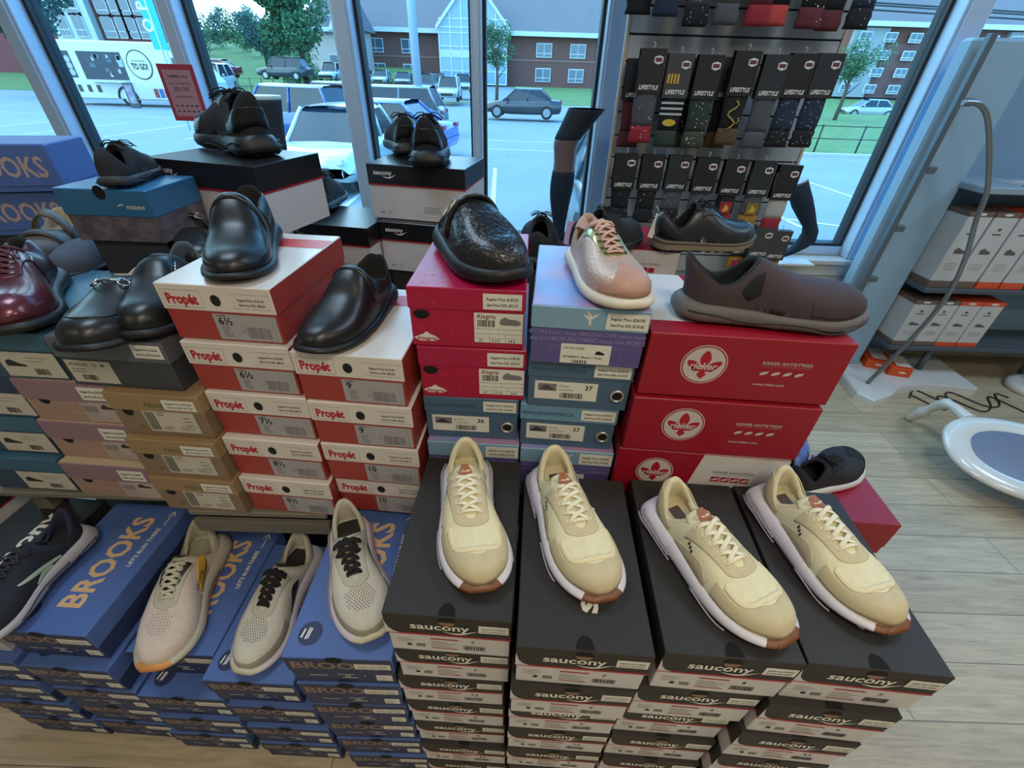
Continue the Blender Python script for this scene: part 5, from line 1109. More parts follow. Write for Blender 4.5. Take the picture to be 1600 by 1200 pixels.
def patch(c):
    def f(m, r, h, H_):
        m.box(-h*.5, h*.6, -.0142, -.0132, -.21, -.16, 0); m.poly([(-.01, -.0146, -.20), (0, -.0146, -.17), (.018, -.0146, -.185), (.012, -.0146, -.2)], 1); return [M('patch_'+c, c, .7), M('patch_gold', 'c8a040', .6)]
    return f
def face(m, r, h, H_):
    m.disc((0, -.0142, -.075), .02, (0, -1, 0), 0, 16, .016, xd=(1, 0, 0)); m.disc((0, -.0142, -.19), .024, (0, -1, 0), 0, 16, .03, xd=(1, 0, 0)); m.disc((-.006, -.0146, -.18), .004, (0, -1, 0), 1, 8); m.disc((.008, -.0146, -.18), .004, (0, -1, 0), 1, 8); return [M('face_pale', 'b0b8b4', .7), INK]
def bee(m, r, h, H_):
    for i in range(4): m.box(-h*.8+i*.012, -h*.8+i*.012+.007, -.0155, -.0148, -.09, -.06, 0)
    for i in range(3): m.box(-h*.9, h*.9, -.0142, -.0132, -.19+i*.018, -.183+i*.018, 1)
    m.disc((0, -.0145, -.215), .026, (0, -1, 0), 0, 16, .012, xd=(1, 0, 0)); return [M('bee_yellow', 'c8a838', .7), M('stripe_pale', 'b0b8bc', .8)]
F = fabs
def pack_px(px, py, depth, *a, **k):
    p = aty(px, py, SY-depth); return sock_pack(p.x, p.z, depth, *a, **k)
# first row, tops above the frame
for px, bs, cf, lb, pt_ in ((1002, 'black', 'black', 'black sock pack at the top left corner of the slatted panel', None), (1040, 'black', 'navy', 'second black sock pack from the left in the top row', None), (1087, 'grey', 'black', 'dark grey speckled sock pack in the top row', dots('8a9094', 20)), (1130, 'grey', 'grey', 'plain grey sock pack with a small gold mark in the top row', None), (1178, 'maroon', 'red', 'maroon sock pack with a bright red toe in the top row', None), (1212, 'black', 'coral', 'sock pack with a coral red toe in the top row', face), (1256, 'black', 'maroon', 'sock pack with a maroon toe and white figures, top row', dots('c8ccd0', 12)), (1296, 'black', 'maroon', 'sock pack with a plum toe and small gold mark in the top row', None), (1336, 'navy', 'black', 'navy speckled sock pack at the right end of the top row', dots('8a9094', 30))):
    p = aty(px-6, {1002: 20, 1040: 25, 1087: 40, 1130: 38, 1178: 40, 1212: 38, 1256: 44, 1296: 46, 1336: 44}[px], SY-.12); sock_pack(p.x, p.z+.295, .12+.02*(px % 3), F[bs], F[cf], lb, pt_, word=False)
# second row
for px, py, d, bs, cf, lb, pt_ in ((1000, 92, .06, 'maroon', 'maroon', 'maroon sock pack tucked behind at the left of the middle row', None), (1022, 76, .16, 'grey', 'red', 'grey sock pack with a red toe in the middle row', dots('b8bcc0', 14)), (1065, 84, .16, 'black', 'green', 'striped sock pack with a yellow bee motif in the middle row', bee), (1112, 86, .16, 'green', 'olive', 'dark green sock pack with white specks, right of the striped bee socks', dots()), (1088, 90, .10, 'black', 'green', 'dark sock pack half hidden behind the bee and green socks', dots('9aa0a4', 18)), (1170, 80, .16, 'black', 'brown', 'sock pack with a gold dragon and brown toe in the middle row', dragon), (1150, 90, .10, 'black', 'brown', 'black sock pack half hidden left of the dragon socks', None), (1216, 86, .16, 'grey', 'grey', 'heather grey sock pack in the middle row', None), (1258, 84, .16, 'navy', 'black', 'navy speckled sock pack next to the heather grey one', dots('8a9094', 30)), (1300, 84, .16, 'navy', 'black', 'navy speckled sock pack at the right end of the middle row', dots('8a9094', 34))):
    pack_px(px, py, d, F[bs], F[cf], lb, pt_)
# third row
for px, py, d, bs, cf, lb, pt_ in ((980, 240, .14, 'black', 'black', 'black sock pack at the left end of the lower row', dots('6a7074', 14)), (1022, 242, .14, 'black', 'black', 'second black sock pack from the left in the lower row', dots('b0a060', 6)), (1064, 243, .14, 'grey', 'black', 'black and grey sock pack left of the pale face one, lower row', dots('8a9094', 20)), (1108, 246, .16, 'grey', 'black', 'grey sock pack with a pale oval face in the lower row', face), (1152, 250, .14, 'black', 'red', 'sock pack with a red patch in the lower row', patch('8e2230')), (1196, 252, .14, 'grey', 'gold', 'grey sock pack with gold spots in the lower row', patch('7a6a30')), (1236, 258, .14, 'white', 'red', 'grey-white sock pack with a red toe at the right end of the lower row', None)):
    pack_px(px, py, d, F[bs], F[cf], lb, pt_, hgt=.27)
for px, py, d, bs, cf, lb, pt_ in ((1168, 352, .10, 'black', 'gold', 'dark sock pack with gold print in the bottom row, left one', patch('8e2230')), (1196, 355, .14, 'grey', 'gold', 'grey sock pack with red and gold print in the bottom row, middle one', patch('8e2230')), (1222, 360, .10, 'olive', 'gold', 'olive sock pack in the bottom row, right one', None)):
    pack_px(px, py, d, F[bs], F[cf], lb, pt_, hgt=.20)
# ------------------------------------------------------------ mannequin legs on the sill
def leg(label, loc, yaw, pts, mats, slots, name='mannequin_leg', foot=None, seg=20):
    t = thing(name, label, 'mannequin leg', loc, R(yaw))
    nparts = {}
    for sname, i0, i1, mt_ in slots:
        rg = []
        for i in range(i0, i1+1):
            x, z, rx, ry = pts[i]; e = .0015 if sname != 'leg_form' else 0
            rg.append([(x+(rx+e)*math.cos(a), (ry+e)*math.sin(a), z) for a in [2*math.pi*k/seg for k in range(seg)]])
        MB().loft(rg, 0, True, True).build(sname, [mats[mt_]], t)
    return t
skin = M('clear_brown_form', '7a6464', .3, coat=.3); sockm = fabric('compression_sock', '1c2f40'); sleeve = fabric('charcoal_sleeve', '2a333c')
def interp(pts, n=6):
    out = []
    for i in range(len(pts)-1):
        for k in range(n):
            t = i+k/n; out.append(tuple(catmull([(q, pts[q][c]) for q in range(len(pts))], t) for c in range(4)))
    out.append(pts[-1]); return out
p = aty(872, 372, 2.34)
L1 = interp([(0, 0, .034, .034), (0, .06, .030, .030), (-.006, .18, .048, .046), (-.004, .26, .056, .050), (.0, .36, .052, .048), (.0, .45, .058, .052), (.04, .52, .070, .062), (.08, .585, .082, .074)])
fz = .72
st = MB(); st.box(-.075, .075, -.06, .06, -.02, 0, 0, .004)
t = leg('standing leg form with charcoal knee sleeve and dark sock, beside the middle window frame', (p.x, 2.34, fz), 0, L1, [skin, sockm, sleeve], [('leg_form', 0, len(L1)-1, 0), ('compression_sock', 0, 22, 1), ('knee_sleeve', 31, len(L1)-1, 2)])
t.location.z = aty(872, 372, 2.34).z
st2 = MB(); st2.box(-.09, .09, -.09, .09, 0, t.location.z, 0, .003); o = st2.build('display_plinth', [card('riser_grey_board', '34353a', .6)]); o.location = (p.x, 2.34, 0); tag(o, 'dark plinth under the leg form with the knee sleeve', 'plinth')
def footed(label, X0, Y0, Z0, yaw, s=1.):
    t = thing('mannequin_leg', label, 'mannequin leg', (X0, Y0, Z0+.062), 0, rot=(0, R(-30), R(yaw))); m = MB(); rg = []
    path = [(-.125, .012, .012, .014), (-.10, .016, .030, .016), (-.06, .026, .036, .024), (-.025, .040, .034, .036), (.002, .055, .030, .046), (.018, .085, .030, .040), (.022, .13, .032, .033), (.016, .19, .042, .042), (.008, .26, .052, .050), (.004, .32, .050, .050), (.006, .36, .047, .047)]
    K = len(path)
    for i, (x, z, ry, rr) in enumerate(path):
        a = path[max(0, i-1)]; b = path[min(K-1, i+1)]; d = Vector((b[0]-a[0], 0, b[1]-a[1])).normalized(); n = Vector((-d.z, 0, d.x))
        rg.append([Vector((x, 0, z))*s+n*(rr*math.cos(q)*s)+Vector((0, ry*math.sin(q)*s, 0)) for q in [2*math.pi*k/18 for k in range(18)]])
    m.loft(rg[:], 0, True, True); m.build('sock', [sockm], t); MB().loft([rg[-1], [v+Vector((0, 0, .012)) for v in rg[-1]]], 0, True, True).build('leg_form', [skin], t)
    return t
p = aty(1248, 392, 2.45); footed('dark blue socked foot and calf standing on the window sill right of the sock rack', p.x+.03, 2.42, sill_z+.018, -12, 1.0)
MB_ = MB().box(-.14, .06, -.05, .05, 0, .012, 0, .002).build('sill_block', [M('sill_white', 'c6c8c4', .5)]); MB_.location = (p.x+.03, 2.45, sill_z-.02+.0005); tag(MB_, 'low pale block under the socked foot on the sill', 'block')
p = aty(430, 235, 1.9); L3 = interp([(0, 0, .040, .036), (0, .08, .046, .042), (-.004, .16, .060, .052), (-.01, .23, .078, .066)])
t = leg('dark thigh sleeve on a pale leg form behind the chunky black work shoe', (p.x, 1.9, p.z-.05), 0, L3, [M('pale_form', 'a8c0c0', .4), sockm, sleeve], [('leg_form', 0, len(L3)-1, 0), ('thigh_sleeve', 4, len(L3)-2, 2)])
st3 = MB(); st3.box(-.08, .08, -.08, .08, 0, t.location.z, 0, .003); o = st3.build('display_plinth', [card('riser_grey_board', '34353a', .6)]); o.location = (p.x, 1.9, 0); tag(o, 'dark plinth under the thigh sleeve form', 'plinth')
# ------------------------------------------------------------ red framed sale sign on the window
p = aty(287, 146, 2.5); sg = thing('sale_sign', 'red framed paper sale sign reading 25% off by the left window mullion', 'sign', (p.x, 2.5, p.z), R(-2))
a = aty(250, 101, 2.5); b = aty(308, 104, 2.5); c = aty(280, 190, 2.5); W_, H_ = (b.x-a.x), (a.z-c.z)
MB().box(-W_/2, W_/2, -.003, .003, -H_/2, H_/2, 0, .001).build('sign_frame', [M('sign_red', 'b03a50', .5)], sg)
m = MB(); m.box(-W_/2+.018, W_/2-.018, -.004, -.003, -H_/2+.02, H_/2-.022, 0)
for i, (tx, s_) in enumerate((('SUMMER SALE', .028), ('SALE ON SELECTED', .02), ('25% OFF', .042), ('SELECTED STYLES', .018))): m.text(tx, (0, -.0045, H_*(.27-.115*i)), X, Z, s_*H_*2.4, 1, anchor='c', width=(W_-.05)*(.8, .85, .62, .7)[i])
for i in range(10): m.disc((-W_*.28+(i % 5)*W_*.14, -.0045, H_*(-.22-(i//5)*.1)), W_*.045, (0, -1, 0), 1, 10, W_*.022, xd=(1, 0, 0))
m.build('sign_paper', [M('sign_paper', 'b98a94', .7), M('sign_ink', '5a3a4a', .7)], sg)
pl = MB(); pl.tube([(0, .006, -H_/2+.01), (.01, .03, -H_/2-.25), (.02, .03, -(p.z-sill_z)+.0)], .004, 0, 8); pl.build('sign_stem', [alu], sg)
# ------------------------------------------------------------ right hand side: fixture, white display boxes, pole, mirror
FY = 2.36
def fx(px, py, Y=FY): return aty(px, py, Y)
fxt = thing('display_fixture', 'tall blue-grey display stand with a ladder post and shelves at the right', 'display stand', (2.3, FY, 0))
def wl(v): return (v[0]-2.3, v[1]-FY, v[2])
xl = fx(1350, 440).x; xt = fx(1500, 60).x; xl = (xl+xt)/2; ztop = fx(1510, 57).z
colr = fx(1440, 400).x
pm_ = card('blue_grey_panel', '8fb0c8', .45)
MB().box(xl-2.3, colr-2.3, 0, .08, 0, ztop, 0, .012).build('side_column', [pm_], fxt)
MB().box(colr-2.3, 1.5, .13, .15, .1, ztop, 0, .004).build('back_panel', [card('blue_grey_back', '7a9cba', .5)], fxt)
pz = fx(1560, 52, FY-.06).z; ppx = fx(1425, 295, FY-.06).x
pp = MB(); pp.box(ppx-2.3-.014, ppx-2.3+.014, -.075, -.045, .05, pz, 0, .003); pp.build('ladder_post', [M('post_grey', '66737e', .45, metal=.4)], fxt)
for k in range(5):
    z = .35+k*.27; MB().box(ppx-2.3+.014, ppx-2.3+.06, -.075, -.045, z, z+.03, 0, .003).build('peg', [M('post_grey', '66737e', .45, metal=.4)], fxt)
zs = [fx(1500, 528).z, fx(1480, 430).z, fx(1480, 282).z]
for i, z in enumerate((zs[0]-.0, zs[1]-.03)): MB().box(colr-2.3, 1.5, -.13, .13, z-.025, z, 0, .003).build('shelf', [card('shelf_dark_grey', '4a5560', .5)], fxt)
MB().box(colr-2.3-.02, 1.5, -.15, .15, zs[2]-.03, zs[2], 0, .004).build('counter_top', [card('counter_pale', '8fa5b4', .4)], fxt)
def bp_(px, py): q = atz(px, py, .05); return (q.x-2.3, q.y-FY)
bo = [bp_(1322, 590), bp_(1340, 612), bp_(1368, 626), bp_(1392, 618), bp_(1408, 604), bp_(1450, 600), bp_(1500, 604), bp_(1528, 607), (bp_(1528, 607)[0]+.02, .13), (bp_(1322, 590)[0]+.05, .13)]
m = MB(); m.loft([[(x, y, 0) for x, y in bo], [(x, y, .04) for x, y in bo], [(x*.995+.005, y*.99, .05) for x, y in bo]], 0, True, True, False); m.build('base_plate', [M('gloss_white_base', 'd4d8da', .3)], fxt)
for x in (.25, .9): MB().tube([(x, -.03, .045), (x, -.03, zs[0]-.02)], .018, 0, 12).build('shelf_support', [M('post_grey', '66737e', .45, metal=.4)], fxt)
wbx = M('display_box_white', 'c3c6c8', .45); orb = M('box_end_orange', 'd8532c', .45); brb = M('box_end_brown', '6e5c54', .5); blb = M('box_end_blue', '40607a', .5); shp = M('printed_shoe_grey', '5f5a5c', .6)
def white_box(cx_, z0, h, endm, label, w_=.118, yaw=0, lean=0, d=.17):
    t = thing('display_box', label, 'display box', (cx_, FY-.025, z0), 0, 'white display boxes on the right shelves', rot=(0, R(lean), R(yaw)))
    MB().box(-w_/2, w_/2, -d/2, d/2, h*.10, h, 0, .002).build('sleeve', [wbx], t)
    MB().box(-w_/2-.001, w_/2+.001, -d/2-.001, d/2, 0, h*.10, 0, .001).build('bottom_end', [endm], t); m = MB(); m.box(-w_/2-.001, w_/2+.001, -d/2-.001, d/2, h, h+.022, 0, .001); m.disc((0, -d/2-.0015, h+.012), .022, (0, -1, 0), 1, 14, .006, xd=(1, 0, 0)); m.build('top_end', [endm, wprint], t)
    g_ = MB(); y = -d/2-.0006; g_.disc((.0, y, h*.84), .010, (0, -1, 0), 0, 8, .008, xd=(1, 0, 0)); g_.box(-.022, .022, y-.0002, y, h*.765, h*.785, 0)
    g_.poly([(-.028, y, h*.5), (-.028, y, h*.56), (-.012, y, h*.585), (.008, y, h*.555), (.028, y, h*.535), (.028, y, h*.5)], 0)
    for i in range(4): g_.box(-.034, .030, y-.0002, y, h*(.36-i*.03), h*(.365-i*.03), 1)
    g_.build('printed_front', [shp, GREYINK], t); return t
c1 = colr+.075
for i, em in enumerate((brb, brb, orb, orb)):
    nm = ('leftmost', 'second', 'third', 'rightmost')[i]
    white_box(c1+i*.125, zs[0]+.0005, zs[1]-.03-zs[0]-.10, em, 'white display box with a %s end, %s on the lower shelf' % ('brown' if i < 2 else 'orange', nm))
for i, em in enumerate((brb, brb, orb, orb, blb)):
    nm = ('leftmost', 'second', 'third', 'fourth', 'rightmost')[i]
    white_box(c1+i*.13, zs[1]-.03+.0005, zs[2]-.03-zs[1]+.03-.11, em, 'white display box with a %s end, %s on the upper shelf' % (('brown', 'brown', 'orange', 'orange', 'blue')[i], nm))
for i, (px, py) in enumerate(((1362, 566), (1398, 578))):
    q = atz(px, py, .055); m = MB(); m.box(-.058, .058, -.09, .09, 0, .055, 0, .002); m.box(-.02, .058, -.06, .09, .055, .0562, 1); m.disc((.01, -.0911, .028), .02, (0, -1, 0), 1, 12, .007, xd=(1, 0, 0))
    o = m.build('orange_carton', [M('bright_orange_card', 'd8501c', .45), WHITE]); o.location = (q.x, q.y+.02, .0512); o.rotation_euler = (0, 0, R(-16)); tag(o, 'orange carton with a white lid corner on the white base, %s one' % ('left' if i == 0 else 'right'), 'carton', 'orange cartons on the white base')
pap = MB(); 
for i in range(3): pap.box(.0+i*.02, .30+i*.02, -.02*i, .13-.02*i, .0005+i*.002, .0022+i*.002, 0)
o = pap.build('paper_stack', [M('paper_white', 'b8c4cc', .6)]); o.location = (colr+.18, FY-.08, zs[2]); tag(o, 'few loose white papers lying on the pale counter at the right', 'papers')
# bent chrome floor stand arm
arm = [atz(1352, 600, .10)]
aY = atz(1356, 598, .055).y
pts = [fx(q[0], q[1], aY) for q in ((1505, 160), (1530, 163), (1543, 185), (1546, 240), (1542, 300), (1525, 345), (1507, 407), (1475, 470), (1412, 542), (1356, 598))]
def smooth_path(P, n=6):
    out = []
    for i in range(len(P)-1):
        a, b, c_, d = P[max(i-1, 0)], P[i], P[i+1], P[min(i+2, len(P)-1)]
        for k in range(n):
            t_ = k/n; out.append(.5*((2*b)+(c_-a)*t_+(2*a-5*b+4*c_-d)*t_*t_+(3*b-a-3*c_+d)*t_**3))
    out.append(P[-1]); return out
m = MB(); pts[-1] = Vector((pts[-1].x, pts[-1].y, max(.0, pts[-1].z))); m.tube(smooth_path(pts), .011, 0, 10)
o = m.build('bent_steel_arm', [M('brushed_steel', '8f979c', .3, .8)]); tag(o, 'long bent grey metal arm curving down in front of the white display boxes', 'metal arm')
# low shoe mirror
mc = atz(1615, 725, .16); mr_ = thing('floor_mirror', 'white oval framed low floor mirror at the right edge', 'mirror', (mc.x, mc.y, 0), R(-22))
Mt = Matrix.Translation((0, 0, .17)) @ Matrix.Rotation(R(16), 4, 'X')
ra, rb = .33, .22; N_ = 48
def el(a, b, z): return [Mt @ Vector((a*math.copysign(abs(math.cos(q))**.85, math.cos(q)), b*math.copysign(abs(math.sin(q))**.85, math.sin(q)), z)) for q in [2*math.pi*k/N_ for k in range(N_)]]
f_ = MB(); f_.loft([el(ra*.70, rb*.62, .010), el(ra*.76, rb*.70, .018), el(ra*.9, rb*.88, .017), el(ra*.98, rb*.97, .008), el(ra, rb, -.004), el(ra*.97, rb*.95, -.014), el(ra*.7, rb*.7, -.016)], 0); f_.build('mirror_frame', [M('gloss_white_frame', 'd4d6d4', .18, coat=.3)], mr_)
g_ = MB(); g_.poly(el(ra*.71, rb*.63, .0105), 0); g_.build('mirror_glass', [M('mirror_sky_tint', 'a3acc4', .22, .75, nz=(2, .02, None))], mr_)  # bluish base colour stands in for the reflected window sky
for sx in (-1, 1):
    m = MB(); m.tube(smooth_path([Mt @ Vector((sx*.2, rb*.8, -.01)), Vector((sx*.24, .30, .20)), Vector((sx*.27, .36, .10)), Vector((sx*.29, .40, .012))]), [.03, .028, .026, .024, .022, .02]*3+[.02], 0, 12); m.build('mirror_leg', [M('gloss_white_frame', 'd4d6d4', .18)], mr_)
m = MB(); m.tube([Mt @ Vector((0, -rb*.9, -.012)), Vector((0, -rb*.95, .0))], .02, 0, 10); m.build('mirror_leg', [M('gloss_white_frame', 'd4d6d4', .18)], mr_)
rc = random.Random(3); q = atz(1500, 625, 0)
for i in range(2):
    pts = [Vector((q.x+.3*(k/9-.5)*2+.03*math.sin(k+i), q.y+.08*math.sin(k*1.7+i*2)-.04*i, .005)) for k in range(10)]
    o = MB().tube(smooth_path(pts, 4), .004, 0, 6).build('power_cable', [M('cable_black', '1a1a1a', .5)]); tag(o, 'loose black cable on the floor behind the oval mirror, %s loop' % ('nearer' if i else 'farther'), 'cable')

# a second, round based stand behind the mirror
q = atz(1592, 592, .04); rs = thing('round_base_stand', 'white round-based display stand with a slanting grey post at the right edge', 'display stand', (q.x+.10, min(q.y, 2.20), 0))
m = MB(); m.loft([[(a*math.cos(t_), a*.7*math.sin(t_), z_) for t_ in [2*math.pi*k/36 for k in range(36)]] for a, z_ in ((.19, 0), (.20, .02), (.19, .04), (.15, .048))], 0, True, True); m.build('round_base', [M('gloss_white_frame', 'd4d6d4', .18)], rs)
MB().tube([(-.08, 0, .045), (-.0, -.0, .55)], .018, 0, 12).build('stand_post', [M('post_grey', '66737e', .45, metal=.4)], rs)
# ------------------------------------------------------------ outside: car park, buildings, trees
asphalt = M('asphalt', '7f8a90', .9, nz=(.6, .2, '6d777c'), bump=(20, .2)); grass = M('grass', '5f7d45', .95, nz=(1.5, .4, '48653a'), bump=(30, .6))
kerbm = M('kerb_concrete', 'a9adab', .8); linem = M('road_paint', 'c8ccca', .7)
def outside(name, label, cat): return thing(name, label, cat)
def gz(Y): return -.55-.008*Y
m = MB(); m.loft([[(-110, WY+.12, -1.2), (110, WY+.12, -1.2)], [(-110, WY+.12, gz(WY)), (110, WY+.12, gz(WY))], [(-110, 58, gz(58)), (110, 58, gz(58))], [(-110, 72, -.15), (110, 72, -.15)], [(-110, 160, -.1), (110, 160, -.1)]], 0, closed=False, sm=False); tag(m.build('car_park', [asphalt]), 'grey asphalt car park outside the window', 'car park', kind='structure')
def slab(name, x0, x1, y0, y1, z1, mat, label, z0=-.06):
    o = MB().box(x0, x1, y0, y1, z0, z1, 0).build(name, [mat]); o['kind'] = 'structure'; o['label'] = label; return o
m = MB(); m.loft([[(-1, 46, gz(46)+.04), (60, 46, gz(46)+.04)], [(-1, 60, gz(60)+.15), (60, 60, gz(60)+.15)], [(-1, 72.5, -.05), (60, 72.5, -.05)]], 0, closed=False); o = m.build('grass_verge', [grass]); o['kind'] = 'structure'; o['label'] = 'mown lawn in front of the brick building'
slab('grass_strip', -17, -1.5, 45.5, 48, gz(46)+.1, grass, 'narrow lawn strip below the white off-road car', gz(46)-.05)
# rising meadow at the left, a real slope
m = MB(); m.loft([[(-140, 46, -.9), (-14, 46, -.9)], [(-140, 60, .3), (-14, 60, .2)], [(-140, 95, 4.5), (-14, 95, 3.8)], [(-140, 150, 9), (-14, 150, 8)]], 0, closed=False); o = m.build('meadow_hill', [grass]); o['kind'] = 'structure'; o['label'] = 'green meadow rising behind the car park'
slab('kerb', -17, 40, 45.3, 45.5, gz(46)+.12, kerbm, 'concrete kerb along the lawn', gz(46)-.05)
m = MB()
def pline(x0, y0, x1, y1, wd=.1):
    d = Vector((x1-x0, y1-y0, 0)).normalized(); n = Vector((-d.y, d.x, 0))*wd/2; m.quad(*[(p[0], p[1], gz(p[1])+.006) for p in ((x0-n.x, y0-n.y), (x0+n.x, y0+n.y), (x1+n.x, y1+n.y), (x1-n.x, y1-n.y))])
for i in range(7): pline(-3.2+i*2.75, 8, -3.4+i*2.75, 13.2)
for i in range(5): pline(-20+i*2.8, 17, -20+i*2.8, 22)
a, b = aty(223, 205, 10.5), aty(320, 210, 10.5)
pline(-13, 12.5, -9.6, 12.3); pline(-40, 25, -12, 24.4); pline(-1.2, 17, 3, 16.8); pline(-1.2, 19.5, 3, 19.3); pline(5.0, 8.6, 7.6, 7.3)
o = m.build('parking_lines', [linem]); o['kind'] = 'structure'; o['label'] = 'white painted parking bay lines'
slab('near_lawn', 9, 34, 18, 44, gz(20)+.06, grass, 'patch of lawn with a rail fence beyond the road on the right', gz(44)-.1); slab('kerb_near', 9, 34, 17.75, 18, gz(18)+.1, kerbm, 'kerb edging the near lawn', gz(18)-.1)
def window_unit(mb, x, y, z, w_, h_, fm=0, gm=1, n=2, low=True):
    mb.box(x-w_/2, x+w_/2, y-.12, y, z, z+h_, fm); e = .10
    for k in range(n):
        a = x-w_/2+e+(w_-e)*k/n; b = a+(w_-e)/n-e
        if low: mb.box(a, b, y-.15, y-.12, z+h_*.30+e/2, z+h_-e, gm); mb.box(a, b, y-.15, y-.12, z+e, z+h_*.30-e/2, gm)
        else: mb.box(a, b, y-.15, y-.12, z+e, z+h_-e, gm)
brick = M('brown_brick', '6b4640', .9, nz=(3, .15, '5a3a36'), bump=(40, .2)); brick2 = M('red_brick', '7a3c3c', .9, nz=(3, .15, '683434')); roofm = M('shingle_roof', '6a6468', .9, nz=(4, .2, '585458')); trimw = M('white_trim', 'b9c4c8', .6); winf = M('window_frame_white', 'bcc6ca', .6); wing = M('window_glass_dark', '3a5568', .15, spec=.8); pinkw = M('pale_render', 'b8a8a0', .8); greyr = M('grey_render', '8a9298', .8)
# long two-storey brick building with a glazed gable
BY = 74.; A = aty(525, 130, BY); B = aty(955, 135, BY); xa, xb = aty(560, 60, BY).x, 36.
ev = aty(700, 48, BY).z; rz = aty(700, 16, BY).z
b1 = thing('brick_office', 'long two-storey brown brick building with a glazed gable entrance', 'building', ((xa+xb)/2, BY, 0)); ox = (xa+xb)/2
def Lx(x): return x-ox
MB().box(Lx(xa)+.6, Lx(xb), 0, 16, -.1, ev, 0).build('brick_walls', [brick], b1)
m = MB(); m.loft([[(Lx(xa)-.5, -1, ev), (Lx(xb)+.5, -1, ev)], [(Lx(xa)-.5, 8, rz+3.2), (Lx(xb)+.5, 8, rz+3.2)], [(Lx(xa)-.5, 17, ev), (Lx(xb)+.5, 17, ev)]], 0, closed=False, sm=False); m.build('roof', [roofm], b1)
MB().box(Lx(xa)-.5, Lx(xb)+.5, -1.05, -.85, ev-.35, ev+.15, 0).build('eaves_trim', [trimw], b1)
MB().box(Lx(xa), Lx(xb), -.06, 0, ev*.5-.1, ev*.5+.1, 0).build('brick_band', [M('band_brick', '80605a', .9)], b1)
gx = aty(741, 60, BY).x
nwin = 0
for fl, (z0, h_) in enumerate(((ev*.09, ev*.27), (ev*.56, ev*.27))):
    x = xa+2.2
    while x < xb-1.5:
        if abs(x-gx) > 5.6:
            m = MB(); window_unit(m, Lx(x), 0, z0, 2.1, h_); m.build('window', [winf, wing], b1); nwin += 1
        x += 4.55
# glazed gable
g = MB(); gw = 4.4; gh = ev+.2; apx = aty(735, 0, BY-2).z+2.2
g.box(Lx(gx)-gw, Lx(gx)+gw, -2, 0, 0, gh, 1); g.add([(Lx(gx)-gw, -2, gh), (Lx(gx)+gw, -2, gh), (Lx(gx), -2, apx), (Lx(gx)-gw, 4, gh), (Lx(gx)+gw, 4, gh), (Lx(gx), 4, apx)], [(0, 1, 2), (3, 5, 4), (0, 2, 5, 3), (1, 4, 5, 2)], [1, 1, 2, 2])
for k in range(7): xx = Lx(gx)-gw+k*gw/3; zz = gh+(apx-gh)*(1-abs(xx-Lx(gx))/gw); g.box(xx-.09, xx+.09, -2.1, -2, 0, max(gh, zz), 0)
for z in (0, 1.4, 2.9, 4.0, 5.4, 6.8, gh): g.box(Lx(gx)-gw, Lx(gx)+gw, -2.08, -2, z, z+.14, 0)
g.box(Lx(gx)-gw, Lx(gx)+gw, -2.06, -2, 3.0, 3.7, 0)
for s_ in (-1, 1): g.add([(Lx(gx)+s_*gw*1.08, -2.4, gh-.3), (Lx(gx)+s_*gw*1.08, -2.4, gh+.2), (Lx(gx), -2.4, apx+.5), (Lx(gx), -2.4, apx), (Lx(gx)+s_*gw*1.08, -2, gh-.3), (Lx(gx)+s_*gw*1.08, -2, gh+.2), (Lx(gx), -2, apx+.5), (Lx(gx), -2, apx)], [(0, 1, 2, 3), (4, 7, 6, 5), (0, 3, 7, 4), (1, 5, 6, 2)], 0)
g.build('glazed_gable', [winf, M('blue_curtain_glass', '6f97ae', .15, spec=.8), roofm], b1)
# pale corner pavilion of the same street at its left
pv = thing('pale_pavilion', 'pale rendered corner house with a small gable at the left end of the brick building', 'building', (0, 0, 0)); pa, pb = aty(486, 90, 64).x, aty(556, 90, 64).x; pv.location = ((pa+pb)/2, 64, -.3); hw_ = (pb-pa)/2
pe = aty(520, 44, 64).z+.3; MB().box(-hw_, hw_, 0, 7.6, -.1, pe, 0).build('rendered_walls', [pinkw], pv)
m = MB(); m.loft([[(-hw_-.6, -.6, pe), (-hw_-.6, 8, pe)], [(-hw_+1.5, 3, pe+4), (-hw_+1.5, 6, pe+4)], [(hw_-1, 3, pe+4), (hw_-1, 6, pe+4)], [(hw_+.6, -.6, pe), (hw_+.6, 8, pe)]], 0, closed=False, sm=False); m.add([(-hw_-.6, -.6, pe), (hw_+.6, -.6, pe), (hw_-1, 3, pe+4), (-hw_+1.5, 3, pe+4)], [(0, 1, 2, 3)], 0); m.build('roof', [roofm], pv)
MB().add([(.2, -.9, pe-.2), (3.4, -.9, pe-.2), (1.8, -.9, pe+2.4), (.2, 2, pe-.2), (3.4, 2, pe-.2), (1.8, 2, pe+2.4)], [(0, 1, 2), (0, 2, 5, 3), (1, 4, 5, 2)], 0).build('small_gable', [trimw], pv)
MB().box(-hw_-.6, hw_+.6, -.75, -.6, pe-.35, pe+.05, 0).build('eaves_trim', [trimw], pv)
for z0 in (1., 4.6):
    m = MB(); window_unit(m, .6, 0, z0, 2.2, 2.0); m.build('window', [winf, wing], pv)
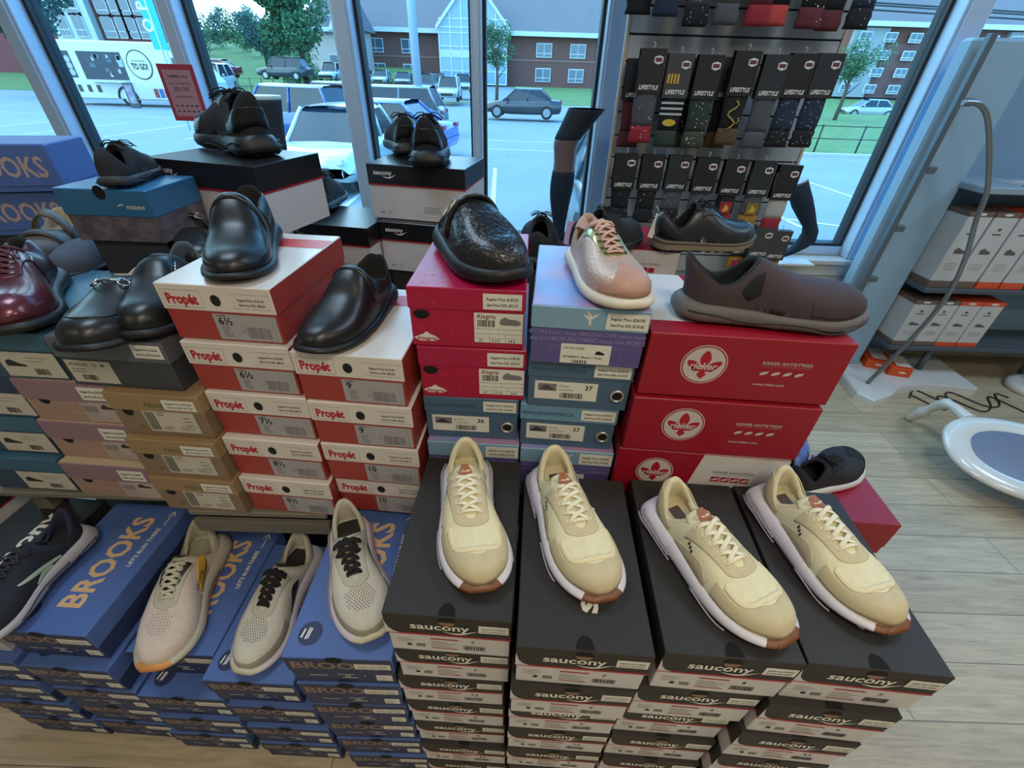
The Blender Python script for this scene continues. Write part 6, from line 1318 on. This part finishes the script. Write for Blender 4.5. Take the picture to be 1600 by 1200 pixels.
# three-storey red brick building far left
QY = 58.; q0, q1 = aty(45, 30, QY).x, aty(238, 30, QY).x; b2 = thing('brick_apartments', 'red brick apartment building with white windows behind the food truck', 'building', ((q0+q1)/2, QY, 0)); oq = (q0+q1)/2
MB().box(q0-oq-14, q1-oq, 0, 5, -1, 24, 0).build('brick_walls', [brick2], b2)
MB().box(aty(88, 30, QY).x-oq, aty(150, 30, QY).x-oq, -.8, 0, -1, 24, 0).build('pale_bay', [M('pale_bay_render', 'b8c0bc', .8)], b2)
def zq(py, px=180): return aty(px, py, QY).z
for z0 in (zq(60), zq(28), zq(-6), zq(-40)):
    for px in (60, 104, 130, 166, 188, 200, 222):
        xx = aty(px, 30, QY).x-oq; yy = -.8 if 88 < px < 150 else 0
        m = MB(); window_unit(m, xx, yy, z0, 1.25, 2.0, n=2 if px in (104, 130, 172) else 1); m.build('window', [winf, wing], b2)
# four-storey building at the right
RY = 70.; r0 = aty(1318, 90, RY).x; b3 = thing('brick_residence', 'four-storey brick and grey residence seen to the right of the sock rack', 'building', (r0+20, RY, 0)); zr = [aty(1400, py, RY).z for py in (150, 128, 104, 80, 56, 38, 18)]
MB().box(-20, 45, 0, 14, 0, zr[5], 0).build('brick_walls', [brick], b3)
for k in range(4): MB().box(-20+k*9.5, -20+k*9.5+4.2, -.5, 0, 0, zr[5]-.4, 0).build('grey_bay', [greyr], b3)
m = MB(); m.loft([[(-21, -1, zr[5]), (46, -1, zr[5])], [(-21, 6, zr[5]+4.2), (46, 6, zr[5]+4.2)], [(-21, 15, zr[5]), (46, 15, zr[5])]], 0, closed=False, sm=False); m.build('roof', [roofm], b3); MB().box(-21, 46, -1.1, -.9, zr[5]-.3, zr[5]+.2, 0).build('eaves_trim', [trimw], b3)
for fl in range(4):
    z0 = zr[5]*(.06+.235*fl)
    for k in range(11):
        m = MB(); window_unit(m, -18.6+k*3.1, -.5, z0, 1.5, zr[5]*.13); m.build('window', [winf, wing], b3)
# ---- trees
leafm = [M('leaf_green_a', '3f6a44', .9, nz=(2, .3, '2f5238')), M('leaf_green_b', '55805a', .9), M('leaf_green_c', '3c6058', .9)]; bark = M('bark', '4a443c', .9, bump=(30, .5))
def tree(x, y, h, r, label, group=None, mi=0, z0=-.9, n=1500, bushy=False):
    rr = random.Random(int(x*7+y*13)); t = thing('tree' if not bushy else 'shrub', label, 'tree' if not bushy else 'shrub', (x, y, z0), 0, group)
    if not bushy:
        tm = MB(); tm.tube([(0, 0, -.2), (.05, 0, h*.3), (0, .05, h*.62)], [r*.09, r*.07, r*.03], 0, 8)
        for k in range(6): a = k*1.1; tm.tube([(0, 0, h*(.3+.05*k)), (math.cos(a)*r*.5, math.sin(a)*r*.5, h*(.45+.07*k))], [r*.035, r*.012], 0, 5)
        tm.build('trunk', [bark], t)
    cl = [(rr.uniform(-.62, .62)*r, rr.uniform(-.62, .62)*r, h*rr.uniform(.42 if not bushy else .2, .85), r*rr.uniform(.3, .52)) for _ in range(14)]
    m = MB(); s_ = r*.05; vs = []; fs = []
    for i in range(int(n*2.2)):
        c = rr.choice(cl); d = Vector((rr.gauss(0, 1), rr.gauss(0, 1), rr.gauss(0, .8))); d = d.normalized()*c[3]*rr.uniform(.6, 1.08); p = Vector(c[:3])+d; p.z = max(p.z, .05)
        a = Vector((rr.gauss(0, 1), rr.gauss(0, 1), rr.gauss(0, 1))).normalized()*s_; b = a.orthogonal().normalized()*s_*.7; o_ = len(vs); vs += [p-a, p+b, p+a, p-b]; fs.append((o_, o_+1, o_+2, o_+3))
    m.add(vs, fs, 0); m.build('crown', [leafm[mi]], t); return t
def tree_px(px, pyb, Y, ht, r, label, **k): p = aty(px, pyb, Y); return tree(p.x, Y, ht, r, label, **k)
tree(aty(468, 70, 50).x, 50, 8.2, 3.3, 'large broad tree left of the pale corner house', z0=0, n=3200)
tree(aty(412, 80, 66).x, 66, 6, 2.2, 'smaller tree at the left of the large broad tree', z0=.6, mi=2, n=1600)
tree(aty(776, 120, 44).x, 44, 6.2, 1.7, 'young thin tree in front of the glazed gable', mi=0, n=1200)
tree(aty(36, 50, 38).x, 38, 10, 3.4, 'tall bluish tree behind the food truck at the far left', mi=2, n=2400)
tree(aty(66, 30, 46).x, 46, 13, 3, 'leafy tree between the food truck and the red brick apartments', mi=1, n=1600)
for i, px in enumerate((305, 318, 334, 350, 366, 384, 398)): tree(aty(px, 70, 125).x, 125+(i % 3)*10, 6+(i % 3)*1.5, 2.6, 'dark tree on the ridge of the meadow hill', group='distant trees on the meadow ridge', mi=2, z0=5.8, n=500)
tree(aty(1318, 150, 36).x, 36, 5.4, 1.6, 'slim tree at the right edge of the sock rack', mi=0, n=1200)
tree(aty(478, 120, 58).x, 58, 4, 2.2, 'bush beside the pale corner house', mi=0, n=800, bushy=True)
for i, (px, Y, hh) in enumerate(((300, 80, 5), (312, 88, 4.5), (345, 92, 4), (372, 86, 4.5), (392, 80, 5), (428, 72, 5.5), (470, 66, 4.5))): tree(aty(px, 75, Y).x, Y, hh, 2.6, 'rounded bush partway up the meadow slope', group='bushes on the meadow slope', mi=i % 3, z0=.2+(Y-60)*.11, n=700, bushy=True)
# ---- vehicles
glassc = M('car_glass', '1c2833', .12, spec=.5); tyre = M('tyre', '17181a', .8); hub = M('alloy_hub', '9aa0a4', .3, .7); lampw = M('lamp_clear', 'd0d8dc', .15); lampr = M('lamp_red', '8a2030', .2); trimk = M('trim_black', '1c1e22', .6)
def car(x, y, yaw, col, label, suv=False, L_=4.5, W_=1.8, name='car', z=None, group=None):
    z = gz(y) if z is None else z
    pm = M('car_paint_'+col, col, .22, metal=.2, coat=.6, nz=(2, .03, None)); t = thing(name, label, 'car', (x, y, z), R(yaw), group)
    Hh = 1.68 if suv else 1.45; bl = .98 if suv else .90; hl = L_/2; hw = W_/2
    # body: stations along x (nose at +x)
    stn = [(-hl, .45, .78, .80), (-hl+.10, .30, bl+.02, .92), (-hl+.7, .24, bl+.04, .99), (-.6, .22, bl, 1), (.55, .22, bl-.02, 1), (hl-1.1, .24, bl-.04, .99), (hl-.45, .28, bl-.14, .95), (hl-.1, .32, bl-.24, .86), (hl, .42, .62, .78)]
    rg = []
    for sx, z0, z1, f in stn:
        w_ = hw*f; rg.append([(sx, -w_*.94, z0), (sx, -w_, z0+.15), (sx, -w_, z1-.22), (sx, -w_*.93, z1-.04), (sx, -w_*.8, z1), (sx, 0, z1+.02), (sx, w_*.8, z1), (sx, w_*.93, z1-.04), (sx, w_, z1-.22), (sx, w_, z0+.15), (sx, w_*.94, z0)])
    m = MB(); m.loft(rg, 0, True, True); m.build('car_body', [pm], t)
    rear = -hl+(.16 if suv else .55); frb = hl-1.15; frt = .35 if not suv else .55; rt = rear+(.35 if suv else .65)
    base = [(rear, bl-.03), (frb, bl-.05)]; 
    def sec(sx, z_, f): return [(sx, -hw*f, z_), (sx, hw*f, z_)]
    m = MB(); bt = [(rear, -hw*.90, bl-.05), (rear, hw*.90, bl-.05), (frb, hw*.88, bl-.07), (frb, -hw*.88, bl-.07)]; tp = [(rt, -hw*.72, Hh-.05), (rt, hw*.72, Hh-.05), (frt, hw*.72, Hh-.04), (frt, -hw*.72, Hh-.04)]
    m.add(bt+tp, [(0, 1, 5, 4), (1, 2, 6, 5), (2, 3, 7, 6), (3, 0, 4, 7), (4, 5, 6, 7)], 0); m.build('windows', [glassc], t)
    m = MB(); r_ = [(rt-.05, .66), (rt+.1, .74), ((rt+frt)/2, .76), (frt-.05, .74), (frt+.06, .68)]
    m.loft([[(sx, -hw*f, Hh-.06), (sx, -hw*f*.85, Hh), (sx, 0, Hh+.025), (sx, hw*f*.85, Hh), (sx, hw*f, Hh-.06)] for sx, f in r_], 0, closed=False)
    for s_ in (-1, 1):
        for a, b in ((bt[0], tp[0]), (bt[3], tp[3])): m.tube([(a[0], s_*abs(a[1]), a[2]), (b[0], s_*abs(b[1]), b[2])], .045, 0, 6)
        mx_ = (rt+frt)/2; m.tube([(mx_+.05, s_*hw*.9, bl-.05), (mx_, s_*hw*.735, Hh-.05)], .04, 0, 6)
    m.build('roof', [pm], t)
    for sx in (-hl+.82, hl-.85):
        for s_ in (-1, 1):
            m = MB(); yy = s_*(hw-.10); m.tube([(sx, yy-s_*.10, .33), (sx, yy+s_*.11, .33)], .33, 0, 20); m.disc((sx, yy+s_*.113, .33), .21, (0, s_, 0), 1, 16); m.build('wheel', [tyre, hub], t)
    for s_ in (-1, 1):
        MB().box(hl-.16, hl-.02, s_*hw*.62-.16, s_*hw*.62+.16, .62, .74, 0, .02).build('headlight', [lampw], t); MB().box(-hl+.0, -hl+.12, s_*hw*.66-.14, s_*hw*.66+.14, .78, .92, 0, .02).build('tail_light', [lampr], t)
        MB().box(frb-.35, frb-.2, s_*hw*1.02-.02, s_*hw*1.12+.02, bl, bl+.13, 0, .02).build('wing_mirror', [pm], t)
    MB().box(hl-.03, hl+.02, -.45, .45, .40, .58, 0, .01).build('grille', [trimk], t)
    return t
def car_px(px, py, Y, *a, **k): p = aty(px, py, Y); return car(p.x, Y, *a, **k)
car(aty(487, 200, 9.4).x-.1, 11.2, -90, 'c2ccc8', 'white sedan parked right outside, nose towards the shop')
car_px(452, 160, 17.5, 166, '24508c', 'dark blue estate car parked behind the white sedan', suv=True)
car_px(598, 180, 15.0, 170, '1f58c0', 'bright blue hatchback parked beyond the middle mullion', suv=False, L_=4.2)
car_px(520, 150, 25, 168, '2a4a70', 'blue car in the second row behind the estate car', suv=True)
car_px(608, 148, 21, 178, '6a7880', 'grey sedan behind the bright blue hatchback', suv=True)
def car_b(px, py, Y, *a, **k): p = aty(px, py, Y); return car(p.x, Y, *a, z=p.z, **k)
car_b(816, 184, 30, 176, '2c3238', 'dark sedan parked by the kerb in front of the brick building')
car_b(703, 157, 44, -88, 'b4bcb8', 'white off-road car facing the window in front of the glazed gable', suv=True)
for i, (px, py, Y, c, s_) in enumerate(((564, 133, 58, '7a8288', 1), (598, 134, 58, 'a8b0b4', 0), (632, 137, 58, '4a545c', 0), (668, 147, 52, '3a4248', 1), (684, 140, 62, '343c44', 1), (724, 145, 55, 'a0a8ac', 1), (522, 128, 56, 'b4bcc0', 1))):
    car_b(px, py, Y, -90+(i % 3)*4, c, ['grey off-road car leftmost of the row by the brick wall', 'silver sedan second in the row by the brick wall', 'slate sedan third in the row by the brick wall', 'dark car left of the white off-road one', 'charcoal car just behind the white off-road one', 'silver car right behind the white off-road one', 'white car below the pale corner house'][i], suv=bool(s_))
car_b(448, 125, 48, 176, '26323c', 'black pick-up sized car under the large tree', suv=True)
car_b(341, 121, 52, 178, '8a2c3c', 'dark red sedan by the fence of the meadow')
car_b(340, 145, 36, -78, 'b8c0bc', 'white car just behind the sale sign', suv=True)
car_b(1350, 184, 48, 172, '9aa4a8', 'silver car beyond the near lawn at the right'); car_b(1412, 190, 50, 172, '5a5f68', 'dark grey car right of the silver one beyond the lawn')
car(aty(905, 250, 5.4).x+1.0, 7.3, 90, '3a4a58', 'dark car whose wheel shows beside the middle frame')
# food truck
FT = 31.; a = aty(92, 152, FT); b = aty(335, 165, FT); Lt = b.x-a.x; zt2 = aty(180, 64, FT).z-gz(FT)
ft = thing('food_truck', 'white food truck with a serving hatch and a round to go emblem', 'food truck', ((a.x+b.x)/2, FT, gz(FT)), 0); hl = Lt/2
wtr = M('truck_white', 'c4c8c4', .35, coat=.3)
MB().box(-hl, hl*.62, 0, 2.2, .35, zt2, 0, .06).build('truck_body', [wtr], ft)
m = MB(); m.loft([[(hl*.62, .05, .35), (hl*.62, 2.15, .35), (hl*.62, 2.15, zt2*.88), (hl*.62, .05, zt2*.88)], [(hl*.8, .05, .35), (hl*.8, 2.15, .35), (hl*.76, 2.1, zt2*.84), (hl*.76, .1, zt2*.84)], [(hl, .1, .4), (hl, 2.1, .4), (hl, 2.05, zt2*.42), (hl, .15, zt2*.42)]], 0, True, True, False); m.build('cab', [wtr], ft)
MB().box(hl*.64, hl*.76, -.01, .05, zt2*.5, zt2*.78, 0).build('cab_window', [glassc], ft)
m = MB(); x0_, x1_ = -hl*.52, hl*.02; m.box(x0_, x1_, -.03, 0, zt2*.42, zt2*.84, 0)
r = random.Random(5)
for i in range(14): q = x0_+.5+r.random()*(x1_-x0_-.7); zz = zt2*(.46+.3*r.random()); m.box(q, q+.25*r.random()+.1, -.05, -.03, zz, zz+.2, 1 if i % 2 else 2)
m.build('serving_hatch', [M('hatch_dark', '20303c', .5), M('menu_pale', '9aa8a8', .6), M('menu_slate', '4a5c68', .6)], ft)
MB().box(x0_+.3, x1_, -.42, 0, zt2*.385, zt2*.405, 0).build('counter_shelf', [wtr], ft)
m = MB(); m.box(-hl*.86, -hl*.62, -.03, 0, zt2*.44, zt2*.84, 0)
for i in range(9): m.disc((-hl*.82+(i % 3)*hl*.08, -.04, zt2*(.52+.1*(i//3))), .17, (0, -1, 0), 1, 8)
m.build('side_poster', [M('poster_dark', '24303c', .5), M('poster_pale', 'a0a8a4', .6)], ft)
m = MB(); cxx, czz, rd = hl*.22, zt2*.66, zt2*.225; m.disc((cxx, -.02, czz), rd, (0, -1, 0), 1, 32, xd=(1, 0, 0)); m.disc((cxx, -.025, czz), rd*.92, (0, -1, 0), 0, 32, xd=(1, 0, 0)); m.text('TO GO!', (cxx, -.04, czz-.22), X, Z, .42, 1, anchor='c', width=rd*1.3, bold=.03); m.box(cxx-rd*.55, cxx+rd*.55, -.04, -.03, czz+.16, czz+.22, 2); m.build('round_emblem', [M('emblem_cream', 'c8ccb4', .6), M('emblem_black', '1c2024', .6), M('emblem_grey', '8a9080', .6)], ft)
m = MB()
for i, c in enumerate((0, 1, 1, 1)): q = -hl*.8+i*hl*.12; m.box(q, q+.22, -.02, 0, zt2*.22, zt2*.33, c)
for i in range(4): q = hl*.28+i*.32; m.box(q, q+.24, -.02, 0, zt2*.16, zt2*.3, 2 if i % 2 else 3)
m.build('food_pictures', [M('pic_green', '8aa890', .7), M('pic_brown', '4a3c34', .7), M('pic_blue', '3a5a90', .7), M('pic_red', '8a3a3a', .7)], ft)
for sx in (-hl*.08, hl*.82):
    m = MB(); m.tube([(sx, .02, .42), (sx, .3, .42)], .45, 0, 22); m.disc((sx, .01, .42), .26, (0, -1, 0), 1, 16); m.build('wheel', [tyre, hub], ft)
    m = MB(); m.tube([(sx+.56*math.cos(q), -.01, .42+.56*math.sin(q)) for q in [math.pi*k/12 for k in range(13)]], .06, 0, 6); m.build('wheel_arch', [trimk], ft)
tag(ft, None, None)
p = aty(202, 150, FT-1.4); bd = thing('sandwich_board', 'small picture board standing by the food truck wheel', 'sign', (p.x, FT-1.2, gz(FT))); MB().box(-.28, .28, -.03, .03, 0, 1.25, 0, .01).build('board', [M('board_dark', '3c444c', .6)], bd); MB().box(-.2, .2, -.04, -.03, .25, 1.15, 0).build('board_picture', [M('board_pale', 'a8a0a0', .6, nz=(3, .5, '5a5a78'))], bd)
# teal feather flag
p = aty(240, 40, 20); fl = thing('feather_flag', 'teal feather flag with white lettering above the food truck', 'flag', (p.x, 20, gz(20)))
MB().tube([(0, 0, 0), (0, 0, 3.5), (.02, 0, 7.4)], .03, 0, 8).build('flag_pole', [alu], fl)
m = MB(); z0f = aty(258, 78, 20).z-gz(20); m.box(-.27, .27, -.012, .012, z0f, 7.4, 0); 
for i, ch in enumerate('OPEN'): m.text(ch, (-.02, -.02, z0f+.5+i*.62), (0, 0, 1), (-1, 0, 0), .5, 1, anchor='l', bold=.02)
m.build('flag_cloth', [M('teal_cloth', '1fa8b8', .7), wprint], fl)
# lamp posts, fences, wires
p = aty(655, 160, 26); lp = thing('lamp_post', 'tall pale metal lamp post in front of the brick building', 'lamp post', (p.x, 26, gz(26))); MB().tube([(0, 0, 0), (0, 0, 8), (0, 0, 11)], [.22, .19, .16], 0, 12).build('pole', [M('pole_grey', '9fb0ba', .5)], lp); MB().tube([(.15, 0, 8.4), (.55, 0, 8.5), (.7, 0, 8.2), (.5, 0, 8.0)], .04, 0, 6).build('bracket', [trimk], lp)
for k, (zz, sg) in enumerate(((aty(880, 18, 26).z, .02), (aty(880, 14, 26).z, .0), (aty(880, 26, 26).z, .01))):
    pts = [Vector((-9+i*3, 28+k, zz+1.4-.9*(i/10)**.8+k*.3)) for i in range(14)]; o = MB().tube(pts, .035, 0, 5).build('overhead_cable', [trimk]); tag(o, 'thin overhead power line crossing the sky, %s of the three' % ('middle', 'upper', 'lower')[k], 'cable')
def fence(x0, x1, Y, z0, label, n=12, h_=1.):
    t = thing('rail_fence', label, 'fence', ((x0+x1)/2, Y, z0)); m = MB(); W2 = (x1-x0)/2
    for i in range(n+1): x = -W2+2*W2*i/n; MB().tube([(x, 0, -.1), (x, 0, h_)], .03, 0, 6).build('fence_post', [trimk], t)
    for z in (h_*.95, h_*.5): m.tube([(-W2, 0, z), (W2, 0, z)], .015, 0, 5)
    m.build('rail', [trimk], t)
fence(aty(315, 120, 48).x, aty(480, 120, 48).x, 48, -.8, 'dark post fence along the foot of the meadow', 9, 1.3); fence(9.5, 22, 18.6, gz(20)+.06, 'thin rail fence on the near lawn at the right', 8, .9)
p = aty(1362, 170, 34)
